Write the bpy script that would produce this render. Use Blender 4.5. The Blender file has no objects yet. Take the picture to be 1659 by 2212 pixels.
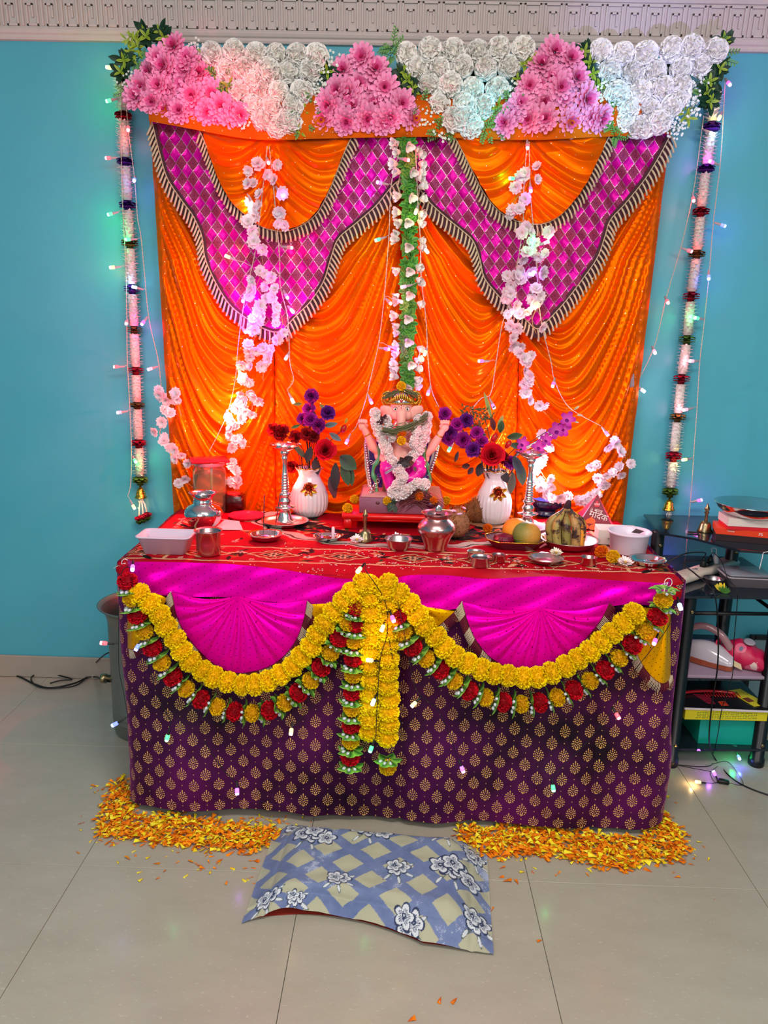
import bpy, math, random
import numpy as np
from mathutils import Vector, Matrix, noise
random.seed(7)
RN = np.random.RandomState(7)
scene = bpy.context.scene
COL = scene.collection
PI = math.pi

# ------------------------------------------------------------------ camera
FPX = 1641.62; CAMH = 1.4007
_p, _y, _r = 0.226601, -0.017456, 0.0233877
_F = Vector((math.sin(_y)*math.cos(_p), math.cos(_y)*math.cos(_p), -math.sin(_p)))
_R0 = Vector((math.cos(_y), -math.sin(_y), 0)); _U0 = _R0.cross(_F)
_R = math.cos(_r)*_R0 + math.sin(_r)*_U0
_U = -math.sin(_r)*_R0 + math.cos(_r)*_U0
cam = bpy.data.cameras.new('camera'); camo = bpy.data.objects.new('camera', cam); COL.objects.link(camo)
cam.sensor_fit = 'VERTICAL'; cam.sensor_height = 36; cam.sensor_width = 27
cam.lens = FPX/2212*36
camo.matrix_world = Matrix(((_R.x, _U.x, -_F.x, 0), (_R.y, _U.y, -_F.y, 0), (_R.z, _U.z, -_F.z, CAMH), (0, 0, 0, 1)))
cam.clip_start = 0.02
scene.camera = camo

def U(u, v, Y):            # photograph point -> place on the upright plane y = Y
    d = _R*((u-829.5)/FPX) - _U*((v-1106)/FPX) + _F
    return Vector((0, 0, CAMH)) + d*(Y/d.y)
def G(u, v, Z=0.0):        # photograph point -> place on the level plane z = Z
    d = _R*((u-829.5)/FPX) - _U*((v-1106)/FPX) + _F
    return Vector((0, 0, CAMH)) + d*((Z-CAMH)/d.z)
def mpp(P): return (P-Vector((0, 0, CAMH))).dot(_F)/FPX     # metres per photograph pixel there

# ------------------------------------------------------------------ world, lights, exposure
w = bpy.data.worlds.new('world'); scene.world = w; w.use_nodes = True
w.node_tree.nodes['Background'].inputs[0].default_value = (0.80, 0.88, 1.0, 1)
w.node_tree.nodes['Background'].inputs[1].default_value = 0.3
def area(name, loc, target, sx, sy, power, color):
    l = bpy.data.lights.new(name, 'AREA'); l.shape = 'RECTANGLE'; l.size = sx; l.size_y = sy; l.energy = power; l.color = color
    o = bpy.data.objects.new(name, l); COL.objects.link(o); o.location = loc
    o.rotation_euler = (Vector(target)-Vector(loc)).to_track_quat('-Z', 'Y').to_euler(); return o
area('ceiling_lamp', (0.1, 0.55, 2.5), (0.1, 1.3, 0), 1.3, 0.5, 30, (1.0, 0.95, 0.88))
area('rear_soft_fill', (-1.2, -1.3, 1.75), (0.1, 2.6, 0.9), 1.6, 1.3, 26, (0.90, 0.96, 1.0))  # added soft light behind the camera, no window is built there
area('wall_tube_lamp', (1.5, -0.9, 2.3), (0.2, 2.6, 0.8), 1.2, 0.2, 19, (1.0, 0.93, 0.85))
scene.view_settings.view_transform = 'Standard'; scene.view_settings.look = 'None'
scene.view_settings.gamma = 1; scene.view_settings.use_curve_mapping = False
scene.view_settings.exposure = 0.35

# ------------------------------------------------------------------ helpers
def lin(h):
    if isinstance(h, str):
        h = h.lstrip('#'); c = [int(h[i:i+2], 16)/255 for i in (0, 2, 4)]
    else: c = [x/255 for x in h]
    return tuple((x/12.92 if x <= .04045 else ((x+.055)/1.055)**2.4) for x in c)
WO = {}
class MB:
    def __init__(s): s.V = []; s.F = []; s.M = []; s.C = []; s.UV = []; s.c = (1, 1, 1); s.m = 0
    def v(s, p, c=None, uv=None):
        s.V.append(tuple(p)); s.C.append(c or s.c); s.UV.append(uv or (0, 0)); return len(s.V)-1
    def f(s, *i): s.F.append(i); s.M.append(s.m)
    def box(s, c, d, rot=None, bev=0, taper=1):
        hx, hy, hz = d[0]/2, d[1]/2, d[2]/2; c = Vector(c)
        P = lambda x, y, z: c + (rot @ Vector((x, y, z)) if rot else Vector((x, y, z)))
        if bev <= 0:
            i = [s.v(P(x*hx*(taper if z > 0 else 1), y*hy*(taper if z > 0 else 1), z*hz)) for z in (-1, 1) for x, y in ((-1, -1), (1, -1), (1, 1), (-1, 1))]
            for q in ((3, 2, 1, 0), (4, 5, 6, 7), (0, 1, 5, 4), (1, 2, 6, 5), (2, 3, 7, 6), (3, 0, 4, 7)): s.f(*[i[k] for k in q])
        else:
            b = bev; rings = []
            prof = [(b, -hz), (0, -hz+b), (0, hz-b), (b, hz)]
            for ins, z in prof:
                r = []
                for (sx, sy) in ((-1, -1), (1, -1), (1, 1), (-1, 1)):
                    x, y = sx*(hx-ins), sy*(hy-ins)
                    a, bb = ((sx*(hx-ins), sy*(hy-ins-b)), (sx*(hx-ins-b), sy*(hy-ins)))
                    if (sx*sy) > 0: a, bb = a, bb
                    else: a, bb = bb, a
                    r += [s.v(P(a[0], a[1], z)), s.v(P(bb[0], bb[1], z))]
                rings.append(r)
            for k in range(3):
                for j in range(8): s.f(rings[k][j], rings[k][(j+1) % 8], rings[k+1][(j+1) % 8], rings[k+1][j])
            s.f(*rings[0][::-1]); s.f(*rings[3])
    def lathe(s, prof, n=32, c=(0, 0, 0), rot=None, rfun=None, cols=None, cap=True):
        c = Vector(c); rings = []
        for k, (r, z) in enumerate(prof):
            ring = []
            for j in range(n):
                a = 2*PI*j/n; rr = r*(rfun(a, k, z) if rfun else 1)
                p = Vector((rr*math.cos(a), rr*math.sin(a), z)); 
                if rot: p = rot @ p
                ring.append(s.v(c+p, cols[k] if cols else None))
            rings.append(ring)
        for k in range(len(prof)-1):
            for j in range(n): s.f(rings[k][j], rings[k][(j+1) % n], rings[k+1][(j+1) % n], rings[k+1][j])
        if cap:
            if prof[0][0] > 1e-6: s.f(*rings[0][::-1])
            if prof[-1][0] > 1e-6 and cap != 'bottom': s.f(*rings[-1])
    def tube(s, pts, r, n=6, cap=True, cols=None):
        pts = [Vector(p) for p in pts]; m = len(pts); rings = []
        up = Vector((0.13, 0.27, 0.95))
        for i in range(m):
            t = (pts[min(i+1, m-1)]-pts[max(i-1, 0)])
            if t.length < 1e-9: t = Vector((0, 0, 1))
            t.normalize()
            a = up.cross(t)
            if a.length < 1e-3: a = Vector((1, 0, 0)).cross(t)
            a.normalize(); b = t.cross(a); up = b if i == 0 else up - t*up.dot(t)
            if i == 0: up = b.cross(t).cross(t)*-1 if False else Vector(up)
            rr = r[i] if isinstance(r, (list, tuple)) else r
            rings.append([s.v(pts[i]+a*(rr*math.cos(2*PI*j/n))+b*(rr*math.sin(2*PI*j/n)), cols[i] if cols else None) for j in range(n)])
        for i in range(m-1):
            for j in range(n): s.f(rings[i][j], rings[i][(j+1) % n], rings[i+1][(j+1) % n], rings[i+1][j])
        if cap: s.f(*rings[0][::-1]); s.f(*rings[-1])
    def ell(s, c, r, nu=12, nv=8, rot=None):
        c = Vector(c); r = (r, r, r) if not isinstance(r, (tuple, list)) else r
        rings = []
        for k in range(nv+1):
            th = PI*k/nv; ring = []
            cnt = 1 if k in (0, nv) else nu
            for j in range(cnt):
                a = 2*PI*j/nu; p = Vector((r[0]*math.sin(th)*math.cos(a), r[1]*math.sin(th)*math.sin(a), r[2]*math.cos(th)))
                ring.append(s.v(c+(rot @ p if rot else p)))
            rings.append(ring)
        for k in range(nv):
            A, B = rings[k], rings[k+1]
            for j in range(nu):
                j2 = (j+1) % nu
                if len(A) == 1: s.f(A[0], B[j], B[j2])
                elif len(B) == 1: s.f(A[j], B[0], A[j2])
                else: s.f(A[j], B[j], B[j2], A[j2])
    def grid(s, fn, nu, nv, cfn=None, uvfn=None, closed=False):
        ids = [[s.v(fn(i/nu, j/nv), cfn(i/nu, j/nv) if cfn else None, uvfn(i/nu, j/nv) if uvfn else (i/nu, j/nv)) for j in range(nv+1)] for i in range(nu+1)]
        for i in range(nu):
            for j in range(nv): s.f(ids[i][j], ids[i+1][j], ids[i+1][j+1], ids[i][j+1])
        return ids
    def petal(s, base, az, tilt, L, W, curl=20, c0=(1, 1, 1), c1=(1, 1, 1), rows=3, cup=.25, tip=.35, notch=0, R=None, twist=0):
        rad = Vector((math.cos(az), math.sin(az), 0)); tan = Vector((-math.sin(az), math.cos(az), 0)); Z = Vector((0, 0, 1))
        p = Vector(base); prev = None
        for i in range(rows+1):
            t = i/rows; a = math.radians(tilt+curl*t)
            d = rad*math.sin(a)+Z*math.cos(a); nrm = Z*math.sin(a)-rad*math.cos(a)
            if i: p = p + d*(L/rows)
            wd = W*.5*(math.sin(PI*(.12+.66*t)) if t < 1 else tip)
            c = tuple(c0[k]*(1-t)+c1[k]*t for k in range(3))
            tg = tan + nrm*(twist*t)
            a_ = s.v(p-tg*wd+nrm*(cup*wd), c); b_ = s.v(p-(d*notch*W if i == rows else Vector()), c); c_ = s.v(p+tg*wd+nrm*(cup*wd), c)
            if prev: s.f(prev[0], prev[1], b_, a_); s.f(prev[1], prev[2], c_, b_)
            prev = (a_, b_, c_)
    def mesh(s, name, mats, smooth=True, uv=False, org=None):
        me = bpy.data.meshes.new(name)
        V = np.array(s.V, dtype=np.float64).reshape(-1, 3)
        if org is not None: V = V-np.array(org)
        me.from_pydata(V.tolist(), [], s.F)
        for m in (mats if isinstance(mats, (list, tuple)) else [mats]): me.materials.append(m)
        if any(s.M): me.polygons.foreach_set('material_index', s.M)
        if smooth: me.polygons.foreach_set('use_smooth', [True]*len(s.F))
        ca = me.color_attributes.new('Col', 'FLOAT_COLOR', 'POINT')
        arr = np.ones((len(s.V), 4), dtype=np.float32); arr[:, :3] = np.array(s.C, dtype=np.float32).reshape(-1, 3)
        ca.data.foreach_set('color', arr.ravel())
        if uv:
            ul = me.uv_layers.new(name='UVMap'); li = np.zeros(len(me.loops), dtype=np.int32); me.loops.foreach_get('vertex_index', li)
            ul.data.foreach_set('uv', np.array(s.UV, dtype=np.float32)[li].ravel())
        me.update(); return me
    def build(s, name, mats, parent=None, smooth=True, uv=False, org=None):
        if org is None:
            org = WO[parent.name] if parent is not None else Vector((0, 0, 0))
            me = s.mesh(name, mats, smooth, uv, org); o = bpy.data.objects.new(name, me); COL.objects.link(o)
            if parent is not None: o.parent = parent
            WO[o.name] = Vector(org); return o
        me = s.mesh(name, mats, smooth, uv, org); o = bpy.data.objects.new(name, me); COL.objects.link(o)
        po = WO[parent.name] if parent is not None else Vector((0, 0, 0))
        if parent is not None: o.parent = parent
        o.location = Vector(org)-po; WO[o.name] = Vector(org); return o
def tag(o, label=None, cat=None, group=None, kind=None):
    if label: o['label'] = label
    if cat: o['category'] = cat
    if group: o['group'] = group
    if kind: o['kind'] = kind
    return o
def empty(name, loc, label=None, cat=None, group=None, kind=None):
    o = bpy.data.objects.new(name, None); COL.objects.link(o); o.location = loc; o.empty_display_size = .05
    WO[o.name] = Vector(loc); return tag(o, label, cat, group, kind)
def place(name, me, parent, loc, rot=None, sc=1.0):
    """an object sharing mesh data; loc is a world point, parent is unrotated"""
    o = bpy.data.objects.new(name, me); COL.objects.link(o)
    po = Vector((0, 0, 0))
    if parent is not None: o.parent = parent; po = WO[parent.name]
    s3 = Matrix.Diagonal((sc, sc, sc) if not isinstance(sc, (tuple, list)) else sc).to_4x4()
    o.matrix_basis = Matrix.Translation(Vector(loc)-po) @ ((rot.to_4x4() if rot else Matrix.Identity(4)) @ s3)
    WO[o.name] = Vector(loc); return o
def local(name, me, parent, loc, rot=None, sc=1.0):   # child placed in its parent's own coordinates
    o = bpy.data.objects.new(name, me); COL.objects.link(o); o.parent = parent
    s3 = Matrix.Diagonal((sc, sc, sc)).to_4x4()
    o.matrix_basis = Matrix.Translation(Vector(loc)) @ ((rot.to_4x4() if rot else Matrix.Identity(4)) @ s3)
    return o
def aim(d, roll=0.0):       # matrix whose local Z points along d
    q = Vector(d).normalized().to_track_quat('Z', 'Y').to_matrix()
    return q @ Matrix.Rotation(roll, 3, 'Z')
def RZ(a): return Matrix.Rotation(a, 3, 'Z')
def RX(a): return Matrix.Rotation(a, 3, 'X')
def RY(a): return Matrix.Rotation(a, 3, 'Y')
def smoothpath(pts, n=8):
    pts = [Vector(p) for p in pts]; out = []
    for i in range(len(pts)-1):
        p0 = pts[max(i-1, 0)]; p1 = pts[i]; p2 = pts[i+1]; p3 = pts[min(i+2, len(pts)-1)]
        for k in range(n):
            t = k/n
            out.append(0.5*((2*p1)+(p2-p0)*t+(2*p0-5*p1+4*p2-p3)*t*t+(3*p1-p0-3*p2+p3)*t**3))
    out.append(pts[-1]); return out
def resample(pts, step):
    out = [pts[0]]; acc = 0; last = pts[0]; tang = []
    for i in range(1, len(pts)):
        seg = pts[i]-last
        while seg.length+acc >= step:
            d = step-acc; last = last+seg.normalized()*d; out.append(last); seg = pts[i]-last; acc = 0
        acc += seg.length; last = pts[i]
    return out
def curve1(pts, x):  # piecewise smooth interpolation y(x)
    if x <= pts[0][0]: return pts[0][1]
    for i in range(len(pts)-1):
        if x <= pts[i+1][0]:
            t = (x-pts[i][0])/(pts[i+1][0]-pts[i][0])
            m0 = (pts[min(i+1, len(pts)-1)][1]-pts[max(i-1, 0)][1])/(pts[min(i+1, len(pts)-1)][0]-pts[max(i-1, 0)][0])
            m1 = (pts[min(i+2, len(pts)-1)][1]-pts[i][1])/(pts[min(i+2, len(pts)-1)][0]-pts[i][0])
            h = pts[i+1][0]-pts[i][0]
            return ((2*t**3-3*t*t+1)*pts[i][1]+(t**3-2*t*t+t)*h*m0+(-2*t**3+3*t*t)*pts[i+1][1]+(t**3-t*t)*h*m1)
    return pts[-1][1]

# ------------------------------------------------------------------ materials
class NT:
    def __init__(s, m): s.t = m.node_tree; s.n = s.t.nodes; s.l = s.t.links
    def new(s, ty, **k):
        x = s.n.new(ty)
        for a, b in k.items(): setattr(x, a, b)
        return x
    def con(s, a, b): s.l.new(a, b)
    def math(s, op, a, b=None, c=None, clamp=False):
        x = s.new('ShaderNodeMath', operation=op); x.use_clamp = clamp
        for i, q in enumerate((a, b, c)):
            if q is None: continue
            if isinstance(q, (int, float)): x.inputs[i].default_value = q
            else: s.con(q, x.inputs[i])
        return x.outputs[0]
    def mix(s, fac, a, b, bt='MIX'):
        x = s.new('ShaderNodeMix', data_type='RGBA', blend_type=bt)
        for i, q in ((0, fac), (6, a), (7, b)):
            if isinstance(q, (int, float)): x.inputs[i].default_value = q
            elif isinstance(q, (tuple, list)): x.inputs[i].default_value = (*q[:3], 1)
            else: s.con(q, x.inputs[i])
        return x.outputs[2]
    def noise(s, vec, scale, detail=3, rough=.5):
        x = s.new('ShaderNodeTexNoise'); x.inputs['Scale'].default_value = scale; x.inputs['Detail'].default_value = detail
        x.inputs['Roughness'].default_value = rough
        if vec is not None: s.con(vec, x.inputs['Vector'])
        return x.outputs[0]
def mat(name, col='#ffffff', rough=.5, metal=0, vcol=False, noise_amt=0, noise_scale=30, bump=0, bump_scale=200, sheen=0, coat=0, trans=0, emit=None, strength=0, ior=1.45, alpha=1, vary=0, spec=.5, sub=0, aniso=0):
    m = bpy.data.materials.new(name); m.use_nodes = True; N = NT(m); b = N.n['Principled BSDF']
    b.inputs['Base Color'].default_value = (*lin(col), 1); b.inputs['Roughness'].default_value = rough; b.inputs['Metallic'].default_value = metal
    b.inputs['Sheen Weight'].default_value = sheen; b.inputs['Coat Weight'].default_value = coat; b.inputs['Transmission Weight'].default_value = trans
    b.inputs['IOR'].default_value = ior; b.inputs['Alpha'].default_value = alpha; b.inputs['Specular IOR Level'].default_value = spec
    if aniso: b.inputs['Anisotropic'].default_value = aniso
    tc = N.new('ShaderNodeTexCoord').outputs['Object']; c = None
    if vcol:
        a = N.new('ShaderNodeAttribute'); a.attribute_name = 'Col'; c = a.outputs['Color']
    if noise_amt:
        nz = N.noise(tc, noise_scale); f = N.math('MULTIPLY_ADD', nz, noise_amt*2, 1-noise_amt)
        comb = N.new('ShaderNodeCombineColor')
        for i in range(3): N.con(f, comb.inputs[i])
        c = N.mix(1.0, c if c is not None else lin(col), comb.outputs[0], 'MULTIPLY')
    if vary:
        oi = N.new('ShaderNodeObjectInfo'); f = N.math('MULTIPLY_ADD', oi.outputs['Random'], vary*2, 1-vary)
        comb = N.new('ShaderNodeCombineColor')
        for i in range(3): N.con(f, comb.inputs[i])
        c = N.mix(1.0, c if c is not None else lin(col), comb.outputs[0], 'MULTIPLY')
    if c is not None: N.con(c, b.inputs['Base Color'])
    if bump:
        bn = N.new('ShaderNodeBump'); bn.inputs['Strength'].default_value = bump; bn.inputs['Distance'].default_value = .002
        N.con(N.noise(tc, bump_scale), bn.inputs['Height']); N.con(bn.outputs[0], b.inputs['Normal'])
    if emit: b.inputs['Emission Color'].default_value = (*lin(emit), 1); b.inputs['Emission Strength'].default_value = strength
    if sub: b.inputs['Subsurface Weight'].default_value = sub; b.inputs['Subsurface Scale'].default_value = .01
    m['N'] = 1; return m
MT = {}
MT['petal'] = mat('flower_petals', vcol=True, rough=.75, vary=.08, spec=.2)
MT['leaf'] = mat('leaf_surface', vcol=True, rough=.45, noise_amt=.15, noise_scale=60, spec=.35)
MT['steel'] = mat('polished_steel', '#d2d2d6', rough=.13, metal=1, noise_amt=.08, noise_scale=25)
MT['steelb'] = mat('brushed_steel', '#c9c4c6', rough=.28, metal=1, noise_amt=.1, noise_scale=60)
MT['copper'] = mat('copper_toned_steel', '#c99a9a', rough=.25, metal=1, noise_amt=.12, noise_scale=40)
MT['silver'] = mat('silver', '#e6e0dc', rough=.2, metal=1, bump=.25, bump_scale=120)
MT['gold'] = mat('gold', '#d9a63a', rough=.25, metal=1, bump=.3, bump_scale=300)
MT['brass'] = mat('old_brass', '#9c8a66', rough=.3, metal=1, noise_amt=.2)
MT['black'] = mat('black_powder_coated_metal', '#0d0d12', rough=.35, noise_amt=.2)
MT['blackp'] = mat('black_plastic', '#0b0b0d', rough=.4)
MT['whitep'] = mat('white_plastic', '#e9e6ea', rough=.35, noise_amt=.03)
MT['vcol'] = mat('painted_surface', vcol=True, rough=.5)
MT['vgloss'] = mat('glossy_painted_surface', vcol=True, rough=.22, coat=.3)
MT['wire'] = mat('clear_twisted_wire', '#cbb7a8', rough=.35)
MT['wireb'] = mat('black_wire', '#0a0a0a', rough=.45)

# ------------------------------------------------------------------ room
WY = 2.879
def teal():
    m = bpy.data.materials.new('teal_wall_paint'); m.use_nodes = True; N = NT(m); b = N.n['Principled BSDF']
    tc = N.new('ShaderNodeTexCoord').outputs['Object']
    c = N.mix(N.noise(tc, 1.3, 3), lin('#429fb4'), lin('#52b0c2'))
    c = N.mix(N.math('MULTIPLY', N.noise(tc, 6, 5), .35), c, lin('#62bcca')); N.con(c, b.inputs['Base Color'])
    b.inputs['Roughness'].default_value = .42
    bn = N.new('ShaderNodeBump'); bn.inputs['Strength'].default_value = .12; bn.inputs['Distance'].default_value = .002
    N.con(N.noise(tc, 160, 2), bn.inputs['Height']); N.con(bn.outputs[0], b.inputs['Normal']); return m
MT['teal'] = teal()
XL, XR, YF, ZC = -2.35, 2.45, -1.6, 2.62
def slab(name, c, d, m, kind='structure', parent=None):
    mb = MB(); mb.box(c, d); o = mb.build(name, m, parent, smooth=False)
    if kind and parent is None: o['kind'] = kind
    return o
slab('wall_back', ((XL+XR)/2, WY+.05, ZC/2), (XR-XL+.2, .1, ZC+.1), MT['teal'])
slab('wall_left', (XL-.05, (YF+WY)/2, ZC/2), (.1, WY-YF, ZC+.1), MT['teal'])
slab('wall_right', (XR+.05, (YF+WY)/2, ZC/2), (.1, WY-YF, ZC+.1), MT['teal'])
slab('wall_front', ((XL+XR)/2, YF-.05, ZC/2), (XR-XL+.2, .1, ZC+.1), mat('pale_plaster', '#e6e2da', .8, noise_amt=.05))
slab('ceiling', ((XL+XR)/2, (YF+WY)/2, ZC+.06), (XR-XL+.2, WY-YF+.2, .1), mat('white_ceiling_paint', '#d8d8d4', .8, noise_amt=.04, noise_scale=4))
# floor: grout bed with single tiles
def tilemat():
    m = bpy.data.materials.new('beige_vitrified_tile'); m.use_nodes = True; N = NT(m); b = N.n['Principled BSDF']
    tc = N.new('ShaderNodeTexCoord').outputs['Object']; oi = N.new('ShaderNodeObjectInfo').outputs['Random']
    mp = N.new('ShaderNodeMapping'); N.con(tc, mp.inputs[0]); mp.inputs['Rotation'].default_value = (0, 0, .8); mp.inputs['Scale'].default_value = (1, 2.4, 1)
    a = N.noise(mp.outputs[0], 5, 8, .62); c = N.mix(N.math('MULTIPLY_ADD', a, 1.5, -.25, True), lin('#a69c8c'), lin('#b4ab9b'))
    sp = N.math('GREATER_THAN', N.noise(mp.outputs[0], 55, 4, .7), .635); c = N.mix(N.math('MULTIPLY', sp, .4), c, lin('#cbc3b5'))
    c = N.mix(N.math('MULTIPLY', oi, .12), c, lin('#988d7d')); N.con(c, b.inputs['Base Color'])
    b.inputs['Roughness'].default_value = .24; b.inputs['Coat Weight'].default_value = .15; b.inputs['Coat Roughness'].default_value = .12
    return m
MT['tile'] = tilemat()
fl = slab('floor', ((XL+XR)/2, (YF+WY)/2, -.06), (XR-XL+.2, WY-YF+.2, .1), mat('dark_grout', '#6e655c', .9, noise_amt=.2))
X0, Y0, T = -0.8226, 1.7548, 0.6
def tile(x0, x1, y0, y1):
    g = .0006; x0 += g; x1 -= g; y0 += g; y1 -= g; b = .0009
    mb = MB(); lo = [mb.v((x, y, -.0102)) for x, y in ((x0, y0), (x1, y0), (x1, y1), (x0, y1))]
    md = [mb.v((x, y, -b)) for x, y in ((x0, y0), (x1, y0), (x1, y1), (x0, y1))]
    hi = [mb.v((x, y, 0)) for x, y in ((x0+b, y0+b), (x1-b, y0+b), (x1-b, y1-b), (x0+b, y1-b))]
    for k in range(4):
        j = (k+1) % 4; mb.f(lo[k], lo[j], md[j], md[k]); mb.f(md[k], md[j], hi[j], hi[k])
    mb.f(*hi); mb.build('tile', MT['tile'], fl, smooth=False)
xs = [X0+T*k for k in range(-4, 8)]; ys = [Y0+T*k for k in range(-7, 4)]
for i in range(len(xs)-1):
    for j in range(len(ys)-1):
        a, b_, c_, d_ = max(xs[i], XL), min(xs[i+1], XR), max(ys[j], YF), min(ys[j+1], WY)
        if b_-a > .02 and d_-c_ > .02: tile(a, b_, c_, d_)
# skirting tiles
bbm = mat('beige_skirting', '#a99a8c', .35, noise_amt=.08, noise_scale=12)
bb = slab('baseboard_back', ((XL+XR)/2, WY-.003, .045), (XR-XL, .006, .09), mat('skirting_joint', '#6a6057', .8))
bb['kind'] = 'structure'
x = XL; k = 0
while x < XR-.02:
    x2 = min(x+.6, XR); mb = MB(); mb.box(((x+x2)/2, WY-.0085, .0475), (x2-x-.002, .011, .092), bev=.002); mb.build('tile', bbm, bb, smooth=False); x = x2
# cornice with raised Greek keys
corm = mat('painted_plaster_cornice', '#c9bdb8', .6, noise_amt=.05, noise_scale=40, bump=.3, bump_scale=220)
prof = [(0, 2.362), (.016, 2.362), (.020, 2.368), (.020, 2.376), (.026, 2.380), (.030, 2.388), (.030, 2.394), (.026, 2.396),
        (.036, 2.492), (.042, 2.494), (.046, 2.502), (.046, 2.508), (.055, 2.512), (.075, 2.520), (.088, 2.535), (.092, 2.55), (.105, 2.552), (.12, 2.575), (.13, 2.60), (.13, 2.615), (0, 2.615)]
mb = MB()
ids = [[mb.v((x, WY-d, z)) for d, z in prof] for x in (XL+.01, XR-.01)]
for k in range(len(prof)-1): mb.f(ids[0][k], ids[1][k], ids[1][k+1], ids[0][k+1])
mb.f(*ids[0]); mb.f(*ids[1][::-1])
tr = mb.build('trim_1', corm, smooth=False); tr['kind'] = 'structure'
key = MB(); kw, kh = .0655, .083
path = [(0, 0), (0, 1), (.78, 1), (.78, .0), (.24, .0), (.24, .72), (.53, .72), (.53, .30)]
for a, b_ in zip(path, path[1:]):
    x0, x1 = sorted((a[0], b_[0])); z0, z1 = sorted((a[1], b_[1])); q = .0030
    key.box(((x0+x1)/2*kw, 0, (z0+z1)/2*kh), ((x1-x0)*kw+2*q, .005, (z1-z0)*kh+2*q))
km = key.mesh('key_relief', corm, smooth=False)
x = XL+.03
while x < XR-.1:
    place('key_relief', km, tr, (x, WY-.0315, 2.402), RX(math.atan2(.010, .096))); x += .0675
# thin raised rails above and below the keys
for z, d in ((2.3965, .0275), (2.4895, .0372)):
    mb = MB(); mb.box(((XL+XR)/2, WY-d, z), (XR-XL-.02, .004, .004)); mb.build('moulding_rail', corm, tr, smooth=False)
# ------------------------------------------------------------------ fabrics
def satin(name, c1, c2, rough=.33, sheen=.3, dots=None, met=.32):
    m = bpy.data.materials.new(name); m.use_nodes = True; N = NT(m); b = N.n['Principled BSDF']
    tc = N.new('ShaderNodeTexCoord'); ob = tc.outputs['Object']
    c = N.mix(N.noise(ob, 9, 3), lin(c1), lin(c2))
    b.inputs['Sheen Weight'].default_value = sheen; b.inputs['Sheen Roughness'].default_value = .4
    b.inputs['Sheen Tint'].default_value = (*lin(c2), 1); b.inputs['Metallic'].default_value = met; b.inputs['Specular IOR Level'].default_value = .75; b.inputs['Specular Tint'].default_value = (*lin(c2), 1)
    r = rough
    if dots:   # small sequins on a lattice: (step_x, step_y, radius, colour)
        sx, sy, rd, dc = dots
        sp = N.new('ShaderNodeSeparateXYZ'); N.con(tc.outputs['UV'], sp.inputs[0])
        out = None
        for off in (0, .5):
            fx = N.math('SUBTRACT', N.math('FRACT', N.math('ADD', N.math('DIVIDE', sp.outputs[0], sx), off)), .5)
            fy = N.math('SUBTRACT', N.math('FRACT', N.math('ADD', N.math('DIVIDE', sp.outputs[1], sy), off)), .5)
            dx = N.math('MULTIPLY', fx, sx); dy = N.math('MULTIPLY', fy, sy)
            d = N.math('SQRT', N.math('ADD', N.math('MULTIPLY', dx, dx), N.math('MULTIPLY', dy, dy)))
            k = N.math('LESS_THAN', d, rd); out = k if out is None else N.math('MAXIMUM', out, k)
        c = N.mix(out, c, lin(dc)); N.con(N.math('MULTIPLY_ADD', out, .5, met), b.inputs['Metallic'])
    N.con(c, b.inputs['Base Color']); b.inputs['Roughness'].default_value = r
    bn = N.new('ShaderNodeBump'); bn.inputs['Strength'].default_value = .25; bn.inputs['Distance'].default_value = .003
    N.con(N.noise(ob, 26, 4), bn.inputs['Height']); N.con(bn.outputs[0], b.inputs['Normal'])
    return m
MT['orange'] = satin('orange_satin', '#e24c00', '#f26606', .29, .06, dots=(.052, .075, .0011, '#fff2d8'))
MT['orange_dimmed'] = satin('orange_satin_dimmed', '#b64a08', '#c45c14', .5, .1, dots=(.06, .04, .0011, '#ffe6c0'))  # darker copy of the orange satin, the band's weaker light painted into it
MT['pink'] = satin('magenta_satin', '#dc0098', '#f004b0', .36, .08, dots=(.0355, .021, .0013, '#5a0a3c'))
MT['yellowsat'] = satin('yellow_satin', '#d89400', '#eaac06', .36, .1, dots=(.020, .022, .0013, '#4a2a05'))
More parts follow.
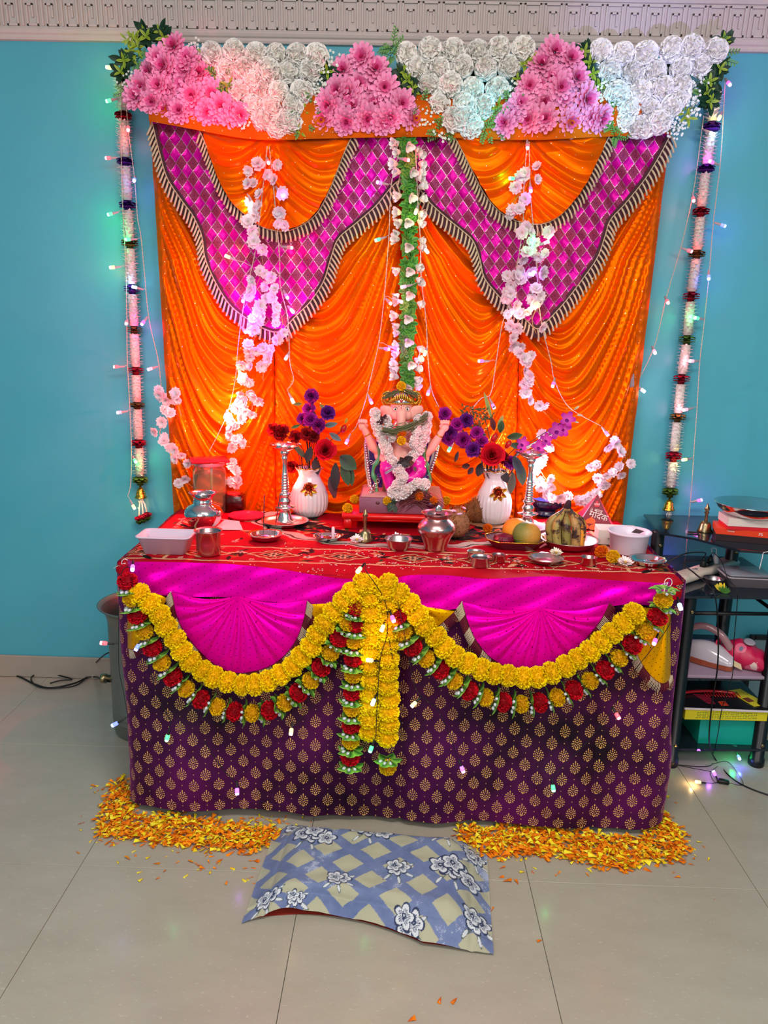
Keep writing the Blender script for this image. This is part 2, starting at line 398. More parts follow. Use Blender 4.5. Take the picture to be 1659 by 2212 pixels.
def checkmat():
    m = bpy.data.materials.new('magenta_and_glitter_checks'); m.use_nodes = True; N = NT(m); b = N.n['Principled BSDF']
    tc = N.new('ShaderNodeTexCoord'); sp = N.new('ShaderNodeSeparateXYZ'); N.con(tc.outputs['UV'], sp.inputs[0])
    s, t = .0385, .050
    p = N.math('ADD', N.math('DIVIDE', sp.outputs[0], s), N.math('DIVIDE', sp.outputs[1], t))
    q = N.math('SUBTRACT', N.math('DIVIDE', sp.outputs[0], s), N.math('DIVIDE', sp.outputs[1], t))
    fp = N.math('FLOOR', p); fq = N.math('FLOOR', q)
    par = N.math('MODULO', N.math('ABSOLUTE', N.math('ADD', fp, fq)), 2)
    rp = N.math('FRACT', p); rq = N.math('FRACT', q)
    par2 = N.math('GREATER_THAN', N.math('ABSOLUTE', N.math('SUBTRACT', par, 1)), .5)
    gl = N.noise(tc.outputs['Object'], 700, 2, .8)
    tan = N.mix(N.math('GREATER_THAN', gl, .55), lin('#74123e'), lin('#a04a54'))
    dd = N.math('ADD', N.math('ABSOLUTE', N.math('SUBTRACT', rp, .5)), N.math('ABSOLUTE', N.math('SUBTRACT', rq, .5)))
    tan = N.mix(N.math('LESS_THAN', dd, .08), tan, lin('#4a1028'))
    c = N.mix(par2, lin('#c80090'), tan)
    e = N.math('MINIMUM', N.math('MINIMUM', rp, N.math('SUBTRACT', 1.0, rp)), N.math('MINIMUM', rq, N.math('SUBTRACT', 1.0, rq)))
    br = N.math('GREATER_THAN', N.noise(tc.outputs['Object'], 320, 1), .46)
    ln = N.math('MULTIPLY', N.math('LESS_THAN', e, .036), br)
    c = N.mix(ln, c, lin('#b890a0')); N.con(c, b.inputs['Base Color'])
    N.con(N.math('MAXIMUM', N.math('MULTIPLY', ln, .7), N.math('MULTIPLY', N.math('SUBTRACT', 1.0, par2), .3)), b.inputs['Metallic'])
    b.inputs['Roughness'].default_value = .36; b.inputs['Specular Tint'].default_value = (1, .3, .8, 1); b.inputs['Specular IOR Level'].default_value = .4
    h = N.math('MULTIPLY', N.math('MINIMUM', e, .3), N.math('SUBTRACT', 1.0, par2))
    bn = N.new('ShaderNodeBump'); bn.inputs['Strength'].default_value = .6; bn.inputs['Distance'].default_value = .01
    N.con(h, bn.inputs['Height']); N.con(bn.outputs[0], b.inputs['Normal']); return m
MT['check'] = checkmat()
MT['fringe'] = mat('beige_tassel_yarn', '#cbb596', .8); MT['maroon'] = mat('maroon_fringe_tape', '#3c0a1c', .7, noise_amt=.3, noise_scale=200)

def nz(x, y, z=0.0): return noise.noise(Vector((x, y, z)))
def ridge(ph):
    a = abs(math.sin(PI*ph)); return a**.9

# ------------------------------------------------------------------ the backdrop curtain
CY = 2.800
bc = empty('backdrop_curtain', U(860, 1150, CY)*1.0, 'orange satin backdrop with two magenta checked swags hanging on the teal wall behind the table', 'curtain')
def PX(u, v, Y): return U(u, v, Y)
def edge_mesh(fn, nu, nv, mname, part, parent, uvm=True):
    mb = MB(); mb.grid(fn, nu, nv, uvfn=None); 
    for i, p in enumerate(mb.V): mb.UV[i] = (p[0], p[2])
    return mb.build(part, MT[mname], parent, uv=True)
def lerp(a, b, t): return a+(b-a)*t
# columns: (top-left u, bottom-left u, top-right u, bottom-right u, outer side at left?)
cols = [(328, 384, 588, 596, 0, .56), (588, 596, 866, 866, 1, .50), (866, 866, 1132, 1112, 0, .50), (1132, 1112, 1446, 1338, 1, .62)]
for ci, (ul0, ul1, ur0, ur1, flip, aa) in enumerate(cols):
    def fn(s, t, ci=ci, ul0=ul0, ul1=ul1, ur0=ur0, ur1=ur1, flip=flip, aa=aa):
        v = lerp(250, 1165, t)
        tt = (v-250)/880
        u = lerp(lerp(ul0, ul1, tt), lerp(ur0, ur1, tt), s)
        P = U(u, v, CY); s_ = 1-s if flip else s          # s_ = 0 at the high side, 1 at the gather
        g0 = max(0.0, min(1.0, (v-560)/420))
        a = aa*(1-.25*g0); b = .10+.42*g0
        g = a*(1-s_)**2.1 + b*s_**3.2
        wx = .55*nz(P.x*3.1, P.z*2.2, ci)+.25*nz(P.x*9, P.z*5, ci+7)
        lam = .074-.012*g0
        ph = (P.z-g)/lam+wx
        # fold height varies from fold to fold
        k = math.floor(ph); am = .65+.35*math.sin(k*2.4+ci*1.7)
        am2 = .65+.35*math.sin((k+1)*2.4+ci*1.7)
        fr = ph-k
        d = .033*(am*math.sin(PI*fr)**.85) + .004*math.sin(2*PI*ph*2.3+nz(P.x*6, P.z*6, 3)*3)
        win = min(1, s*7, (1-s)*7)**.6
        bulge = .035*math.sin(PI*s)**.7
        if t == 0: d = 0
        # steep bunched pleats beside the gather line
        pl = .006*math.sin((s_*23+nz(P.x*5, P.z*3)*1.2)*2)*max(0, s_-.7)/.3
        y = CY - bulge - d*(.35+.65*win) - pl + (.012 if (s in (0, 1)) else 0)
        return Vector((P.x, y, P.z))
    edge_mesh(fn, 64, 300, 'orange', 'drape_panel', bc)
# narrow side hems
for (u0, u1, off) in ((334, 388, 1), (1441, 1334, -1)):
    mb = MB()
    def fh(s, t):
        v = lerp(262, 1165, t); u = lerp(u0, u1, (v-250)/880)+(s-.5)*22*(1+.15*nz(0, v*.02))
        P = U(u, v, CY-.012); return P+Vector((0, -.006*math.sin(PI*s)-.0045*ridge(t*38+s*.8+.5*nz(0, t*20))*(1-abs(2*s-1)), 0))
    mb.grid(fh, 6, 260)
    for i, p in enumerate(mb.V): mb.UV[i] = (p[0], p[2])
    mb.build('side_hem', MT['orange_dimmed'], bc, uv=True)

def fringe(pts, Y, parent, L=.040, step=.0165, lean=0.0):
    """tape and tassels along a px path hung at depth Y; the finished yarn is one mesh"""
    w = smoothpath([U(u, v, Y) for u, v in pts], 10); w = resample(w, step)
    mb = MB(); tp = MB()
    for i, p in enumerate(w):
        t = (w[min(i+1, len(w)-1)]-w[max(i-1, 0)]).normalized()
        # hangs straight down, tipped towards the outside of the edge
        n = Vector((t.z, 0, -t.x)); 
        if n.z > 0: n = -n
        dn = (Vector((0, 0, -1))*.75+n*.55).normalized()
        wob = nz(p.x*40, p.z*40)*.35
        a = p+n*.002; q = []
        for k in range(5):
            s = k/4; q.append(a+dn*(L*s)+Vector((math.sin(s*2.2+wob)*.004*(1+wob), -.004*math.sin(PI*s)-.002, 0)))
        mb.tube(q, [.0030, .0036, .0034, .0036, .0042], 5)
        mb.tube([p-t*step*.55+Vector((0, -.003, 0)), p+Vector((0, -.0055, 0)), p+t*step*.55+Vector((0, -.003, 0))], .0022, 4)
    L2 = L*.82
    idp = None
    for i, p in enumerate(w):
        t = (w[min(i+1, len(w)-1)]-w[max(i-1, 0)]).normalized(); n = Vector((t.z, 0, -t.x))
        if n.z > 0: n = -n
        dn = (Vector((0, 0, -1))*.75+n*.55).normalized()
        c = [tp.v(p-n*.010+Vector((0, .002, 0))), tp.v(p+Vector((0, -.0005, 0))), tp.v(p+dn*L2+Vector((.002*math.sin(i*2), .001, 0)))]
        if idp:
            for k in range(2): tp.f(idp[k], idp[k+1], c[k+1], c[k])
        idp = c
    f = mb.build('tassel_fringe', MT['fringe'], parent); f['kind'] = 'stuff'
    tp.build('fringe_tape', MT['maroon'], parent, smooth=False)
def swag(part, mname, top, bot, Y, depth, nu, nv, fold, parent):
    """cloth between two px curves v(u)"""
    u0, u1 = top[0][0], top[-1][0]
    mb = MB()
    def fn(s, t):
        u = lerp(u0, u1, s); v0 = curve1(top, u); v1 = curve1(bot, u); v = lerp(v0, max(v1, v0+1), t)
        P = U(u, v, Y); return P+Vector((0, -fold(s, t, u, v, P), 0))
    mb.grid(fn, nu, nv)
    for i, p in enumerate(mb.V): mb.UV[i] = (p[0], p[2])
    return mb.build(part, MT[mname], parent, uv=True)
SY = 2.722
def edge_tuck(t): return 0
L_out = [(330, 268), (345, 330), (362, 385), (392, 432), (418, 468), (436, 510), (444, 560), (470, 618), (500, 662), (540, 692), (575, 712), (606, 715), (640, 682), (672, 650), (700, 606), (716, 555), (732, 515), (770, 482), (812, 445), (848, 402), (866, 388)]
L_in = [(434, 288), (452, 330), (474, 388), (502, 436), (535, 468), (566, 490), (610, 500), (650, 488), (684, 462), (708, 420), (728, 372), (744, 330), (762, 292)]
R_out = [(866, 372), (905, 408), (930, 440), (968, 474), (1000, 500), (1022, 522), (1036, 560), (1046, 600), (1072, 634), (1100, 662), (1130, 686), (1160, 710), (1185, 690), (1222, 650), (1260, 600), (1290, 556), (1306, 512), (1318, 476), (1350, 440), (1392, 388), (1425, 335), (1447, 292)]
R_in = [(978, 290), (1000, 330), (1026, 382), (1050, 425), (1085, 462), (1125, 480), (1168, 484), (1206, 468), (1240, 432), (1268, 390), (1292, 342), (1318, 290)]
def cfold(s, t, u, v, P):
    return .007*math.sin((P.x*1.2+P.z)*55+2*nz(P.x*4, P.z*4))*.5+.004*nz(P.x*18, P.z*9)+.012*math.sin(PI*s)
for out in (L_out, R_out):
    top = [(out[0][0], 262), ((out[0][0]+out[-1][0])/2, 262), (out[-1][0], 262)]
    swag('checked_swag', 'check', top, out, SY, 0, 150, 110, cfold, bc)
    fringe(out, SY-.014, bc)
def gath(cu, lo, hi):
    def f(s, t, u, v, P):
        left = u < cu
        s_ = (u-lo)/(cu-lo) if left else (hi-u)/(hi-cu)     # 0 outer .. 1 at the gather
        g = .07*(1-s_)**2+.17*s_**2.6
        ph = (P.z-g)/.043+.5*nz(P.x*7, P.z*6, cu)
        k = math.floor(ph); am = .55+.45*math.sin(k*1.9+cu)
        return .019*am*math.sin(PI*(ph-k))**.9*min(1, s*8, (1-s)*8, t*6)+.022*math.sin(PI*min(1, max(0, s_)))**.8*min(1, t*5) + .006*math.sin(s_*40)*max(0, s_-.8)*5*min(1, t*5)
    return f
for inn, cu in ((L_in, 590), (R_in, 1140)):
    top = [(inn[0][0], 284), (cu, 296), (inn[-1][0], 284)]
    swag('orange_swag', 'orange', top, inn, SY-.028, 0, 140, 100, gath(cu, inn[0][0], inn[-1][0]), bc)
    fringe(inn, SY-.034, bc, L=.034, step=.0145)
# plain band along the top
def bandfold(s, t, u, v, P): return .01*math.sin(PI*t)+.004*math.sin(P.x*14+2*nz(P.x*3, 0))+.0025*nz(P.x*30, P.z*50)
swag('header_band', 'orange_dimmed', [(322, 190), (860, 205), (1448, 200)], [(322, 262), (420, 280), (560, 302), (700, 300), (860, 296), (1000, 298), (1140, 302), (1300, 296), (1448, 288)], SY-.055, 0, 120, 16, bandfold, bc)

# ------------------------------------------------------------------ the altar table
TZ = .768; FY = 1.985
tb = empty('altar_table', (0, 2.33, 0), 'long wooden table hidden under the purple velvet and red printed cloths', 'table')
wood = mat('dark_wood', '#4a2e1c', .5, noise_amt=.25)
mb = MB(); mb.box((0, 2.345, TZ-.018), (1.50, .66, .026), bev=.004); mb.build('table_top', wood, tb)
for x in (-.70, .70):
    for y in (2.06, 2.62):
        mb = MB(); mb.box((x, y, (TZ-.031)/2), (.05, .05, TZ-.031), bev=.004); mb.build('leg', wood, tb)
# plan outline of the cloth: back left -> front left -> front right -> back right
def outline():
    P = []
    P += [(-.795+.012*t, 2.68-.60*t) for t in [i/24 for i in range(24)]]
    c = (-.722, 2.048); 
    for i in range(13): a = PI+(PI/2)*i/12; P.append((c[0]+.060*math.cos(a), c[1]+.060*math.sin(a)))
    n = 150
    for i in range(1, n): P.append((-.722+(.735+.722)*i/n, lerp(1.988, 1.968, i/n)))
    c = (.735, 2.03)
    for i in range(13): a = 1.5*PI+(PI/2)*i/12; P.append((c[0]+.062*math.cos(a), c[1]+.062*math.sin(a)))
    P += [(.797+.02*t, 2.04+.62*t) for t in [i/24 for i in range(1, 25)]]
    return P
OUT = outline(); ARC = [0]
for a, b_ in zip(OUT, OUT[1:]): ARC.append(ARC[-1]+math.hypot(b_[0]-a[0], b_[1]-a[1]))
def onout(s, off):
    L = s*ARC[-1]
    import bisect
    i = min(max(bisect.bisect(ARC, L)-1, 0), len(OUT)-2); f = (L-ARC[i])/(ARC[i+1]-ARC[i])
    x = lerp(OUT[i][0], OUT[i+1][0], f); y = lerp(OUT[i][1], OUT[i+1][1], f)
    tx, ty = OUT[i+1][0]-OUT[i][0], OUT[i+1][1]-OUT[i][1]; l = math.hypot(tx, ty)
    return x+ty/l*off, y-tx/l*off
def velvet():
    m = bpy.data.materials.new('purple_velvet_with_gold_motifs'); m.use_nodes = True; N = NT(m); b = N.n['Principled BSDF']
    tc = N.new('ShaderNodeTexCoord'); sp = N.new('ShaderNodeSeparateXYZ'); N.con(tc.outputs['UV'], sp.inputs[0])
    SX, SZ = .0705, .0735; out = None; dots = None
    for off in (0, .5):
        fx = N.math('MULTIPLY', N.math('SUBTRACT', N.math('FRACT', N.math('ADD', N.math('DIVIDE', sp.outputs[0], SX), off)), .5), SX*1000)
        fy = N.math('MULTIPLY', N.math('SUBTRACT', N.math('FRACT', N.math('ADD', N.math('DIVIDE', sp.outputs[1], SZ), off)), .5), SZ*1000)
        x = fx; y = N.math('SUBTRACT', N.math('MULTIPLY', fy, .86), N.math('MULTIPLY', N.math('ABSOLUTE', fx), -.12))
        r = N.math('SQRT', N.math('ADD', N.math('MULTIPLY', x, x), N.math('MULTIPLY', y, y)))
        an = N.math('ARCTAN2', x, y)
        def ring(R, W, n, ph=0.0, duty=.1):
            a = N.math('LESS_THAN', N.math('ABSOLUTE', N.math('SUBTRACT', r, R)), W)
            return N.math('MULTIPLY', a, N.math('GREATER_THAN', N.math('COSINE', N.math('MULTIPLY_ADD', an, n, ph)), duty))
        s = N.math('MAXIMUM', ring(13.2, 1.7, 13, 0.0, .2), ring(8.6, 1.6, 9, 0.0, 0.1))
        s = N.math('MAXIMUM', s, ring(3.8, 1.4, 5, 3.14, -.1))
        tipv = N.math('LESS_THAN', N.math('ADD', N.math('ABSOLUTE', x), N.math('MULTIPLY', N.math('ABSOLUTE', N.math('SUBTRACT', fy, 18.5)), .5)), 2.1)
        tip2 = N.math('LESS_THAN', N.math('ADD', N.math('ABSOLUTE', x), N.math('MULTIPLY', N.math('ABSOLUTE', N.math('ADD', fy, 17.2)), .5)), 1.9)
        s = N.math('MAXIMUM', s, N.math('MAXIMUM', tipv, tip2))
        gx = N.math('SUBTRACT', N.math('ABSOLUTE', fx), SX*500)
        dd = N.math('LESS_THAN', N.math('ADD', N.math('MULTIPLY', gx, gx), N.math('MULTIPLY', fy, fy)), 2.0)
        s = N.math('MAXIMUM', s, dd)
        out = s if out is None else N.math('MAXIMUM', out, s)
    wear = N.math('GREATER_THAN', N.noise(tc.outputs['Object'], 420, 2), .40); out = N.math('MULTIPLY', out, wear)
    big = N.noise(tc.outputs['Object'], 4.5, 4, .55)
    c = N.mix(N.math('MULTIPLY_ADD', big, 3, -1, True), lin('#160114'), lin('#52064a'))
    c = N.mix(out, c, lin('#f2b868')); N.con(c, b.inputs['Base Color'])
    N.con(N.math('MULTIPLY', out, .2), b.inputs['Metallic'])
    b.inputs['Roughness'].default_value = .62; b.inputs['Specular IOR Level'].default_value = .2
    N.con(N.math('SUBTRACT', .55, N.math('MULTIPLY', out, .5)), b.inputs['Sheen Weight']); b.inputs['Sheen Roughness'].default_value = .35
    b.inputs['Sheen Tint'].default_value = (*lin('#c038a8'), 1)
    bn = N.new('ShaderNodeBump'); bn.inputs['Strength'].default_value = .3; bn.inputs['Distance'].default_value = .004
    N.con(N.noise(tc.outputs['Object'], 18, 5), bn.inputs['Height']); N.con(bn.outputs[0], b.inputs['Normal'])
    return m
MT['velvet'] = velvet()
vc = MB()
def vfn(s, t):
    z = lerp(.766, .018, t); L = s*ARC[-1]
    amp = .004+.014*t
    w = amp*(math.sin(L*17+1.5*nz(L*2.2, t*1.5))*.4+nz(L*5, t*2.5, 5)*1.1) + .006*t*nz(L*16, t*6, 9)
    for L0, k in ((.80+.66, .011), (2.02, .010), (1.66, .006)):   # hanging creases
        w -= k*math.exp(-((L-L0-.02*t)/.013)**2)*min(1, t*3)
    off = .004+w+.010*t
    x, y = onout(s, off)
    if t > .96: z += .010*nz(L*4, 2)*((t-.96)/.04)+.006
    # the left front corner rides up a little
    z += .012*t*t*math.exp(-((L-1.0)/.25)**2)
    return Vector((x, y, z))
vc.grid(vfn, 300, 90, uvfn=lambda s, t: (s*ARC[-1], .766-.748*t))
vel = vc.build('velvet_skirt_cloth', MT['velvet'], None, uv=True, org=(0, FY, 0))
tag(vel, 'purple velvet cloth with small gold motifs draped down the front and sides of the table', 'cloth')
# red printed top cloth: colours worked out point by point
n1, n2 = 560, 300
def redcols(X, Y):
    """X, Y in metres across the table top (Y = distance behind the front edge)"""
    C = np.zeros(X.shape+(3,)); red = np.array(lin('#aa0018')); C[:] = red
    N1 = np.sin(X*41+2*np.sin(Y*17))*np.sin(Y*37+1.7*np.sin(X*23)); C *= (1+.10*N1)[..., None]
    cream = np.array(lin('#d6a37c')); blk = np.array(lin('#1c1014')); grn = np.array(lin('#3b3f22')); org = np.array(lin('#b5471d')); pk = np.array(lin('#e7b4a8'))
    def put(mask, col): C[mask] = col
    def flower(cx, cy, r, c1, c2, n=5):
        dx, dy = X-cx, Y-cy; rr = np.hypot(dx, dy); a = np.arctan2(dy, dx)
        put(rr < r*(.72+.28*np.cos(n*a)), c1); put(rr < r*.34, c2)
    def leafy(cx, cy, r, ang, c1):
        dx, dy = X-cx, Y-cy; p = dx*math.cos(ang)+dy*math.sin(ang); q = -dx*math.sin(ang)+dy*math.cos(ang)
        put((np.abs(p) < r) & (np.abs(q) < r*.32*(1-(p/r)**2)), c1)
    rs = np.random.RandomState(4)
    for band in (0.088, 0.235):
        put(np.abs(Y-band-.003*np.sin(X*60)) < .0048, cream); put(np.abs(Y-band-.0075) < .0012, blk)
    # medallions between the two bands
    for k in range(-4, 5):
        cx = k*.205+.05; cy = .160
        d = np.abs(X-cx)/.088+np.abs(Y-cy)/.052
        st = .06*np.sin(8*np.arctan2(Y-cy, X-cx))
        put((d+st < 1.0), blk); put((d+st < .93), cream); put(d+st < .80, org); put(d+st < .72, red*.7); put(d < .50, cream); put(d < .42, blk)
        flower(cx, cy, .018, cream, blk, 6)
        for sx in (-1, 1):
            for j in range(5):
                a = rs.uniform(0, 6.28); leafy(cx+sx*(.095+rs.uniform(-.015, .02)), cy+rs.uniform(-.055, .055), rs.uniform(.012, .026), a, [blk, org, grn, cream][j % 4])
            flower(cx+.1025*sx, cy+rs.uniform(-.02, .02), .015, org if sx > 0 else pk, blk)
        flower(cx+.04, cy+.058, .009, cream, blk, 6); flower(cx-.055, cy-.052, .009, pk, blk, 6)
    # scattered sprigs between band and centre
    for k in range(120):
        cx = rs.uniform(-.78, .78); cy = rs.uniform(.255, .70)
        if abs(cx) < .45 and cy > .30: continue
        if rs.rand() < .5: flower(cx, cy, rs.uniform(.007, .014), [pk, cream, org][k % 3], blk, 5)
        else:
            for j in range(3): leafy(cx+rs.uniform(-.01, .01), cy+rs.uniform(-.01, .01), rs.uniform(.012, .022), rs.uniform(0, 3.1), [blk, grn, cream][j])
    # side borders
    for sx in (-1, 1):
        put((np.abs(X-sx*.665-.002*np.sin(Y*60)) < .005) & (Y > .09), cream)
        for j in range(16):
            cy = .1+j*.042; a = .8*sx; leafy(sx*.715, cy, .03, a, [blk, cream, org][j % 3]); flower(sx*.735, cy+.02, .011, pk, blk)
    # large centre oval
    e = np.hypot(X/.50, (Y-.62)/.355); an = np.arctan2(Y-.62, X)
    sc = .025*np.cos(an*22)
    put((e+sc < 1.0) & (e+sc > .86), np.array(lin('#b4a79a'))); put((e+sc < .975) & (e+sc > .955), blk)
    put((e+sc < .87), red*.8); 
    put((e < .80) & (e > .56), blk*1.2)
    for k in range(170):
        a = rs.uniform(PI, 2*PI); q = rs.uniform(.5, .84); cx, cy = q*.5*math.cos(a), .62+q*.355*math.sin(a)
        leafy(cx, cy, rs.uniform(.01, .022), rs.uniform(0, 3.1), [grn, org, red, cream*.8, np.array(lin('#6b1526'))][k % 5])
    return C
gx = np.linspace(0, 1, n1+1); gy = np.linspace(0, 1, n2+1)
rc = MB()
V = []
import itertools
def topx(s, t):   # t 0 at the front edge, 1 at the back
    y = lerp(2.0, 2.70, t); y0 = lerp(1.996, 1.976, s)
    return y
Xg = np.zeros((n1+1, n2+1)); Yg = np.zeros_like(Xg); Zg = np.full_like(Xg, TZ)
for i in range(n1+1):
    s = i/n1
    for j in range(n2+1):
        t = j/n2
        w = lerp(.772, .790, t); x = lerp(-w, w+.008, s); yf = lerp(1.990, 1.970, s); y = lerp(yf, 2.700, t)
        # rounded front corners
        for sx, cx in ((-1, -.712), (1, .722)):
            if sx*x > sx*cx:
                r = .062; dxx = abs(x-cx); mn = yf+r-math.sqrt(max(0, r*r-min(dxx, r)**2)); y = lerp(mn, 2.70, t)
        Xg[i, j] = x; Yg[i, j] = y
        Zg[i, j] = TZ+.0012*nz(x*9, y*9)+.0016*max(0, nz(x*30, y*14, 4))
CC = redcols(Xg, Yg-1.985)
vid = []
for i in range(n1+1):
    row = []
    for j in range(n2+1):
        row.append(rc.v((Xg[i, j], Yg[i, j], Zg[i, j]), tuple(CC[i, j])))
    vid.append(row)
for i in range(n1):
    for j in range(n2): rc.f(vid[i][j], vid[i+1][j], vid[i+1][j+1], vid[i][j+1])
# the short overhang down the front, deeper at the corners
redc = lin('#aa0018')
fro = []
for k in range(9):
    t = k/8; row = []
    for i in range(n1+1):
        s = i/n1; x, y = Xg[i, 0], Yg[i, 0]
        # outward normal
        a = max(i-1, 0); b_ = min(i+1, n1); tx, ty = Xg[b_, 0]-Xg[a, 0], Yg[b_, 0]-Yg[a, 0]; l = math.hypot(tx, ty) or 1
        nx, ny = ty/l, -tx/l
        dep = .003+.020*math.exp(-((s-.5)/.07)**2)+.030*math.exp(-((s-1)/.10)**2)+.010*math.exp(-(s/.03)**2)+.004*nz(s*20, 0)
        ra = min(1, t*3)*PI/2
        o = .012*math.sin(ra)+.002*nz(s*30, t)*t+(.003 if t > .4 else 0); z = TZ-.010*(1-math.cos(ra))-max(0, t-.33)/.67*dep
        row.append(rc.v((x+nx*o, y+ny*o, z), redc))
    fro.append(row)
prev = [vid[i][0] for i in range(n1+1)]
for row in fro:
    for i in range(n1): rc.f(prev[i], row[i], row[i+1], prev[i+1])
    prev = row
for side in (0, n1):
    prev = vid[side]
    sx = -1 if side == 0 else 1
    for k in range(1, 7):
        t = k/6; ra = min(1, t*2)*PI/2; row = []
        for j in range(n2+1):
            row.append(rc.v((Xg[side, j]+sx*(.012*math.sin(ra)+.004*t), Yg[side, j]+(.006 if j == 0 else 0), TZ-.010*(1-math.cos(ra))-max(0, t-.5)*.16), tuple(CC[side, j])))
        for j in range(n2): rc.f(prev[j], row[j], row[j+1], prev[j+1])
        prev = row
MT['redcloth'] = mat('red_printed_cotton', vcol=True, rough=.75, spec=.12, bump=.15, bump_scale=500, noise_amt=.08, noise_scale=200)
rt = rc.build('printed_top_cloth', MT['redcloth'], None, org=(0, 2.33, TZ))
tag(rt, 'red cloth printed with cream bands, medallions and flowers spread over the table top', 'cloth')

# ------------------------------------------------------------------ valance on the table front
VY = 1.955
va = empty('table_valance', U(860, 1280, VY), 'magenta and yellow sequinned valance with fringed half round swags along the table front', 'valance')
def vy(u, k=0.0): return lerp(1.958, 1.940, (u-262)/1200)-k
def Uv(u, v, k=0.0): return U(u, v, vy(u, k))
def cornery(u):   # the band curves back round the corners of the table
    o = 0
    if u < 300: o = .06*((300-u)/42)**2
    if u > 1425: o = .06*((u-1425)/42)**2
    return -o
def band(top, bot, part, nu):
    mb = MB(); u0, u1 = top[0][0], top[-1][0]
    def fn(s, t):
        u = lerp(u0, u1, s); v = lerp(curve1(top, u), curve1(bot, u), t)
        P = Uv(u, v, .004+.003*math.sin(P0(u)*26+t*2)+.006*nz(u*.012, t*2)+.004*math.sin((u+v*2)*.06)*math.sin(PI*t)); P.y += -cornery(u); return P
    mb.grid(fn, nu, 14)
    for i, p in enumerate(mb.V): mb.UV[i] = (p[0], p[2])
    mb.build(part, MT['pink'], va, uv=True)
def P0(u): return (u-830)*.0013
band([(260, 1218), (300, 1214), (400, 1215), (500, 1219), (600, 1229), (700, 1245), (770, 1252), (800, 1253)], [(260, 1285), (310, 1283), (400, 1289), (480, 1290), (600, 1302), (700, 1308), (760, 1302), (800, 1296)], 'pink_band', 90)
band([(838, 1262), (870, 1245), (950, 1242), (1050, 1250), (1180, 1245), (1300, 1252), (1400, 1258), (1468, 1262)], [(838, 1290), (870, 1300), (950, 1318), (1010, 1313), (1160, 1322), (1270, 1318), (1350, 1306), (1400, 1308), (1468, 1322)], 'pink_band', 90)
def fan(part, mname, C, rim, npl, amp, k0, nth=150, nr=34, sag=.25):
    """pleated fan from point C to a px rim path"""
    rp = smoothpath([Vector((u, v, 0)) for u, v in rim], 12); rp = resample(rp, 4); nth = len(rp)-1
    mb = MB(); Cv = Vector((C[0], C[1], 0))
    def fn(s, t):
        q = rp[int(round(s*nth))]; P = Cv.lerp(q, t)
        # fold lines sag towards the side of the fan
        P.y += sag*40*math.sin(PI*t)*(abs(2*s-1))
        ph = s*npl+.35*nz(s*9, t*1.5, npl); kk = math.floor(ph); am = .7+.3*math.sin(kk*2.1)
        d = amp*am*abs(math.sin(PI*ph))**.8*math.sin(PI*min(1, t*.80+.12))+.016*math.sin(PI*t*.8)
        W = Uv(P.x, P.y, k0+d*(t**.5)); W.y += -cornery(P.x); return W
    mb.grid(fn, nth, nr)
    for i, p in enumerate(mb.V): mb.UV[i] = (p[0], p[2])
    mb.build(part, MT[mname], va, uv=True)
Lrim = [(370, 1279), (374, 1292), (382, 1330), (400, 1368), (430, 1405), (462, 1434), (500, 1452), (535, 1452), (580, 1440), (615, 1415), (640, 1380), (655, 1340), (662, 1304), (664, 1294)]
Rrim = [(999, 1300), (1003, 1316), (1014, 1352), (1032, 1388), (1060, 1420), (1095, 1440), (1130, 1450), (1165, 1448), (1205, 1430), (1245, 1400), (1278, 1365), (1300, 1335), (1312, 1312), (1315, 1302)]
fan('pink_half_swag', 'pink', (515, 1288), Lrim, 15, .024, .008)
fan('pink_half_swag', 'pink', (1168, 1314), Rrim, 15, .024, .008)
Yl = [(250, 1286), (247, 1340), (246, 1405), (262, 1412), (285, 1404), (308, 1378), (322, 1350), (345, 1320), (362, 1292)]
Yr = [(1352, 1308), (1360, 1360), (1378, 1415), (1400, 1452), (1430, 1476), (1462, 1468), (1472, 1420), (1475, 1370), (1466, 1318)]
fan('yellow_half_swag', 'yellowsat', (300, 1284), Yl, 7, .014, .003, sag=-.2)
fan('yellow_half_swag', 'yellowsat', (1450, 1318), Yr, 9, .016, .003, sag=0)
Yc1 = [(662, 1306), (676, 1330), (696, 1352), (722, 1372), (760, 1384), (800, 1380)]
Yc2 = [(838, 1400), (870, 1405), (898, 1396), (925, 1370), (955, 1345), (985, 1318)]
fan('yellow_half_swag', 'yellowsat', (770, 1300), Yc1, 5, .010, .002, sag=0)
fan('yellow_half_swag', 'yellowsat', (880, 1305), Yc2, 5, .010, .002, sag=0)
def vfringe(pts, k):
    w = smoothpath([Uv(u, v, k)+Vector((0, -cornery(u), 0)) for u, v in pts], 8); w = resample(w, .0075)
    mb = MB(); tp = MB(); pv = None
    cen = sum(w, Vector())/len(w)
    for i, p in enumerate(w):
        t = (w[min(i+1, len(w)-1)]-w[max(i-1, 0)]).normalized(); n = Vector((t.z, 0, -t.x))
        if n.z > 0: n = -n
        dn = (Vector((0, 0, -1))*.6+n*.8).normalized(); grp = (i//5) % 2
        for e in (-.0018, .0018):
            a = p+t*e; L = .024
            q = [a, a+dn*L*.35+Vector((.002, -.006, 0)), a+dn*L*.7+Vector((.001, -.006, 0))+t*.002, a+dn*L+Vector((0, -.003, -.003))+t*.003]
            (mb if not grp else tp).tube(q, [.0011, .0012, .0012, .0008], 3, cap=False)
        c = [tp.v(p-n*.006+Vector((0, -.002, 0))), tp.v(p+n*.010+Vector((0, -.001, 0)))]
        if pv: tp.f(pv[0], pv[1], c[1], c[0])
        pv = c
    o = mb.build('cream_fringe', MT['fringe'], va); o['kind'] = 'stuff'
    o = tp.build('maroon_fringe', mat('maroon_fringe_yarn', '#6a0c22', .7), va); o['kind'] = 'stuff'
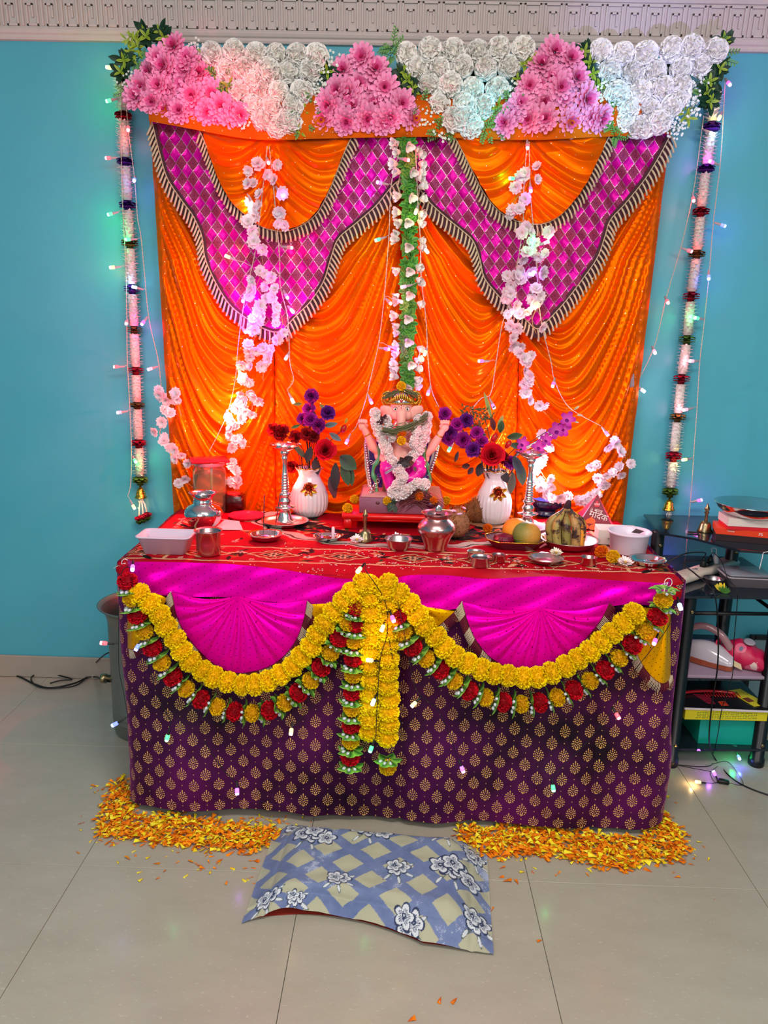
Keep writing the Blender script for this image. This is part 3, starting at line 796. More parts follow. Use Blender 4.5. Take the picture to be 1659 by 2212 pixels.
vfringe(Lrim, .014); vfringe(Rrim, .014); vfringe(Yl[2:8], .008); vfringe(Yr[1:6], .010); vfringe(Yc1, .006); vfringe(Yc2, .006)
# ------------------------------------------------------------------ flower and leaf shapes
def hexmix(a, b, t): A, B = lin(a), lin(b); return tuple(A[i]*(1-t)+B[i]*t for i in range(3))
def bloom(rings, name, z0=0.0, seed=1, mats=None, core=None):
    rs = random.Random(seed); mb = MB()
    for (n, tilt, L, W, curl, c0, c1, r0, zz, kw) in rings:
        off = rs.random()*6
        for k in range(n):
            az = off+2*PI*k/n+rs.uniform(-.12, .12)*6/n
            mb.petal((r0*math.cos(az), r0*math.sin(az), zz+z0), az, tilt+rs.uniform(-7, 7), L*rs.uniform(.88, 1.1), W, curl+rs.uniform(-8, 8), lin(c0), lin(c1), **kw)
    if core: mb.c = lin(core[1]); mb.ell((0, 0, core[2]), core[0], 8, 5)
    return mb.mesh(name, mats or MT['petal'])
def chrysanth(R, co, ci, seed):
    k = R/.045
    return bloom([(13, 78, .046*k, .021*k, -6, ci, co, .004*k, 0, dict(tip=.45)), (12, 62, .040*k, .019*k, 4, ci, co, .004*k, .004*k, dict(tip=.45)),
                  (11, 44, .034*k, .016*k, 10, ci, co, .003*k, .006*k, dict(tip=.4)), (9, 24, .028*k, .012*k, 16, ci, hexs(ci, co), .002*k, .008*k, dict(tip=.4)),
                  (6, 8, .022*k, .009*k, -14, ci, ci, .001*k, .008*k, dict(tip=.3))], 'chrysanthemum', seed=seed)
def hexs(a, b):
    a = a.lstrip('#'); b = b.lstrip('#'); return '#'+''.join('%02x' % int((int(a[i:i+2], 16)+int(b[i:i+2], 16))/2) for i in (0, 2, 4))
def carnation(R, c0, c1, seed, name='carnation'):
    k = R/.04; rings = []
    for j, (n, tilt, L) in enumerate(((16, 96, .038), (16, 82, .039), (15, 66, .040), (13, 50, .040), (11, 34, .040), (8, 18, .039), (5, 5, .037))):
        rings.append((n, tilt, L*k, .021*k, 14 if j % 2 else -16, c0, c1, .002*k, .002*j*k*.5, dict(rows=3, tip=1.0, notch=.28 if j % 2 else -.28, cup=.45)))
    return bloom(rings, name, seed=seed)
def pompon(R, c0, c1, seed, n=230, name='pompom', W=.30, jag=True):
    rs = random.Random(seed); mb = MB(); mb.c = lin(c0); mb.ell((0, 0, 0), R*.74, 14, 9); A, B = lin(c0), lin(c1)
    for i in range(n):
        z = 1-2*(i+.5)/n; a = i*2.39996; s = math.sqrt(1-z*z); d = Vector((s*math.cos(a), s*math.sin(a), z))
        d = (d+Vector([rs.uniform(-.12, .12) for _ in range(3)])).normalized(); t = d.orthogonal().normalized(); t = Matrix.Rotation(rs.uniform(0, 6.28), 3, d) @ t
        q = d.cross(t); w_ = R*W*rs.uniform(.7, 1.2)*.5; L0, L1 = R*.62, R*rs.uniform(.93, 1.05)
        m = tuple(A[k]*.45+B[k]*.55 for k in range(3)); sh = rs.uniform(.85, 1.08); e = tuple(min(1, B[k]*sh) for k in range(3))
        b0 = mb.v(d*L0, A); l = mb.v(d*(L0+L1)*.52+t*w_*.7+q*w_*.3, m); r = mb.v(d*(L0+L1)*.52-t*w_*.7+q*w_*.3, m)
        tl = mb.v(d*L1*.97+t*w_*1.1, e); tm = mb.v(d*L1*1.03+q*w_*.35, e); tr_ = mb.v(d*L1*.97-t*w_*1.1, e)
        mb.f(b0, l, r); mb.f(l, tl, tm); mb.f(l, tm, r); mb.f(r, tm, tr_)
    return mb.mesh(name, MT['petal'])
def mk_white(): return [pompon(.037, '#e9e5da', '#fffdf8', s, 240, 'carnation', W=.60) for s in (4, 5, 6)]
WHITES = mk_white()
PINKS = [chrysanth(.046, '#ffa8d2', '#d8327f', s) for s in (1, 2, 3)]

def leaf_into(mb, base, d, up, L, W, c0, c1, edge=None, rows=5, fold=.25, droop=.3):
    d = Vector(d).normalized(); up = Vector(up); s = d.cross(up)
    if s.length < 1e-4: s = d.orthogonal()
    s.normalize(); n = s.cross(d); p = Vector(base); prev = None
    for i in range(rows+1):
        t = i/rows; w = W*.5*math.sin(PI*min(1, t*.97+.03))**.8; dd = (d-n*droop*t).normalized()
        if i: p = p+dd*(L/rows)
        cm = lin(c0) if not isinstance(c0, tuple) else c0; ce = lin(edge or c1)
        a = mb.v(p-s*w+n*w*fold, ce); b = mb.v(p, hexmix(c0, c1, t)); c = mb.v(p+s*w+n*w*fold, ce)
        if prev: mb.f(prev[0], prev[1], b, a); mb.f(prev[1], prev[2], c, b)
        prev = (a, b, c)
def sprig(kind, seed):
    rs = random.Random(seed); mb = MB()
    if kind == 'broad':
        for k in range(6):
            a = k*1.05+rs.uniform(-.3, .3); leaf_into(mb, (0, 0, .004), (math.cos(a), math.sin(a), .35), (0, 0, 1), rs.uniform(.035, .055), .022, '#0a2016', '#163a22', rows=4)
        for k in range(4):
            a = k*1.6+.5; leaf_into(mb, (0, 0, .008), (math.cos(a), math.sin(a), .9), (0, 0, 1), .03, .010, '#5b7a1c', '#9db53a', rows=4)
    elif kind == 'fern':
        for b in range(3):
            a = b*2.1+rs.uniform(-.3, .3); dx = Vector((math.cos(a), math.sin(a), .5)).normalized()
            mb.c = lin('#35602a'); mb.tube([dx*.0, dx*.03, dx*.055], [.0012, .001, .0006], 4)
            for k in range(9):
                q = dx*(.010+.005*k); sd = dx.cross(Vector((0, 0, 1))).normalized()*(1 if k % 2 else -1)
                leaf_into(mb, q, sd+dx*.8, (0, 0, 1), .017*(1-k*.05), .006, '#2e6030', '#6ba04a', rows=3)
    elif kind == 'yellow':
        for b in range(7):
            a = b*.9+rs.uniform(-.4, .4); leaf_into(mb, (rs.uniform(-.01, .01), rs.uniform(-.01, .01), .004), (math.cos(a), math.sin(a), rs.uniform(.4, 1)), (0, 0, 1), rs.uniform(.025, .04), .009, '#3e6420', '#a5b838', rows=4)
    elif kind == 'tiny':
        for b in range(16):
            a = rs.uniform(0, 6.28); r = rs.uniform(.004, .035); p = Vector((r*math.cos(a), r*math.sin(a), rs.uniform(.006, .024)))
            mb.c = lin('#5d7a48'); mb.tube([(0, 0, 0), p*.6, p], .0006, 3, cap=False)
            for k in range(5): mb.petal(p, k*1.257+a, 62, .0052, .0045, 15, lin('#d9e0d0'), lin('#f2f4ee'), rows=2)
    return mb.mesh(kind+'_sprig', MT['leaf'])
SPR = {k: [sprig(k, s) for s in (1, 2)] for k in ('broad', 'fern', 'yellow', 'tiny')}
HY = 2.665
def face(du=0., dv=0.):   # direction roughly towards the viewer
    return Vector((du+random.uniform(-.28, .28), -1, dv+random.uniform(-.28, .28)-.1))
clusters = [
 ('flower_arrangement', 'pink', 200, [(525, 185), (425, 262), (610, 275), (372, 352), (520, 355), (690, 355), (600, 330), (320, 440), (430, 430), (495, 465), (590, 430), (760, 480), (640, 500), (290, 500), (385, 530), (475, 570), (560, 590), (650, 560), (735, 595), (820, 560), (885, 600), (940, 612), (800, 620), (465, 310)], 'pink chrysanthemum panel at the left end of the flower row, lit red below'),
 ('flower_arrangement', 'white', 200, [(765, 225), (905, 210), (1050, 230), (1175, 240), (1310, 240), (1435, 245), (855, 340), (975, 330), (1120, 335), (1250, 345), (1390, 340), (945, 480), (1075, 450), (1190, 470), (1340, 480), (1030, 560), (1150, 580), (1280, 570), (1090, 650), (1210, 680), (1275, 660), (1030, 400), (1180, 700)], 'white carnation panel between the left end and middle pink panels'),
 ('flower_arrangement', 'pink', 640, [(425, 255), (305, 340), (510, 335), (400, 425), (270, 465), (565, 440), (215, 560), (365, 565), (500, 540), (670, 545), (450, 640), (600, 630), (745, 640), (180, 650), (320, 660), (560, 660), (480, 460), (340, 480)], 'pink chrysanthemum panel in the middle, above the green leaf garland'),
 ('flower_arrangement', 'white', 640, [(705, 230), (855, 200), (1005, 215), (1160, 215), (1295, 200), (1450, 195), (770, 320), (915, 325), (1060, 310), (1215, 320), (1360, 310), (845, 420), (985, 425), (1130, 450), (1285, 455), (915, 550), (1070, 550), (1195, 570), (1000, 650), (1120, 690), (1060, 640)], 'white carnation panel right of the middle, tinted blue-green at its tip'),
 ('flower_arrangement', 'pink', 1099, [(290, 220), (210, 300), (390, 260), (280, 380), (430, 390), (130, 430), (75, 550), (220, 530), (350, 520), (490, 520), (20, 620), (130, 650), (240, 640), (390, 660), (530, 640), (330, 440), (190, 440), (580, 640), (-20, 670)], 'pink chrysanthemum panel above the right magenta swag, between two white panels'),
 ('flower_arrangement', 'white', 1099, [(585, 215), (730, 225), (875, 230), (1040, 200), (1165, 190), (1320, 210), (640, 340), (790, 350), (940, 340), (1100, 320), (1235, 300), (690, 480), (840, 470), (980, 450), (1100, 440), (760, 580), (900, 590), (1040, 560), (960, 660), (820, 690), (1090, 500), (740, 660), (870, 690)], 'white carnation panel at the right end of the flower row')]
gm = mat('foliage_backing', '#1c3a20', .8, noise_amt=.4)
for nm, colr, ox, pts, lab in clusters:
    px = [(ox+a*.3376, 40+b*.3376) for a, b in pts]; cu = sum(p[0] for p in px)/len(px); cv = sum(p[1] for p in px)/len(px)
    t = empty(nm, U(cu, cv, HY+.02), lab, 'flower panel', None)
    # net backing that carries the blossoms
    for i, (u, v) in enumerate(px):
        P = U(u, v, HY+random.uniform(-.010, .010)); R_ = aim(face((u-cu)*.004, (cv-v)*.004), random.uniform(0, 6))
        if colr == 'pink': place('chrysanthemum', random.choice(PINKS), t, P, R_, random.uniform(.90, 1.06))
        else: place('carnation', random.choice(WHITES), t, P, R_, random.uniform(.92, 1.08))
    mb = MB()
    ring = sorted(px, key=lambda q: math.atan2(q[1]-cv, q[0]-cu))
    c0 = mb.v(U(cu, cv, HY+.028)); ids = [mb.v(U(lerp(cu, u, .86), lerp(cv, v, .86), HY+.03)) for u, v in ring]
    for k in range(len(ids)): mb.f(c0, ids[k], ids[(k+1) % len(ids)])
    mb.build('netting', gm, t, smooth=False)
sprays = [('dark leafy spray with yellow-green tips at the left end of the flower row', [(268, 132, 'broad'), (300, 100, 'yellow'), (318, 78, 'broad'), (285, 82, 'yellow'), (262, 160, 'broad'), (280, 120, 'yellow'), (284, 176, 'tiny'), (276, 200, 'fern'), (350, 76, 'broad'), (300, 130, 'fern')]),
 ('leafy spray between the left pink panel and the white panel beside it', [(428, 108, 'tiny'), (440, 128, 'yellow'), (456, 150, 'yellow'), (474, 168, 'fern'), (490, 190, 'yellow'), (500, 212, 'fern'), (524, 238, 'tiny'), (532, 262, 'tiny')]),
 ('leafy spray with tiny white blossoms left of the middle pink panel', [(712, 140, 'tiny'), (702, 160, 'broad'), (694, 186, 'tiny'), (684, 206, 'tiny'), (672, 228, 'fern'), (664, 246, 'yellow'), (655, 262, 'fern'), (642, 284, 'yellow')]),
 ('dark green leafy spray right of the middle pink panel', [(852, 100, 'fern'), (846, 122, 'fern'), (868, 152, 'broad'), (880, 180, 'broad'), (894, 198, 'broad'), (908, 220, 'fern'), (922, 240, 'tiny'), (925, 262, 'tiny'), (965, 285, 'tiny'), (946, 280, 'fern')]),
 ('bright green spray left of the right pink panel', [(1146, 122, 'yellow'), (1136, 142, 'yellow'), (1124, 172, 'broad'), (1110, 198, 'tiny'), (1095, 218, 'fern'), (1076, 236, 'yellow'), (1066, 252, 'fern'), (1052, 274, 'fern'), (1084, 262, 'fern')]),
 ('dark broad-leaved spray right of the right pink panel', [(1266, 108, 'broad'), (1272, 130, 'broad'), (1282, 160, 'broad'), (1290, 182, 'yellow'), (1300, 205, 'tiny'), (1308, 232, 'tiny'), (1318, 250, 'fern'), (1322, 274, 'fern'), (1328, 292, 'fern')]),
 ('dark leafy spray with white buds at the right end of the flower row', [(1556, 92, 'broad'), (1560, 122, 'fern'), (1548, 148, 'broad'), (1538, 172, 'broad'), (1526, 194, 'broad'), (1506, 172, 'tiny'), (1492, 210, 'tiny'), (1530, 218, 'broad'), (1500, 232, 'tiny'), (1482, 250, 'yellow'), (1468, 268, 'tiny'), (1450, 280, 'tiny'), (1514, 204, 'fern')])]
for lab, pts in sprays:
    cu = sum(p[0] for p in pts)/len(pts); cv = sum(p[1] for p in pts)/len(pts)
    t = empty('greenery_spray', U(cu, cv, HY+.03), lab, 'foliage')
    for u, v, k in pts:
        nm = {'broad': 'leaf_sprig', 'fern': 'fern_sprig', 'yellow': 'leaf_sprig', 'tiny': 'blossom_sprig'}[k]
        for rep in range(2):
            place(nm, SPR[k][rep], t, U(u+random.uniform(-7, 7), v+random.uniform(-7, 7), HY+.012-.012*rep), aim(face(), random.uniform(0, 6)), random.uniform(.75, 1.0))

# ------------------------------------------------------------------ the two side garlands of white beads
def star_segment(L):
    mb = MB(); n = max(2, int(round(L/.0115))); mb.c = lin('#cfc8c0'); mb.tube([(0, 0, 0), (0, 0, L)], .0165, 12)
    for i in range(n):
        for k in range(11):
            a = 2*PI*(k+.5*(i % 2))/11+random.uniform(-.1, .1); p = (.009*math.cos(a), .009*math.sin(a), (i+.5)*L/n)
            mb.petal(p, a, 70+random.uniform(-16, 16), .0215, .0100, 10, lin('#d0c8c4'), lin('#fbf9fa'), rows=2, tip=.15)
    return mb.mesh('white_bead_segment', MT['petal'])
SEG = {}
def seg(L):
    k = round(L/.012)*.012
    if k not in SEG: SEG[k] = star_segment(k)
    return SEG[k]
def bandmesh(c0, c1):
    mb = MB(); mb.c = lin(c0); mb.tube([(0, 0, 0), (0, 0, .032)], .012, 8)
    for i in range(3):
        for k in range(8):
            a = 2*PI*(k+.5*(i % 2))/8; mb.petal((.009*math.cos(a), .009*math.sin(a), .006+.010*i), a, 62+12*i, .0205, .017, 25, lin(c0), lin(c1), rows=3, tip=.75, cup=.3)
    return mb.mesh('coloured_band', MT['petal'])
BM = {'red': bandmesh('#5c0014', '#b40a30'), 'purple': bandmesh('#2a0a52', '#5b1a8c'), 'green': bandmesh('#2c4012', '#5a7a26'), 'brown': bandmesh('#3c2c10', '#7a6226')}
bellm = MB(); bellm.lathe([(.0, .052), (.004, .051), (.005, .040), (.010, .038), (.013, .030), (.0155, .018), (.019, .008), (.0235, .003), (.0225, 0), (.019, .004), (.012, .028), (0, .034)], 20, cap=False)
for i in range(26):
    a = i*2.4; z = .010+.022*(i/26); r = .0205-(.0095)*(z-.004)/.03
    bellm.ell((r*math.cos(a), r*math.sin(a), z), .0024, 5, 3)
bellm = bellm.mesh('bell', MT['gold'])
def side_garland(bands, top, bot, pu, label):
    Y = 2.838
    def at(v): return U(curve1(pu, v), v, Y)
    t = empty('bead_garland', at(top), label, 'garland', None)
    ev = [top]+[x for b in bands for x in b[:2]]+[bot]
    segs = []; cur = top
    for v0, v1, c in bands: segs.append((cur, v0, None)); segs.append((v0, v1, c)); cur = v1
    for v0, v1, c in segs:
        if v1-v0 < 4: continue
        A, B = at(v1), at(v0); d = B-A; L = d.length
        if c is None:
            k = round(L/.012)*.012
            if k < .012: continue
            place('white_bead_segment', seg(L), t, A, aim(d, random.uniform(0, 3)), (1, 1, L/k))
        else: place('coloured_band', BM[c], t, A, aim(d, random.uniform(0, 3)), (1, 1, L/.032))
    # bell, three strands and end flowers
    v = bands[-1][1]; P = at(v); place('bell', bellm, t, P-Vector((0, 0, .050)), None)
    for k, dx in enumerate((-.008, .006, .016)):
        q = P-Vector((0, 0, .045)); e = q+Vector((dx*1.3, -.006*(k == 1), -.075+.008*k)); mb = MB(); mb.c = lin('#e6e2dc')
        mb.tube([q, (q+e)/2+Vector((dx*.2, 0, 0)), e], [.0022, .0030, .0036], 6)
        for j in range(2): leaf_into(mb, q.lerp(e, .35+.35*j), (random.uniform(-.6, .6), -.2, .8), (0, -1, 0), .014, .004, '#e8e4da', '#f0eee8', rows=3)
        mb.build('strand', MT['petal'], t)
        place('end_flower', BM['red'], t, e-Vector((0, 0, .022)), None, .62); place('end_leaf', BM['green'], t, e-Vector((0, 0, .034)), None, .5)
    mb = MB(); mb.tube([at(top-22), at(top)], .0012, 4); mb.build('thread', MT['wire'], t)
side_garland([(240, 262, 'red'), (340, 360, 'purple'), (433, 455, 'purple'), (514, 538, 'brown'), (614, 636, 'purple'), (704, 722, 'brown'), (792, 810, 'red'), (868, 884, 'brown'), (948, 968, 'red'), (1028, 1048, 'green')], 168, 1048, [(165, 263), (340, 270), (536, 281), (720, 290), (880, 296), (1040, 303)], 'white bead garland with coloured bands and a gold bell, left of the backdrop')
side_garland([(262, 290, 'purple'), (355, 376, 'purple'), (447, 470, 'red'), (540, 560, 'brown'), (630, 652, 'red'), (724, 745, 'green'), (808, 830, 'red'), (892, 912, 'brown'), (974, 998, 'red'), (1052, 1074, 'green')], 196, 1074, [(190, 1545), (276, 1537), (366, 1525), (458, 1514), (550, 1505), (640, 1493), (735, 1484), (820, 1472), (900, 1464), (986, 1455), (1065, 1447)], 'white bead garland with coloured bands and a gold bell, right of the backdrop')

# ------------------------------------------------------------------ central green leaf garland with white blossoms
lw = MB()
for k in range(9):
    a = k*2*PI/9; leaf_into(lw, (0, 0, 0), (math.cos(a), math.sin(a), -.35+.5*(k % 3)), (0, 0, 1), .030, .019, '#0b5228', '#178238', edge='#62a834', rows=4, fold=.3)
lw = lw.mesh('leaf_whorl', MT['leaf'])
tul = MB()
for k in range(6): tul.petal((.001*math.cos(k*1.05), .001*math.sin(k*1.05), 0), k*1.05, 38 if k % 2 else 30, .022, .014, -24 if k % 2 else 10, lin('#d8d6c4'), lin('#f5f3ee'), rows=4, tip=.5, cup=.4)
tul = tul.mesh('white_blossom', MT['petal'])
cg = empty('leaf_garland', U(880, 300, 2.69), 'green leaf garland dotted with white blossoms hanging down the middle of the backdrop', 'garland')
gp = resample(smoothpath([U(878, 300, 2.682), U(884, 420, 2.682), U(883, 560, 2.684), U(880, 700, 2.686), U(880, 836, 2.688)], 20), .0255)
mb = MB(); mb.tube(gp[::3]+[gp[-1]], .003, 6); mb.build('stem', mat('green_stem', '#2c5a28', .6), cg)
for i, p in enumerate(gp):
    for sx_ in (-1, 1): place('leaf_whorl', lw, cg, p+Vector((sx_*random.uniform(.006, .014), random.uniform(-.010, .004), random.uniform(-.008, .008))), aim((sx_*random.uniform(-.1, .9), -1, random.uniform(-.7, .4)), random.uniform(0, 6)), random.uniform(.72, .95))
    for sd in (-1, 1):
        if random.random() < .66:
            q = p+Vector((sd*random.uniform(.022, .034), -.012, random.uniform(-.012, .012)))
            place('white_blossom', tul, cg, q, aim((sd*1.0, -.6, random.uniform(-.8, .4))), random.uniform(1.15, 1.55))
    if i % 3 == 1: place('white_blossom', tul, cg, p+Vector((random.uniform(-.008, .008), -.024, 0)), aim((random.uniform(-.6, .6), -1, -.5)), 1.35)

# ------------------------------------------------------------------ cherry blossom vines
def cherry(seed, col0='#e6cfdc', col1='#f6eef4'):
    rs = random.Random(seed); mb = MB()
    for rr in range(2):
        for k in range(5):
            mb.petal((0, 0, .002*rr), k*1.257+rr*.6+rs.uniform(-.1, .1), 66-26*rr+rs.uniform(-8, 8), .021-.005*rr, .021-.004*rr, 14, lin(col0), lin(col1), rows=3, tip=.85, notch=.1, cup=.3)
    mb.c = lin('#d9c078'); mb.ell((0, 0, .003), .0026, 6, 4)
    return mb.mesh('blossom', MT['cherry'])
def cherrymat():
    m = mat('sheer_blossom_petals', vcol=True, rough=.7, vary=.06, spec=.2); N = NT(m); b = N.n['Principled BSDF']
    tl = N.new('ShaderNodeBsdfTranslucent'); a = N.new('ShaderNodeAttribute'); a.attribute_name = 'Col'; N.con(a.outputs['Color'], tl.inputs[0])
    ms = N.new('ShaderNodeMixShader'); ms.inputs[0].default_value = .35; N.con(b.outputs[0], ms.inputs[1]); N.con(tl.outputs[0], ms.inputs[2])
    N.con(ms.outputs[0], N.n['Material Output'].inputs[0]); return m
MT['cherry'] = cherrymat()
CH = [cherry(s) for s in (1, 2, 3)]; CHP = [cherry(5, '#e04a9a', '#e667b0')]
vinem = mat('pale_brown_vine', '#c08a5a', .6)
def vine(paths, Y, label, group=None, dens=.030, spread=17):
    t = empty('blossom_vine', U(paths[0][0][0], paths[0][0][1], Y), label, 'garland', group)
    for pp in paths:
        w = smoothpath([U(u, v, Y) for u, v in pp], 10); mb = MB(); mb.tube(w, .0012, 4, cap=False); mb.build('vine_stem', vinem, t)
        pts = resample(w, dens)
        for i, p in enumerate(pts[:-1]):
            for r in range(2 if random.random() < .55 else 1):
                q = p+Vector((random.uniform(-spread, spread)*.0016, random.uniform(-.03, -.004), random.uniform(-.014, .014)))
                place('blossom', random.choice(CH), t, q, aim((random.uniform(-.9, .9), -1, random.uniform(-.8, .6)), random.uniform(0, 6)), random.uniform(.8, 1.15))
    return t
v1 = vine([[(552, 350), (546, 400), (548, 460), (560, 520), (568, 570)]], 2.672, 'pink-white blossom vine hanging at the left swag, the left strand of its top pair')
v1 = vine([[(584, 352), (592, 400), (594, 460), (608, 520), (600, 545)]], 2.672, 'pink-white blossom vine hanging at the left swag, the right strand of its top pair', dens=.05)
vine([[(566, 590), (548, 640), (562, 690), (540, 760), (530, 830), (545, 880), (520, 920)], [(596, 600), (590, 640), (610, 700), (575, 750), (568, 820)], [(535, 850), (518, 890), (497, 930), (515, 960), (540, 965)]], 2.672, 'long blossom vine lit red on the left half of the orange backdrop')
vine([[(352, 845), (362, 900), (345, 935), (372, 965), (400, 990), (430, 1020)], [(378, 850), (392, 900)], [(400, 1040), (428, 1060)], [(500, 995), (512, 1040), (505, 1065)]], 2.70, 'pinkish blossom vine curling over the left edge of the backdrop to the water jar', spread=12)
vine([[(1150, 370), (1128, 410), (1108, 450), (1140, 480)]], 2.672, 'white blossom vine at the top of the right orange swag')
vine([[(1150, 490), (1118, 560), (1110, 620), (1105, 680), (1115, 740), (1140, 790), (1145, 850), (1180, 895)], [(1166, 500), (1160, 560), (1166, 640), (1150, 690), (1158, 720)], [(1112, 590), (1118, 650)]], 2.672, 'long white blossom vine down the right magenta swag to the bright lamp')
vine([[(1172, 930), (1178, 975), (1168, 1015), (1190, 1048)], [(1160, 1045), (1205, 1072), (1255, 1080), (1298, 1058), (1330, 1020), (1345, 985), (1330, 935)], [(1320, 960), (1352, 990)], [(1290, 1010), (1310, 1040)], [(1240, 1080), (1215, 1060)]], 2.705, 'lilac-white blossom vine looping above the pyramid box on the right')

# ------------------------------------------------------------------ string lights
BC = {'red': ((1, .03, .06), '#ff3048'), 'pink': ((1, .22, .32), 0), 'mag': ((.95, .05, .75), 0), 'pur': ((.42, .10, 1), 0), 'blue': ((.10, .16, 1), 0), 'green': ((.02, 1, .22), 0), 'warm': ((1, .62, .22), 0), 'yel': ((1, .85, .2), 0), 'white': ((1, .72, .68), 0), 'cyan': ((.3, .6, 1), 0)}
EM = {}
for k, (c, _) in BC.items():
    m = bpy.data.materials.new('lit_%s_bulb' % k); m.use_nodes = True; b = m.node_tree.nodes['Principled BSDF']
    b.inputs['Base Color'].default_value = (*[min(1, .05+.6*x) for x in c], 1); b.inputs['Roughness'].default_value = .2
    b.inputs['Emission Color'].default_value = (*[x*.94+.06 for x in c], 1); b.inputs['Emission Strength'].default_value = 1.6; EM[k] = m
HOT = {}
for k, (c, _) in BC.items():
    m = bpy.data.materials.new('glowing_%s_tip' % k); m.use_nodes = True; b = m.node_tree.nodes['Principled BSDF']; b.inputs['Emission Color'].default_value = (*[x*.8+.2 for x in c], 1); b.inputs['Emission Strength'].default_value = 2.6; HOT[k] = m
def capmesh(k):
    mb = MB(); mb.lathe([(.0042, 0), (.0062, .003), (.0064, .015), (.0052, .021), (.0028, .0205), (.0022, .016), (0, .015)], 10, cap=False); n = len(mb.F); mb.M = [1 if i // 10 >= 2 else 0 for i in range(n)]; return mb.mesh('bulb_cap', [EM[k], HOT[k]])
CAP = {k: capmesh(k) for k in BC}
soc = MB(); soc.lathe([(.0018, -.022), (.0030, -.021), (.0044, -.008), (.0052, .0), (.0054, .003), (.0, .003)], 10, cap=False)
socw = soc.mesh('socket', mat('frosted_socket', '#b09aa2', .35, spec=.5)); socb = MB(); socb.lathe([(.0014, -.020), (.0028, -.018), (.0036, 0), (.0036, .002), (0, .002)], 8, cap=False); socb = socb.mesh('socket', MT['wireb'])
def lights(Y, path, bulbs, label, black=False, energy=.10, scb=1.0, group=None):
    YY = Y if callable(Y) else (lambda u, v: Y)
    w = []
    for seg_ in (path if isinstance(path[0], list) else [path]):
        w.append(smoothpath([U(u, v, YY(u, v)) for u, v in seg_], 8))
    t = empty('string_lights', w[0][0], label, 'string lights', group)
    mb = MB(); allp = [p for s in w for p in s]
    for s in w:
        n = len(s)
        for ph in (0, PI):     # two twisted strands
            rs_ = resample(s, .004) if not black else s
            r = .0010 if not black else .0011
            if black and ph: continue
            q = [p+(Vector((math.cos(i*.9+ph), math.sin(i*.9+ph), 0))*(.0009 if not black else 0)) for i, p in enumerate(rs_)]
            if black and s is not w[0]: m2 = MB(); m2.tube(q, r, 4, cap=False); m2.build('cord', MT['wireb'], t)
            else: mb.tube(q, r, 4, cap=False)
    for (u, v, c) in bulbs:
        P = U(u, v, YY(u, v)-.006); near = min(allp, key=lambda q: (q-P).length) if allp else P+Vector((0, 0, .03))
        d = (P-near); 
        if d.length < .018: d = Vector((random.uniform(-.6, .6), -.4, -1)) if d.length < .004 else d+Vector((0, -.01, -.02))
        d.normalize(); ln = .021*scb
        if (P-d*.022-near).length > .004: mb.tube([near, near.lerp(P-d*ln, .5)+Vector((0, 0, .004)), P-d*ln], .0009, 4, cap=False)
        b = place('bulb', CAP[c], t, P, aim(d), scb)
        local('socket', socb if black else socw, b, (0, 0, 0))
        pl = bpy.data.lights.new('bulb_glow', 'POINT'); pl.color = BC[c][0]; pl.energy = energy; pl.shadow_soft_size = .006
        lo = bpy.data.objects.new('bulb_glow', pl); COL.objects.link(lo); lo.location = P+d*.030+Vector((0, -.006, 0))
    mb.build('cord', MT['wireb'] if black else MT['wire'], t)
    return t
WL = 2.815
lights(WL, [(262, 150), (262, 340), (266, 470), (272, 575), (274, 700), (275, 780), (280, 875), (284, 975), (282, 1045), (276, 1072)], [(242, 147, 'warm'), (241, 216, 'green'), (240, 341, 'red'), (244, 461, 'green'), (249, 577, 'yel'), (274, 694, 'red'), (257, 792, 'red'), (264, 890, 'pink'), (290, 992, 'green'), (286, 1090, 'warm')], 'string of coloured bulbs hanging along the outer side of the left bead garland', scb=.95)
lights(WL-.01, [(272, 180), (276, 270), (290, 380), (297, 470), (304, 508), (312, 590), (322, 690), (342, 780), (352, 860), (372, 940), (385, 985)], [(277, 273, 'red'), (291, 386, 'blue'), (283, 517, 'green'), (297, 622, 'cyan'), (312, 693, 'mag'), (330, 795, 'pink'), (360, 888, 'pink'), (368, 964, 'white')], 'string of coloured bulbs between the left bead garland and the backdrop', scb=.95)
lights(WL-.01, [(1520, 250), (1500, 400), (1484, 480), (1468, 545), (1440, 640), (1416, 740), (1385, 810), (1350, 865), (1300, 918), (1262, 890), (1240, 900)], [(1532, 286, 'cyan'), (1497, 426, 'red'), (1484, 540, 'red'), (1440, 648, 'red'), (1412, 756, 'pink'), (1384, 840, 'white')], 'string of mostly red bulbs slanting from the right bead garland to the backdrop', scb=.95)
lights(WL, [(1566, 180), (1558, 330), (1548, 420), (1541, 480), (1532, 590), (1522, 690), (1512, 780), (1506, 880), (1500, 960), (1495, 1040), (1487, 1130), (1480, 1215)], [(1572, 177, 'mag'), (1556, 250, 'yel'), (1542, 352, 'mag'), (1556, 485, 'blue'), (1531, 594, 'blue'), (1510, 688, 'green'), (1499, 780, 'pink'), (1486, 884, 'pink'), (1484, 992, 'yel'), (1505, 1082, 'mag'), (1484, 1135, 'pink'), (1462, 1222, 'pur')], 'string of magenta and blue bulbs on the wall right of the right bead garland', scb=.95)
lights(2.668, [(577, 316), (574, 350), (562, 460), (552, 540), (530, 640), (515, 740), (508, 820), (492, 890), (470, 940), (452, 975)], [(578, 346, 'red'), (548, 455, 'white'), (498, 557, 'yel'), (527, 642, 'pur'), (526, 712, 'pur'), (516, 800, 'yel'), (488, 894, 'white')], 'string of bulbs falling down the left half of the backdrop towards the water jar', scb=.95)
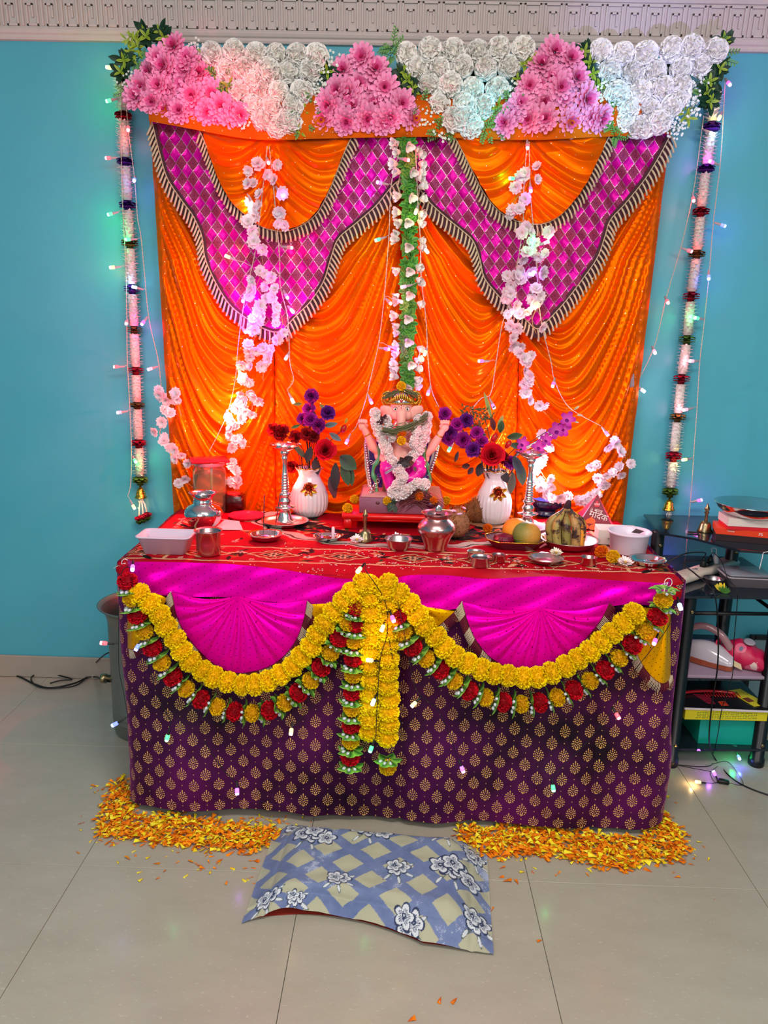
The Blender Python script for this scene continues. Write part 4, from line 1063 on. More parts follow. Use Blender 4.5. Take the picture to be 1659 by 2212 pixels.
lights(2.668, [(582, 318), (590, 400), (598, 480), (604, 560), (606, 620), (622, 690), (626, 780), (634, 820), (620, 842)], [(601, 411, 'pur'), (620, 534, 'red'), (617, 636, 'mag'), (628, 668, 'white'), (621, 768, 'pink'), (629, 860, 'white')], 'string of bulbs down the left swag ending above the left vase', scb=.95)
lights(2.655, [(862, 330), (845, 400), (840, 510), (830, 640), (818, 740), (800, 820), (788, 870), (770, 920), (758, 935)], [(872, 344, 'red'), (826, 396, 'pur'), (822, 516, 'green'), (838, 650, 'red'), (830, 753, 'mag'), (850, 751, 'mag'), (858, 649, 'pink'), (799, 862, 'pur'), (752, 948, 'pur')], 'string of bulbs just left of the green leaf garland', scb=.95)
lights(2.655, [(898, 330), (903, 440), (908, 520), (910, 600), (920, 690), (925, 780), (932, 840), (948, 880)], [(900, 452, 'warm'), (918, 538, 'white'), (878, 618, 'pink'), (920, 758, 'warm'), (927, 843, 'pur')], 'string of bulbs just right of the green leaf garland', scb=.95)
lights(2.665, [(1139, 304), (1132, 400), (1128, 500), (1105, 640), (1085, 700), (1072, 780), (1060, 850), (1040, 860), (1022, 880)], [(1139, 312, 'red'), (1112, 386, 'green'), (1132, 592, 'pur'), (1103, 668, 'pink'), (1045, 780, 'mag'), (1063, 872, 'pur'), (974, 965, 'green')], 'string of bulbs down the right swag to the right vase, its outer left branch', scb=.95)
lights(2.665, [(1143, 306), (1146, 420), (1155, 520), (1162, 620), (1170, 700), (1190, 780), (1196, 815), (1215, 860), (1240, 888), (1298, 920)], [(1146, 405, 'mag'), (1153, 508, 'green'), (1174, 526, 'pink'), (1157, 655, 'warm'), (1196, 826, 'mag'), (1307, 932, 'pur')], 'string of bulbs down the right swag curving over to the backdrop edge', scb=.95)
lights(lambda u, v: 1.885 if v > 1215 else 1.90, [[(292, 1228), (262, 1240), (256, 1380), (258, 1450), (268, 1500), (276, 1550)], [(284, 1250), (300, 1330), (312, 1400), (340, 1500), (370, 1560)]], [(287, 1221, 'pur'), (232, 1390, 'red'), (255, 1561, 'blue'), (300, 1392, 'blue'), (363, 1587, 'green')], 'black corded string lights at the left front corner of the table', True, .035, .9)
lights(lambda u, v: 1.865, [[(790, 1232), (832, 1300), (836, 1370), (822, 1420), (816, 1500), (812, 1590)], [(860, 1300), (880, 1400), (900, 1490), (950, 1540), (990, 1640)], [(836, 1360), (850, 1430)], [(700, 1500), (660, 1540), (632, 1570)], [(440, 1600), (480, 1660), (510, 1690)]], [(780, 1226, 'warm'), (846, 1330, 'mag'), (829, 1350, 'yel'), (806, 1427, 'warm'), (809, 1510, 'cyan'), (804, 1611, 'green'), (899, 1516, 'warm'), (996, 1655, 'pur'), (630, 1573, 'warm'), (512, 1702, 'pur')], 'black corded string lights over the yellow garlands at the middle of the table', True, .035, .9)
lights(lambda u, v: 1.88, [[(1466, 1290), (1440, 1360), (1370, 1450), (1330, 1520), (1280, 1590), (1230, 1640), (1192, 1680)]], [(1467, 1303, 'cyan'), (1417, 1380, 'mag'), (1330, 1540, 'red'), (1194, 1695, 'green')], 'black corded string lights at the right part of the table front', True, .035, .9)

# ------------------------------------------------------------------ pompom garlands on the table front
POM = [pompon(.0300, '#e8b000', '#ffe208', s, 420, W=.20) for s in (1, 2)]; POMR = [pompon(.027, '#8a0414', '#d80820', 3, 260, W=.3)]; POMY = [pompon(.025, '#c88c04', '#f0c40a', 4, 300, W=.22)]
lr = MB()
for k in range(6):
    a = k*PI/3; leaf_into(lr, (.008*math.cos(a), .008*math.sin(a), 0), (math.cos(a), math.sin(a), .25), (0, 0, 1), .033, .027, '#0e3a1a', '#1e6a2c', edge='#90cc4c', rows=4, fold=.35)
lr = lr.mesh('leaf_ring', MT['leaf'])
bead = MB(); bead.lathe([(0, .0), (.0035, .001), (.005, .005), (.005, .009), (.0034, .0125), (.002, .013), (.0014, .0105), (0, .010)], 12, cap=False)
bead = bead.mesh('bead', mat('pearly_bead', '#c9cdd0', .2, coat=.5))
def Yv(u): return vy(u)-.060
def pomgarland(paths, label, kinds=None):
    P0_ = U(*paths[0][0], Yv(paths[0][0][0]))
    t = empty('pompom_garland', P0_, label, 'garland')
    for path in paths:
        w = smoothpath([U(u, v, Yv(u)) for u, v in path], 12); pts = resample(w, .0385 if not kinds else .0245)
        mb = MB(); mb.c = lin('#d8d0b8'); mb.tube(w[::4]+[w[-1]], .0012, 4); mb.build('thread', MT['vcol'], t)
        for i, p in enumerate(pts):
            tg = (pts[min(i+1, len(pts)-1)]-pts[max(i-1, 0)])
            if not kinds:
                place('pompom', random.choice(POM), t, p+Vector((random.uniform(-.003, .003), random.uniform(-.003, .003), 0)), aim(tg, random.uniform(0, 6)), (random.uniform(.98, 1.06), random.uniform(.98, 1.06), .88))
            else:
                k = kinds[i % len(kinds)]
                if k == 'L':
                    b = place('leaf_ring', lr, t, p, aim(tg, random.uniform(0, 1)), 1.0)
                    R_ = aim(tg); Ri = R_.inverted(); fd = Ri @ Vector((0, -1, 0)); fd.z = 0; fd.normalize()
                    for q in (-.7, .0, .7):
                        dd = RZ(q) @ fd; local('bead', bead, b, dd*.017, aim(dd), .85)
                else: place('pompom', (POMR if k == 'R' else POMY)[0], t, p, aim(tg, random.uniform(0, 6)), (1, 1, .85))
    return t
K4 = 'RLYL'
pomgarland([[(275, 1255), (290, 1310), (305, 1350), (330, 1400), (370, 1458), (430, 1508), (500, 1536), (570, 1538), (630, 1508), (680, 1460), (720, 1400), (755, 1340), (775, 1300)]], 'garland of red and yellow pompoms with leaf rings across the left half of the table', K4)
pomgarland([[(772, 1310), (765, 1400), (762, 1500), (758, 1600), (757, 1660)]], 'garland of red and yellow pompoms with leaf rings hanging straight down at the table middle', 'YLRL')
pomgarland([[(858, 1330), (885, 1390), (950, 1445), (1010, 1490), (1080, 1515), (1150, 1520), (1220, 1500), (1290, 1460), (1350, 1410), (1385, 1370), (1425, 1325), (1436, 1270)]], 'garland of red and yellow pompoms with leaf rings across the right half of the table', K4)
pomgarland([[(300, 1283), (335, 1318), (372, 1372), (412, 1430), (460, 1462), (530, 1480), (600, 1462), (660, 1410), (700, 1350), (740, 1300), (772, 1272), (790, 1258)], [(795, 1262), (798, 1350), (800, 1450), (797, 1540), (796, 1600)]], 'yellow pompom garland swagged across the left half and hanging at the middle')
pomgarland([[(838, 1262), (870, 1290), (895, 1320), (930, 1365), (975, 1410), (1030, 1442), (1100, 1460), (1170, 1460), (1240, 1428), (1310, 1380), (1355, 1340), (1388, 1310)], [(835, 1275), (840, 1350), (838, 1450), (840, 1540), (838, 1610)]], 'yellow pompom garland swagged across the right half and hanging at the middle')
pomgarland([[(838, 1640), (838, 1662)]], 'single yellow pompom under a leaf ring at the end of the right hanging garland', 'LY')
# ------------------------------------------------------------------ things on the table
def onT(u, v): P = G(u, v, TZ+.002); return P, mpp(P)
def single(name, mb, m, P, label, cat, group=None, **k):
    o = mb.build(name, m, None, org=P, **k); return tag(o, label, cat, group)
def root(name, P, label, cat, group=None): return empty(name, P, label, cat, group)
def dish(R, H, rb, t=.0012, lip=.003):
    return [(0, .0), (rb, 0), (rb+(R-rb)*.55, H*.35), (R*.97, H*.85), (R+lip, H), (R+lip, H+.0012), (R*.95, H*.92), (rb+(R-rb)*.5, H*.38+t), (rb*.9, t), (0, t)]
def bowl(name, u, v, R, H, rb, m, label, cat='bowl', group=None, lip=.003, n=40):
    P, _ = onT(u, v); mb = MB(); mb.lathe(dish(R, H, rb, lip=lip), n, P, cap=False); return single(name, mb, MT[m], P, label, cat, group), P
# white plastic food tray
P, k = onT(362, 1190); t = root('plastic_tray', P, 'white rectangular plastic food tray at the left front corner of the table', 'tray')
def traymesh(P, w0, d0, w1, d1, h, m, t_=.0015, rot=0, n=6, rr=.012):
    mb = MB(); R_ = RZ(rot)
    def loop(w, d, z, r):
        out = []
        for (sx, sy, a0) in ((1, 1, 0), (-1, 1, PI/2), (-1, -1, PI), (1, -1, 1.5*PI)):
            for i in range(n+1):
                a = a0+PI/2*i/n; out.append(mb.v(P+R_ @ Vector((sx*(w/2-r)+r*math.cos(a), sy*(d/2-r)+r*math.sin(a), z))))
        return out
    L = [loop(w0, d0, 0, rr), loop(w1, d1, h, rr*1.2), loop(w1+.010, d1+.010, h+.001, rr*1.6), loop(w1+.010, d1+.010, h-.0015, rr*1.6), loop(w1+.0105, d1+.0105, h-.0015, rr*1.6), loop(w1+.0105, d1+.0105, h+.002, rr*1.6), loop(w1-2*t_, d1-2*t_, h+.002, rr), loop(w0-2*t_, d0-2*t_, t_, rr)]
    for a, b in zip(L, L[1:]):
        N_ = len(a)
        for j in range(N_): mb.f(a[j], a[(j+1) % N_], b[(j+1) % N_], b[j])
    mb.f(*L[0][::-1]); mb.f(*L[-1]); return mb
traymesh(P, .118, .075, .150, .100, .052, 0).build('tray_body', mat('translucent_white_plastic', '#d9d3e4', .3, trans=.15), t)
for a, b in ((-.01, .01), (.03, .012)):
    mb = MB(); mb.ell(P+Vector((a, b, .004)), (.005, .003, .0015), 8, 4); mb.build('dried_petal', mat('dried_petal', '#5a3a1c', .8), t)
# steel tumbler
P, k = onT(451, 1196); t = root('steel_tumbler', P, 'small pinkish steel tumbler in front of the round silver pot', 'tumbler')
mb = MB(); r = 26*k; h = .070
mb.lathe([(0, 0), (r, 0), (r*1.01, .002), (r*.99, h*.5), (r*1.02, h*.93), (r*1.16, h), (r*1.17, h+.002), (r*1.0, h*.95), (r*.97, .003), (0, .003)], 40, P, cap=False); mb.build('tumbler_body', MT['copper'], t)
mb = MB(); mb.lathe([(0, h*.80), (r*.96, h*.80)], 30, P, cap=False); mb.build('water', mat('water', '#b8a0a0', .02, trans=.9, ior=1.33), t)
# round silver lota
P, k = onT(441, 1140); r = 41*k
mb = MB(); mb.lathe([(0, 0), (r*.5, 0), (r*.55, .004), (r*.80, .018), (r, .046), (r*.97, .060), (r*.80, .074), (r*.52, .082), (r*.50, .086), (r*.53, .089), (r*.49, .092), (r*.49, .102), (r*.56, .110), (r*.72, .119), (r*.74, .121), (r*.70, .121), (r*.48, .108), (r*.46, .084), (r*.7, .06), (r*.5, .004), (0, .004)], 56, P, cap=False)
single('silver_water_pot', mb, MT['steel'], P, 'round bellied silver water pot with flared rim, beside the plastic jar', 'pot')
# plastic jar of yellow liquid
P, k = onT(455, 1105); r = 35*k; t = root('plastic_jar', P, 'tall clear plastic jar of yellowish liquid with a red square lid, at the back left', 'jar')
jm = mat('clear_jar_plastic', '#fdf2dc', .06, trans=.96, ior=1.2)
mb = MB(); H = .185; mb.lathe([(0, 0), (r*.92, 0), (r, .008), (r, .145), (r*.96, .158), (r*.86, .166), (r*.86, H), (r*.83, H), (r*.83, .166), (r*.96, .145), (r*.97, .008), (0, .004)], 40, P, cap=False); mb.build('jar_wall', jm, t)
mb = MB(); mb.lathe([(0, .006), (r*.93, .006), (r*.95, .14), (0, .14)], 32, P, cap=False); mb.build('liquid', mat('yellow_liquid', '#f6dc9a', .05, trans=.92, ior=1.15), t)
mb = MB(); mb.lathe([(r*.88, .170), (r*.94, .172), (r*.88, .174), (r*.94, .178), (r*.88, .182)], 32, P, cap=False); mb.build('neck_thread', mat('pink_plastic', '#d0687a', .3), t)
mb = MB(); mb.box(P+Vector((.0, 0, H+.004)), (.135, .105, .011), RZ(.35), bev=.004); mb.build('lid', mat('red_clear_lid', '#e03048', .12, trans=.55, ior=1.2), t)
mb = MB(); mb.tube([P+Vector((.004, -.01, .008)), P+Vector((.012, -.012, H-.002))], .0045, 8); mb.build('tube', mat('grey_tube', '#9a9aa6', .3), t)
# dark box lamp behind
P, k = onT(506, 1104); t = root('disco_lamp', P, 'small dark box lamp throwing red light, behind the water jar', 'lamp')
mb = MB(); mb.box(P+Vector((0, 0, .032)), (.075, .06, .064), bev=.006); mb.build('housing', mat('dark_red_plastic', '#2a0408', .25), t)
mb = MB(); mb.lathe([(0, .0645), (.024, .0645), (.022, .070), (0, .074)], 24, P, cap=False); mb.build('lens', mat('red_lens', '#ff2020', .1, emit='#ff1010', strength=1.5), t)
# clear red plate and white paper
P, k = onT(532, 1118); mb = MB(); mb.lathe(dish(38*k, .010, 32*k), 44, P, cap=False)
single('plastic_plate', mb, mat('red_clear_plate', '#e8325a', .15, trans=.4, ior=1.2), P, 'shallow clear reddish plastic plate between the jar and the left brass lamp', 'plate')
P, k = onT(500, 1140); mb = MB(); ids = [mb.v(P+Vector(q)) for q in ((-.055, -.035, .001), (.045, -.030, .001), (.02, .03, .016), (-.03, .04, .018), (-.005, .0, .014))]
mb.f(ids[0], ids[1], ids[4]); mb.f(ids[1], ids[2], ids[4]); mb.f(ids[2], ids[3], ids[4]); mb.f(ids[3], ids[0], ids[4])
single('folded_paper', mb, mat('white_tissue', '#e8b8bc', .8), P, 'pinkish white folded tissue beside the round silver pot', 'paper', smooth=False)
# oil lamps on plates
def oil_lamp(u, v, vtop, plate, label):
    P, k = onT(u, v); H = (v-vtop)*k*1.03; t = root('oil_lamp', P, label, 'lamp')
    z0 = .006; K = H/.29
    prof = [(0, 0), (.030, 0), (.031, .004), (.026, .012), (.020, .028), (.016, .045), (.018, .050), (.034, .056), (.036, .058), (.020, .062), (.017, .068), (.020, .075), (.022, .080), (.016, .088), (.014, .094), (.018, .100), (.020, .106), (.015, .112)]
    z = .112
    for i in range(7): prof += [(.0125-.0005*i, z+.002), (.0155-.0006*i, z+.006), (.0125-.0005*i, z+.010)]; z += .010
    prof += [(.0092, z+.004), (.0075, z+.03), (.0085, z+.052), (.012, z+.060), (.0085, z+.064), (.014, z+.074), (.017, z+.080), (.013, z+.084)]
    mb = MB(); mb.lathe([(r, zz*K+z0) for r, zz in prof], 28, P, cap=False); mb.build('stem', MT['silver'], t)
    zt = (z+.082)*K+z0; mb = MB()
    mb.lathe([(.004, zt), (.020, zt+.003), (.034, zt+.012), (.042, zt+.026), (.0405, zt+.026), (.030, zt+.014), (.01, zt+.007), (0, zt+.007)], 40, P, cap=False)
    for q in range(7):   # petal points round the bowl
        a = q*2*PI/7+.3; mb.petal(P+Vector((.030*math.cos(a), .030*math.sin(a), zt+.012)), a, 52, .030, .030, 25, (1, 1, 1), (1, 1, 1), rows=4, tip=.12, cup=.4)
    mb.build('lamp_bowl', MT['silver'], t)
    mb = MB(); mb.tube([P+Vector((0, 0, zt+.006)), P+Vector((0, 0, zt+.018)), P+Vector((.001, 0, zt+.030))], [.004, .003, .0015], 8); mb.build('wick_holder', MT['silver'], t)
    return P, t
P, k = onT(616, 1132); mb = MB(); mb.lathe(dish(49*k, .014, 38*k), 48, P, cap=False)
single('steel_plate', mb, MT['steelb'], P, 'round steel plate under the left tall silver oil lamp', 'plate')
oil_lamp(616, 1130, 968, None, 'tall ribbed silver oil lamp in front of the left vase')
mb = MB(); mb.c = lin('#efe8d8'); Pf = P+Vector((.03, -.038, .012))
for j in range(14): leaf_into(mb, Pf+Vector((random.uniform(-.008, .008), 0, 0)), (random.uniform(-1, 1), random.uniform(-.4, .4), random.uniform(.1, .5)), (0, 0, 1), .024, .010, '#d8d2b8', '#f2ece0', rows=3)
single('white_flower', mb, MT['petal'], Pf, 'limp white flower lying in the plate of the left oil lamp', 'flower')
for j, (dv, R_) in enumerate(((1158, 50), (1146, 44))):
    P, k = onT(1141, dv); P.z += .009*j; mb = MB(); mb.lathe([(0, 0), (R_*k*.6, 0), (R_*k, .007), (R_*k, .009), (R_*k*.6, .002), (0, .002)], 44, P, cap=False, cols=[lin('#e6e2e4')]*4+[lin('#d8849c'), lin('#c2607c')])
    single('printed_plate', mb, MT['vgloss'], P, ('lower and larger', 'upper and smaller')[j]+' of two flower-printed white plates under the right oil lamp', 'plate', None)
oil_lamp(1138, 1144, 985, None, 'tall ribbed silver oil lamp in front of the bright glow on the right')
# incense bowl, tray, bell, bowls
o, P = bowl('steel_bowl', 574, 1166, .053, .020, .032, 'steel', 'shallow steel bowl with two incense sticks, front left of the red stool')
for dx, lean in ((-.008, .0), (.026, .016)):
    mb = MB(); a = P+Vector((dx, 0, .004)); mb.tube([a, a+Vector((lean*.3, .01, .05))], .0009, 6, cols=None); tp = a+Vector((lean, .03, .135))
    mb.tube([a+Vector((lean*.3, .01, .05)), tp], .0017, 6)
    single('incense_stick', mb, mat('incense', '#5a2c38', .9), a, ('left' if dx < 0 else 'right')+' incense stick standing in the shallow steel bowl', 'incense')
o, P = bowl('steel_dish', 708, 1166, .043, .014, .028, 'steel', 'small steel dish holding a candle stub, left of the brass bell', 'dish')
mb = MB(); mb.lathe([(0, .002), (.0055, .002), (.005, .040), (.003, .043), (0, .042)], 12, P+Vector((.017, 0, 0)), cap=False)
single('candle', mb, mat('white_wax', '#e8d8e0', .4, sub=.3), P+Vector((.017, 0, 0)), 'short white candle stub standing in the small steel dish', 'candle')
def handbell(P, s, m, label):
    t = root('hand_bell', P, label, 'bell')
    mb = MB(); mb.lathe([(.026*s, 0), (.027*s, .003*s), (.022*s, .012*s), (.020*s, .026*s), (.016*s, .036*s), (.006*s, .040*s), (0, .040*s)], 30, P, cap=False); mb.build('bell_cup', MT[m], t)
    pr = [(.005, .040), (.007, .044), (.004, .048), (.0065, .052), (.004, .056), (.0065, .060), (.004, .064), (.009, .070), (.005, .076), (.010, .084), (.006, .092), (.004, .098), (.002, .104), (0, .105)]
    mb = MB(); mb.lathe([(r*s, z*s) for r, z in pr], 20, P, cap=False); mb.build('handle', MT[m], t); return t
P, k = onT(788, 1168); handbell(P, .98, 'brass', 'brass hand bell standing in front of the red stool')
def daisy(name, u, v, R, c0, c1, label, z=0.0, d=(0, -.35, 1), seed=3, yel=True):
    P, k = onT(u, v); P.z += R*.35+z
    me = bloom([(16, 72, R, R*.30, -8, c0, c1, .002, 0, dict(tip=.6)), (13, 54, R*.82, R*.27, 5, c0, c1, .002, .001, dict(tip=.6)), (9, 30, R*.6, R*.24, 20, c0, c1, .001, .002, dict(tip=.6))], name, seed=seed, core=(R*.22, '#d8a820' if yel else c0, R*.15))
    o = place(name, me, None, P, aim(d), 1); tag(o, label, 'flower'); return o
daisy('white_daisy', 771, 1172, .021, '#d8cfc8', '#f4f0f0', 'white daisy lying at the foot of the brass bell')
daisy('white_daisy', 857, 1176, .023, '#e8b8c8', '#f6eef0', 'white and pink daisy behind the steel bowl, in front of the red stool', z=.008)
o, P = bowl('steel_bowl', 861, 1186, .040, .034, .026, 'steelb', 'deep steel bowl left of the bellied water pitcher')
# copper toned kalash with a spoon
P, k = onT(941, 1186); r = 41*k; t = root('kalash_pot', P, 'bellied pinkish steel ritual pot with flared neck, front right of the idol', 'pot')
mb = MB(); mb.lathe([(0, 0), (r*.60, 0), (r*.60, .004), (r*.62, .016), (r*.80, .040), (r*.98, .058), (r, .066), (r*.96, .076), (r*.80, .088), (r*.62, .096), (r*.60, .102), (r*.72, .110), (r*.83, .114), (r*.84, .116), (r*.78, .115), (r*.56, .104), (r*.56, .096), (r*.8, .07), (r*.5, .005), (0, .005)], 56, P, cap=False); mb.build('pot_body', MT['copper'], t)
a = P+Vector((.002, -.008, .060)); R_ = RX(-.15); mb = MB()
mb.tube([a, a+Vector((.002, .0, .045))], .0022, 8); mb.ell(a+Vector((.002, 0, .062)), (.010, .003, .018), 14, 8)
single('spoon', mb, MT['steel'], a, 'small silver spoon standing in the bellied ritual pot', 'spoon')
# coconuts
def coconut(u, v, r, label, husk='#6a3a1c', tilt=(0, -.3, 1), col='#7a4a28'):
    P, k = onT(u, v); R = r*k; P.z += R*.96; mb = MB(); mb.c = lin(husk)
    t = root('coconut', P-Vector((0, 0, R*.96)), label, 'coconut'); A = aim(tilt)
    mb = MB(); mb.c = lin(col)
    prof = [(0, -R*1.05), (R*.45, -R*.95), (R*.85, -R*.5), (R, 0), (R*.88, R*.5), (R*.55, R*.92), (R*.25, R*1.15), (R*.1, R*1.3), (0, R*1.32)]
    mb.lathe(prof, 20, P, A, rfun=lambda a, kk, z: 1+.04*nz(a*2, z*30), cap=False); mb.build('shell', mat('coconut_husk', col, .9, noise_amt=.5, noise_scale=60, bump=1, bump_scale=150), t)
    f = MB(); rs = random.Random(int(u))
    for i in range(520):
        z = rs.uniform(-1, 1.1); a_ = rs.uniform(0, 6.28); s_ = math.sqrt(max(0, 1-min(1, abs(z))**2)); d = Vector((s_*math.cos(a_), s_*math.sin(a_), z)); p = P+A @ (d*R*.98)
        q = A @ (Vector((rs.uniform(-.4, .4), rs.uniform(-.4, .4), 1.0)).normalized()*.7+d*.35); L = rs.uniform(.010, .026); f.c = hexmix('#5a3418', '#b8864a', rs.random())
        e = (A @ Vector((rs.uniform(-1, 1), rs.uniform(-1, 1), 0)))*.0006
        i0 = f.v(p+e); i1 = f.v(p-e); i2 = f.v(p+q*L*.6+d*.002); i3 = f.v(p+q*L+Vector((rs.uniform(-.003, .003), rs.uniform(-.003, .003), -.002))); f.f(i0, i1, i2); f.f(i1, i3, i2)
    o = f.build('husk_fibres', MT['vcol'], t, smooth=False); o['kind'] = 'stuff'
    return P, R
Pc, Rc = coconut(982, 1160, 31, 'pinkish brown husked coconut behind the ritual pot with petals on top', col='#a06a4a', tilt=(.2, -.5, 1))
for j in range(9):
    a = j*.7; mb = MB(); p = Pc+Vector((random.uniform(-.034, .026), random.uniform(-.04, -.005), Rc*.9+random.uniform(-.008, .012)))
    mb.c = lin('#e9b8dc'); mb.ell(p, (.011, .006, .0035), 10, 5, Matrix.Rotation(a, 3, 'Z') @ RX(.8)); single('loose_petal', mb, mat('pale_pink_petal', '#efc0e0', .6), p, 'pale pink petal on top of the pinkish coconut', 'petal', 'pink petals on the coconut')
coconut(1028, 1128, 24, 'dark brown hairy coconut between the pinkish coconut and the right vase', tilt=(.1, -.2, 1))
# ------------------------------------------------------------------ low red stool
P, k = onT(855, 1140); t = root('wooden_stool', P, 'low bright red wooden stool carrying the idol', 'stool')
redw = mat('red_painted_wood', '#d8100c', .3, noise_amt=.08, coat=.3)
c = onT(857, 1146)[0]; sw = 235*k; sd = .235; st = .036
cx = c.x; y0 = c.y
mb = MB(); mb.box((cx, y0+sd/2, TZ+.002+st+.007), (sw, sd, .016), bev=.003); mb.build('seat', redw, t)
for sx in (-1, 1):
    for yy in (y0+.018, y0+sd-.018):
        mb = MB(); mb.box((cx+sx*(sw/2-.020), yy, TZ+.002+st/2), (.026, .022, st), bev=.002); mb.build('leg', redw, t)
for yy in (y0+.010,):
    mb = MB(); mb.box((cx, yy, TZ+.002+st-.004), (sw-.06, .008, .010)); mb.build('apron', redw, t)
STZ = TZ+.002+st+.015
# ------------------------------------------------------------------ the idol
IY = y0+.125
P = Vector((cx, IY, STZ)); idl = root('elephant_headed_idol', P, 'painted clay elephant headed idol with silver crown seated on a silver throne', 'statue')
def I(u, v, d=0.0): return U(u, v, IY+d)
kI = mpp(I(866, 980))
skin = mat('pink_painted_clay', '#f4aa9c', .4, noise_amt=.04, sub=.1)
plint = mat('painted_clay_plinth', '#8a5468', .5, noise_amt=.15)
b0 = I(778, 1106, -.105); b1 = I(960, 1100, -.105); zt = I(868, 1078, -.105).z
mb = MB(); mb.box(((b0.x+b1.x)/2-.004, IY, (STZ+zt)/2+.001), (b1.x-b0.x, .21, zt-STZ), bev=.003); mb.build('plinth', plint, idl)
mb = MB(); mb.box(((b0.x+b1.x)/2-.004, IY, zt+.004), (b1.x-b0.x-.01, .20, .008), bev=.003); mb.build('plinth_top', mat('rose_painted_top', '#c98a84', .5, noise_amt=.2), idl)
PZ = zt+.008
def vmesh(name, shapes, voxel, m, parent, smooth=6, cols=None):
    mb = MB()
    for s in shapes:
        if s[0] == 'e': mb.ell(s[1], s[2], 16, 10, s[3] if len(s) > 3 else None)
        else: mb.tube(s[1], s[2], 12); [mb.ell(s[1][i], s[2][i] if isinstance(s[2], list) else s[2], 12, 8) for i in (range(len(s[1])))]
    o = mb.build(name, m, parent); r = o.modifiers.new('r', 'REMESH'); r.mode = 'VOXEL'; r.voxel_size = voxel; r.use_smooth_shade = True
    s_ = o.modifiers.new('s', 'SMOOTH'); s_.factor = .5; s_.iterations = smooth
    dg = bpy.context.evaluated_depsgraph_get(); me = bpy.data.meshes.new_from_object(o.evaluated_get(dg)); o.modifiers.clear(); o.data = me
    return o
# throne back: curved silver frame with purple lining
def plate(pts, d, th, m, name, parent, bend=.0):
    mb = MB(); f = [mb.v(I(u, v, d-bend*((u-868)/80)**2)) for u, v in pts]; g = [mb.v(I(u, v, d+th-bend*((u-868)/80)**2)) for u, v in pts]
    mb.f(*f); mb.f(*g[::-1]); n = len(pts)
    for i in range(n): mb.f(f[i], f[(i+1) % n], g[(i+1) % n], g[i])
    return mb.build(name, m, parent, smooth=False)
plate([(800, 1078), (788, 1010), (786, 960), (790, 935), (812, 950), (830, 930), (868, 900), (908, 925), (940, 955), (950, 965), (940, 1000), (930, 1030), (924, 1078)], .055, .012, MT['silver'], 'throne_back', idl)
plate([(806, 1070), (798, 1010), (797, 965), (826, 950), (868, 915), (910, 940), (936, 972), (926, 1010), (918, 1070)], .048, .006, mat('purple_paint', '#3c1478', .35), 'throne_lining', idl)
for side, pts in ((-1, [(793, 940), (790, 965), (794, 1000), (800, 1040), (806, 1072)]), (1, [(946, 962), (940, 990), (932, 1015), (926, 1045), (922, 1072)])):
    w = resample(smoothpath([I(u, v, .040) for u, v in pts], 8), .009); mb = MB()
    for q in w: mb.ell(q, .0055, 8, 6)
    mb.build('throne_beading', MT['silver'], idl)
mb = MB(); mb.box(I(868, 1052, .02), (.135, .09, .052), bev=.006); mb.build('throne_seat', mat('brown_gold_throne', '#8a5a3a', .35, metal=.5), idl)
for u, v in ((815, 1040), (812, 1050), (802, 1000)):   # spiral scrolls on the arm rests
    c = I(u, v, -.035 if v > 1020 else .035); mb = MB(); q = [c+Vector((math.cos(a)*.0011*a, 0, math.sin(a)*.0011*a)) for a in [i*.5 for i in range(1, 22)]]; mb.tube(q, .0016, 6); mb.build('scroll', MT['silver'], idl)
# body
body = [('e', I(866, 985, 0), (.056, .046, .052)), ('e', I(866, 948, 0), (.050, .036, .040)),
        ('t', [I(838, 948, 0), I(820, 985, -.01), I(806, 966, -.02), I(793, 938, -.03), I(786, 924, -.034)], [.020, .019, .017, .0120, .0112]),
        ('t', [I(894, 948, 0), I(916, 990, -.01), I(934, 966, -.02), I(950, 940, -.03), I(958, 926, -.034)], [.020, .019, .017, .0120, .0112]),
        ('t', [I(836, 960, -.02), I(828, 990, -.045), I(838, 1008, -.062)], [.016, .014, .011]), ('t', [I(896, 960, -.02), I(904, 992, -.045), I(896, 1010, -.062)], [.016, .014, .011]),
        ('e', I(867, 884, -.018), (.038, .038, .042)), ('e', I(854, 897, -.034), (.017, .018, .018)), ('e', I(880, 897, -.034), (.017, .018, .018)),
        ('t', [I(867, 893, -.048), I(867, 908, -.056), I(866, 924, -.060), I(864, 942, -.060), I(872, 958, -.062), I(884, 962, -.064)], [.019, .015, .0125, .0105, .009, .0075]),
        ('e', I(867, 916, -.01), (.028, .028, .020))]
vmesh('body', body, .0028, skin, idl)
for sx, u in ((-1, 841), (1, 894)):
    mb = MB(); R_ = RZ(sx*.45) @ RY(sx*.12)
    c = I(u+sx*4, 892, -.028); 
    vmesh('ear', [('e', c, (.023, .006, .026), R_), ('e', c+Vector((sx*.012, .002, .012)), (.016, .005, .014), R_)], .0022, skin, idl, 3)
    # eye and brow
    e = I(867+sx*13, 884, -.0515); mb = MB(); mb.ell(e, (.0070, .0022, .0050), 12, 6, RZ(-sx*.45)); mb.build('eye', mat('white_paint', '#f0e8e4', .3), idl)
    mb = MB(); mb.ell(e+Vector((0, -.0018, 0)), (.0032, .0012, .0034), 10, 6, RZ(-sx*.45)); mb.build('pupil', mat('black_paint', '#140c0c', .25), idl)
    mb = MB(); mb.tube([e+Vector((-sx*.008, -.002, .003)), e+Vector((0, -.0015, .0085)), e+Vector((sx*.008, .003, .005))], [.0005, .0010, .0005], 6); mb.build('brow', mat('black_paint', '#140c0c', .25), idl)
    mb = MB(); mb.tube([I(867+sx*10, 912, -.045), I(867+sx*16, 920, -.058)], [.0042, .0018], 8); mb.build('tusk', mat('ivory_paint', '#f3e8d8', .3), idl)
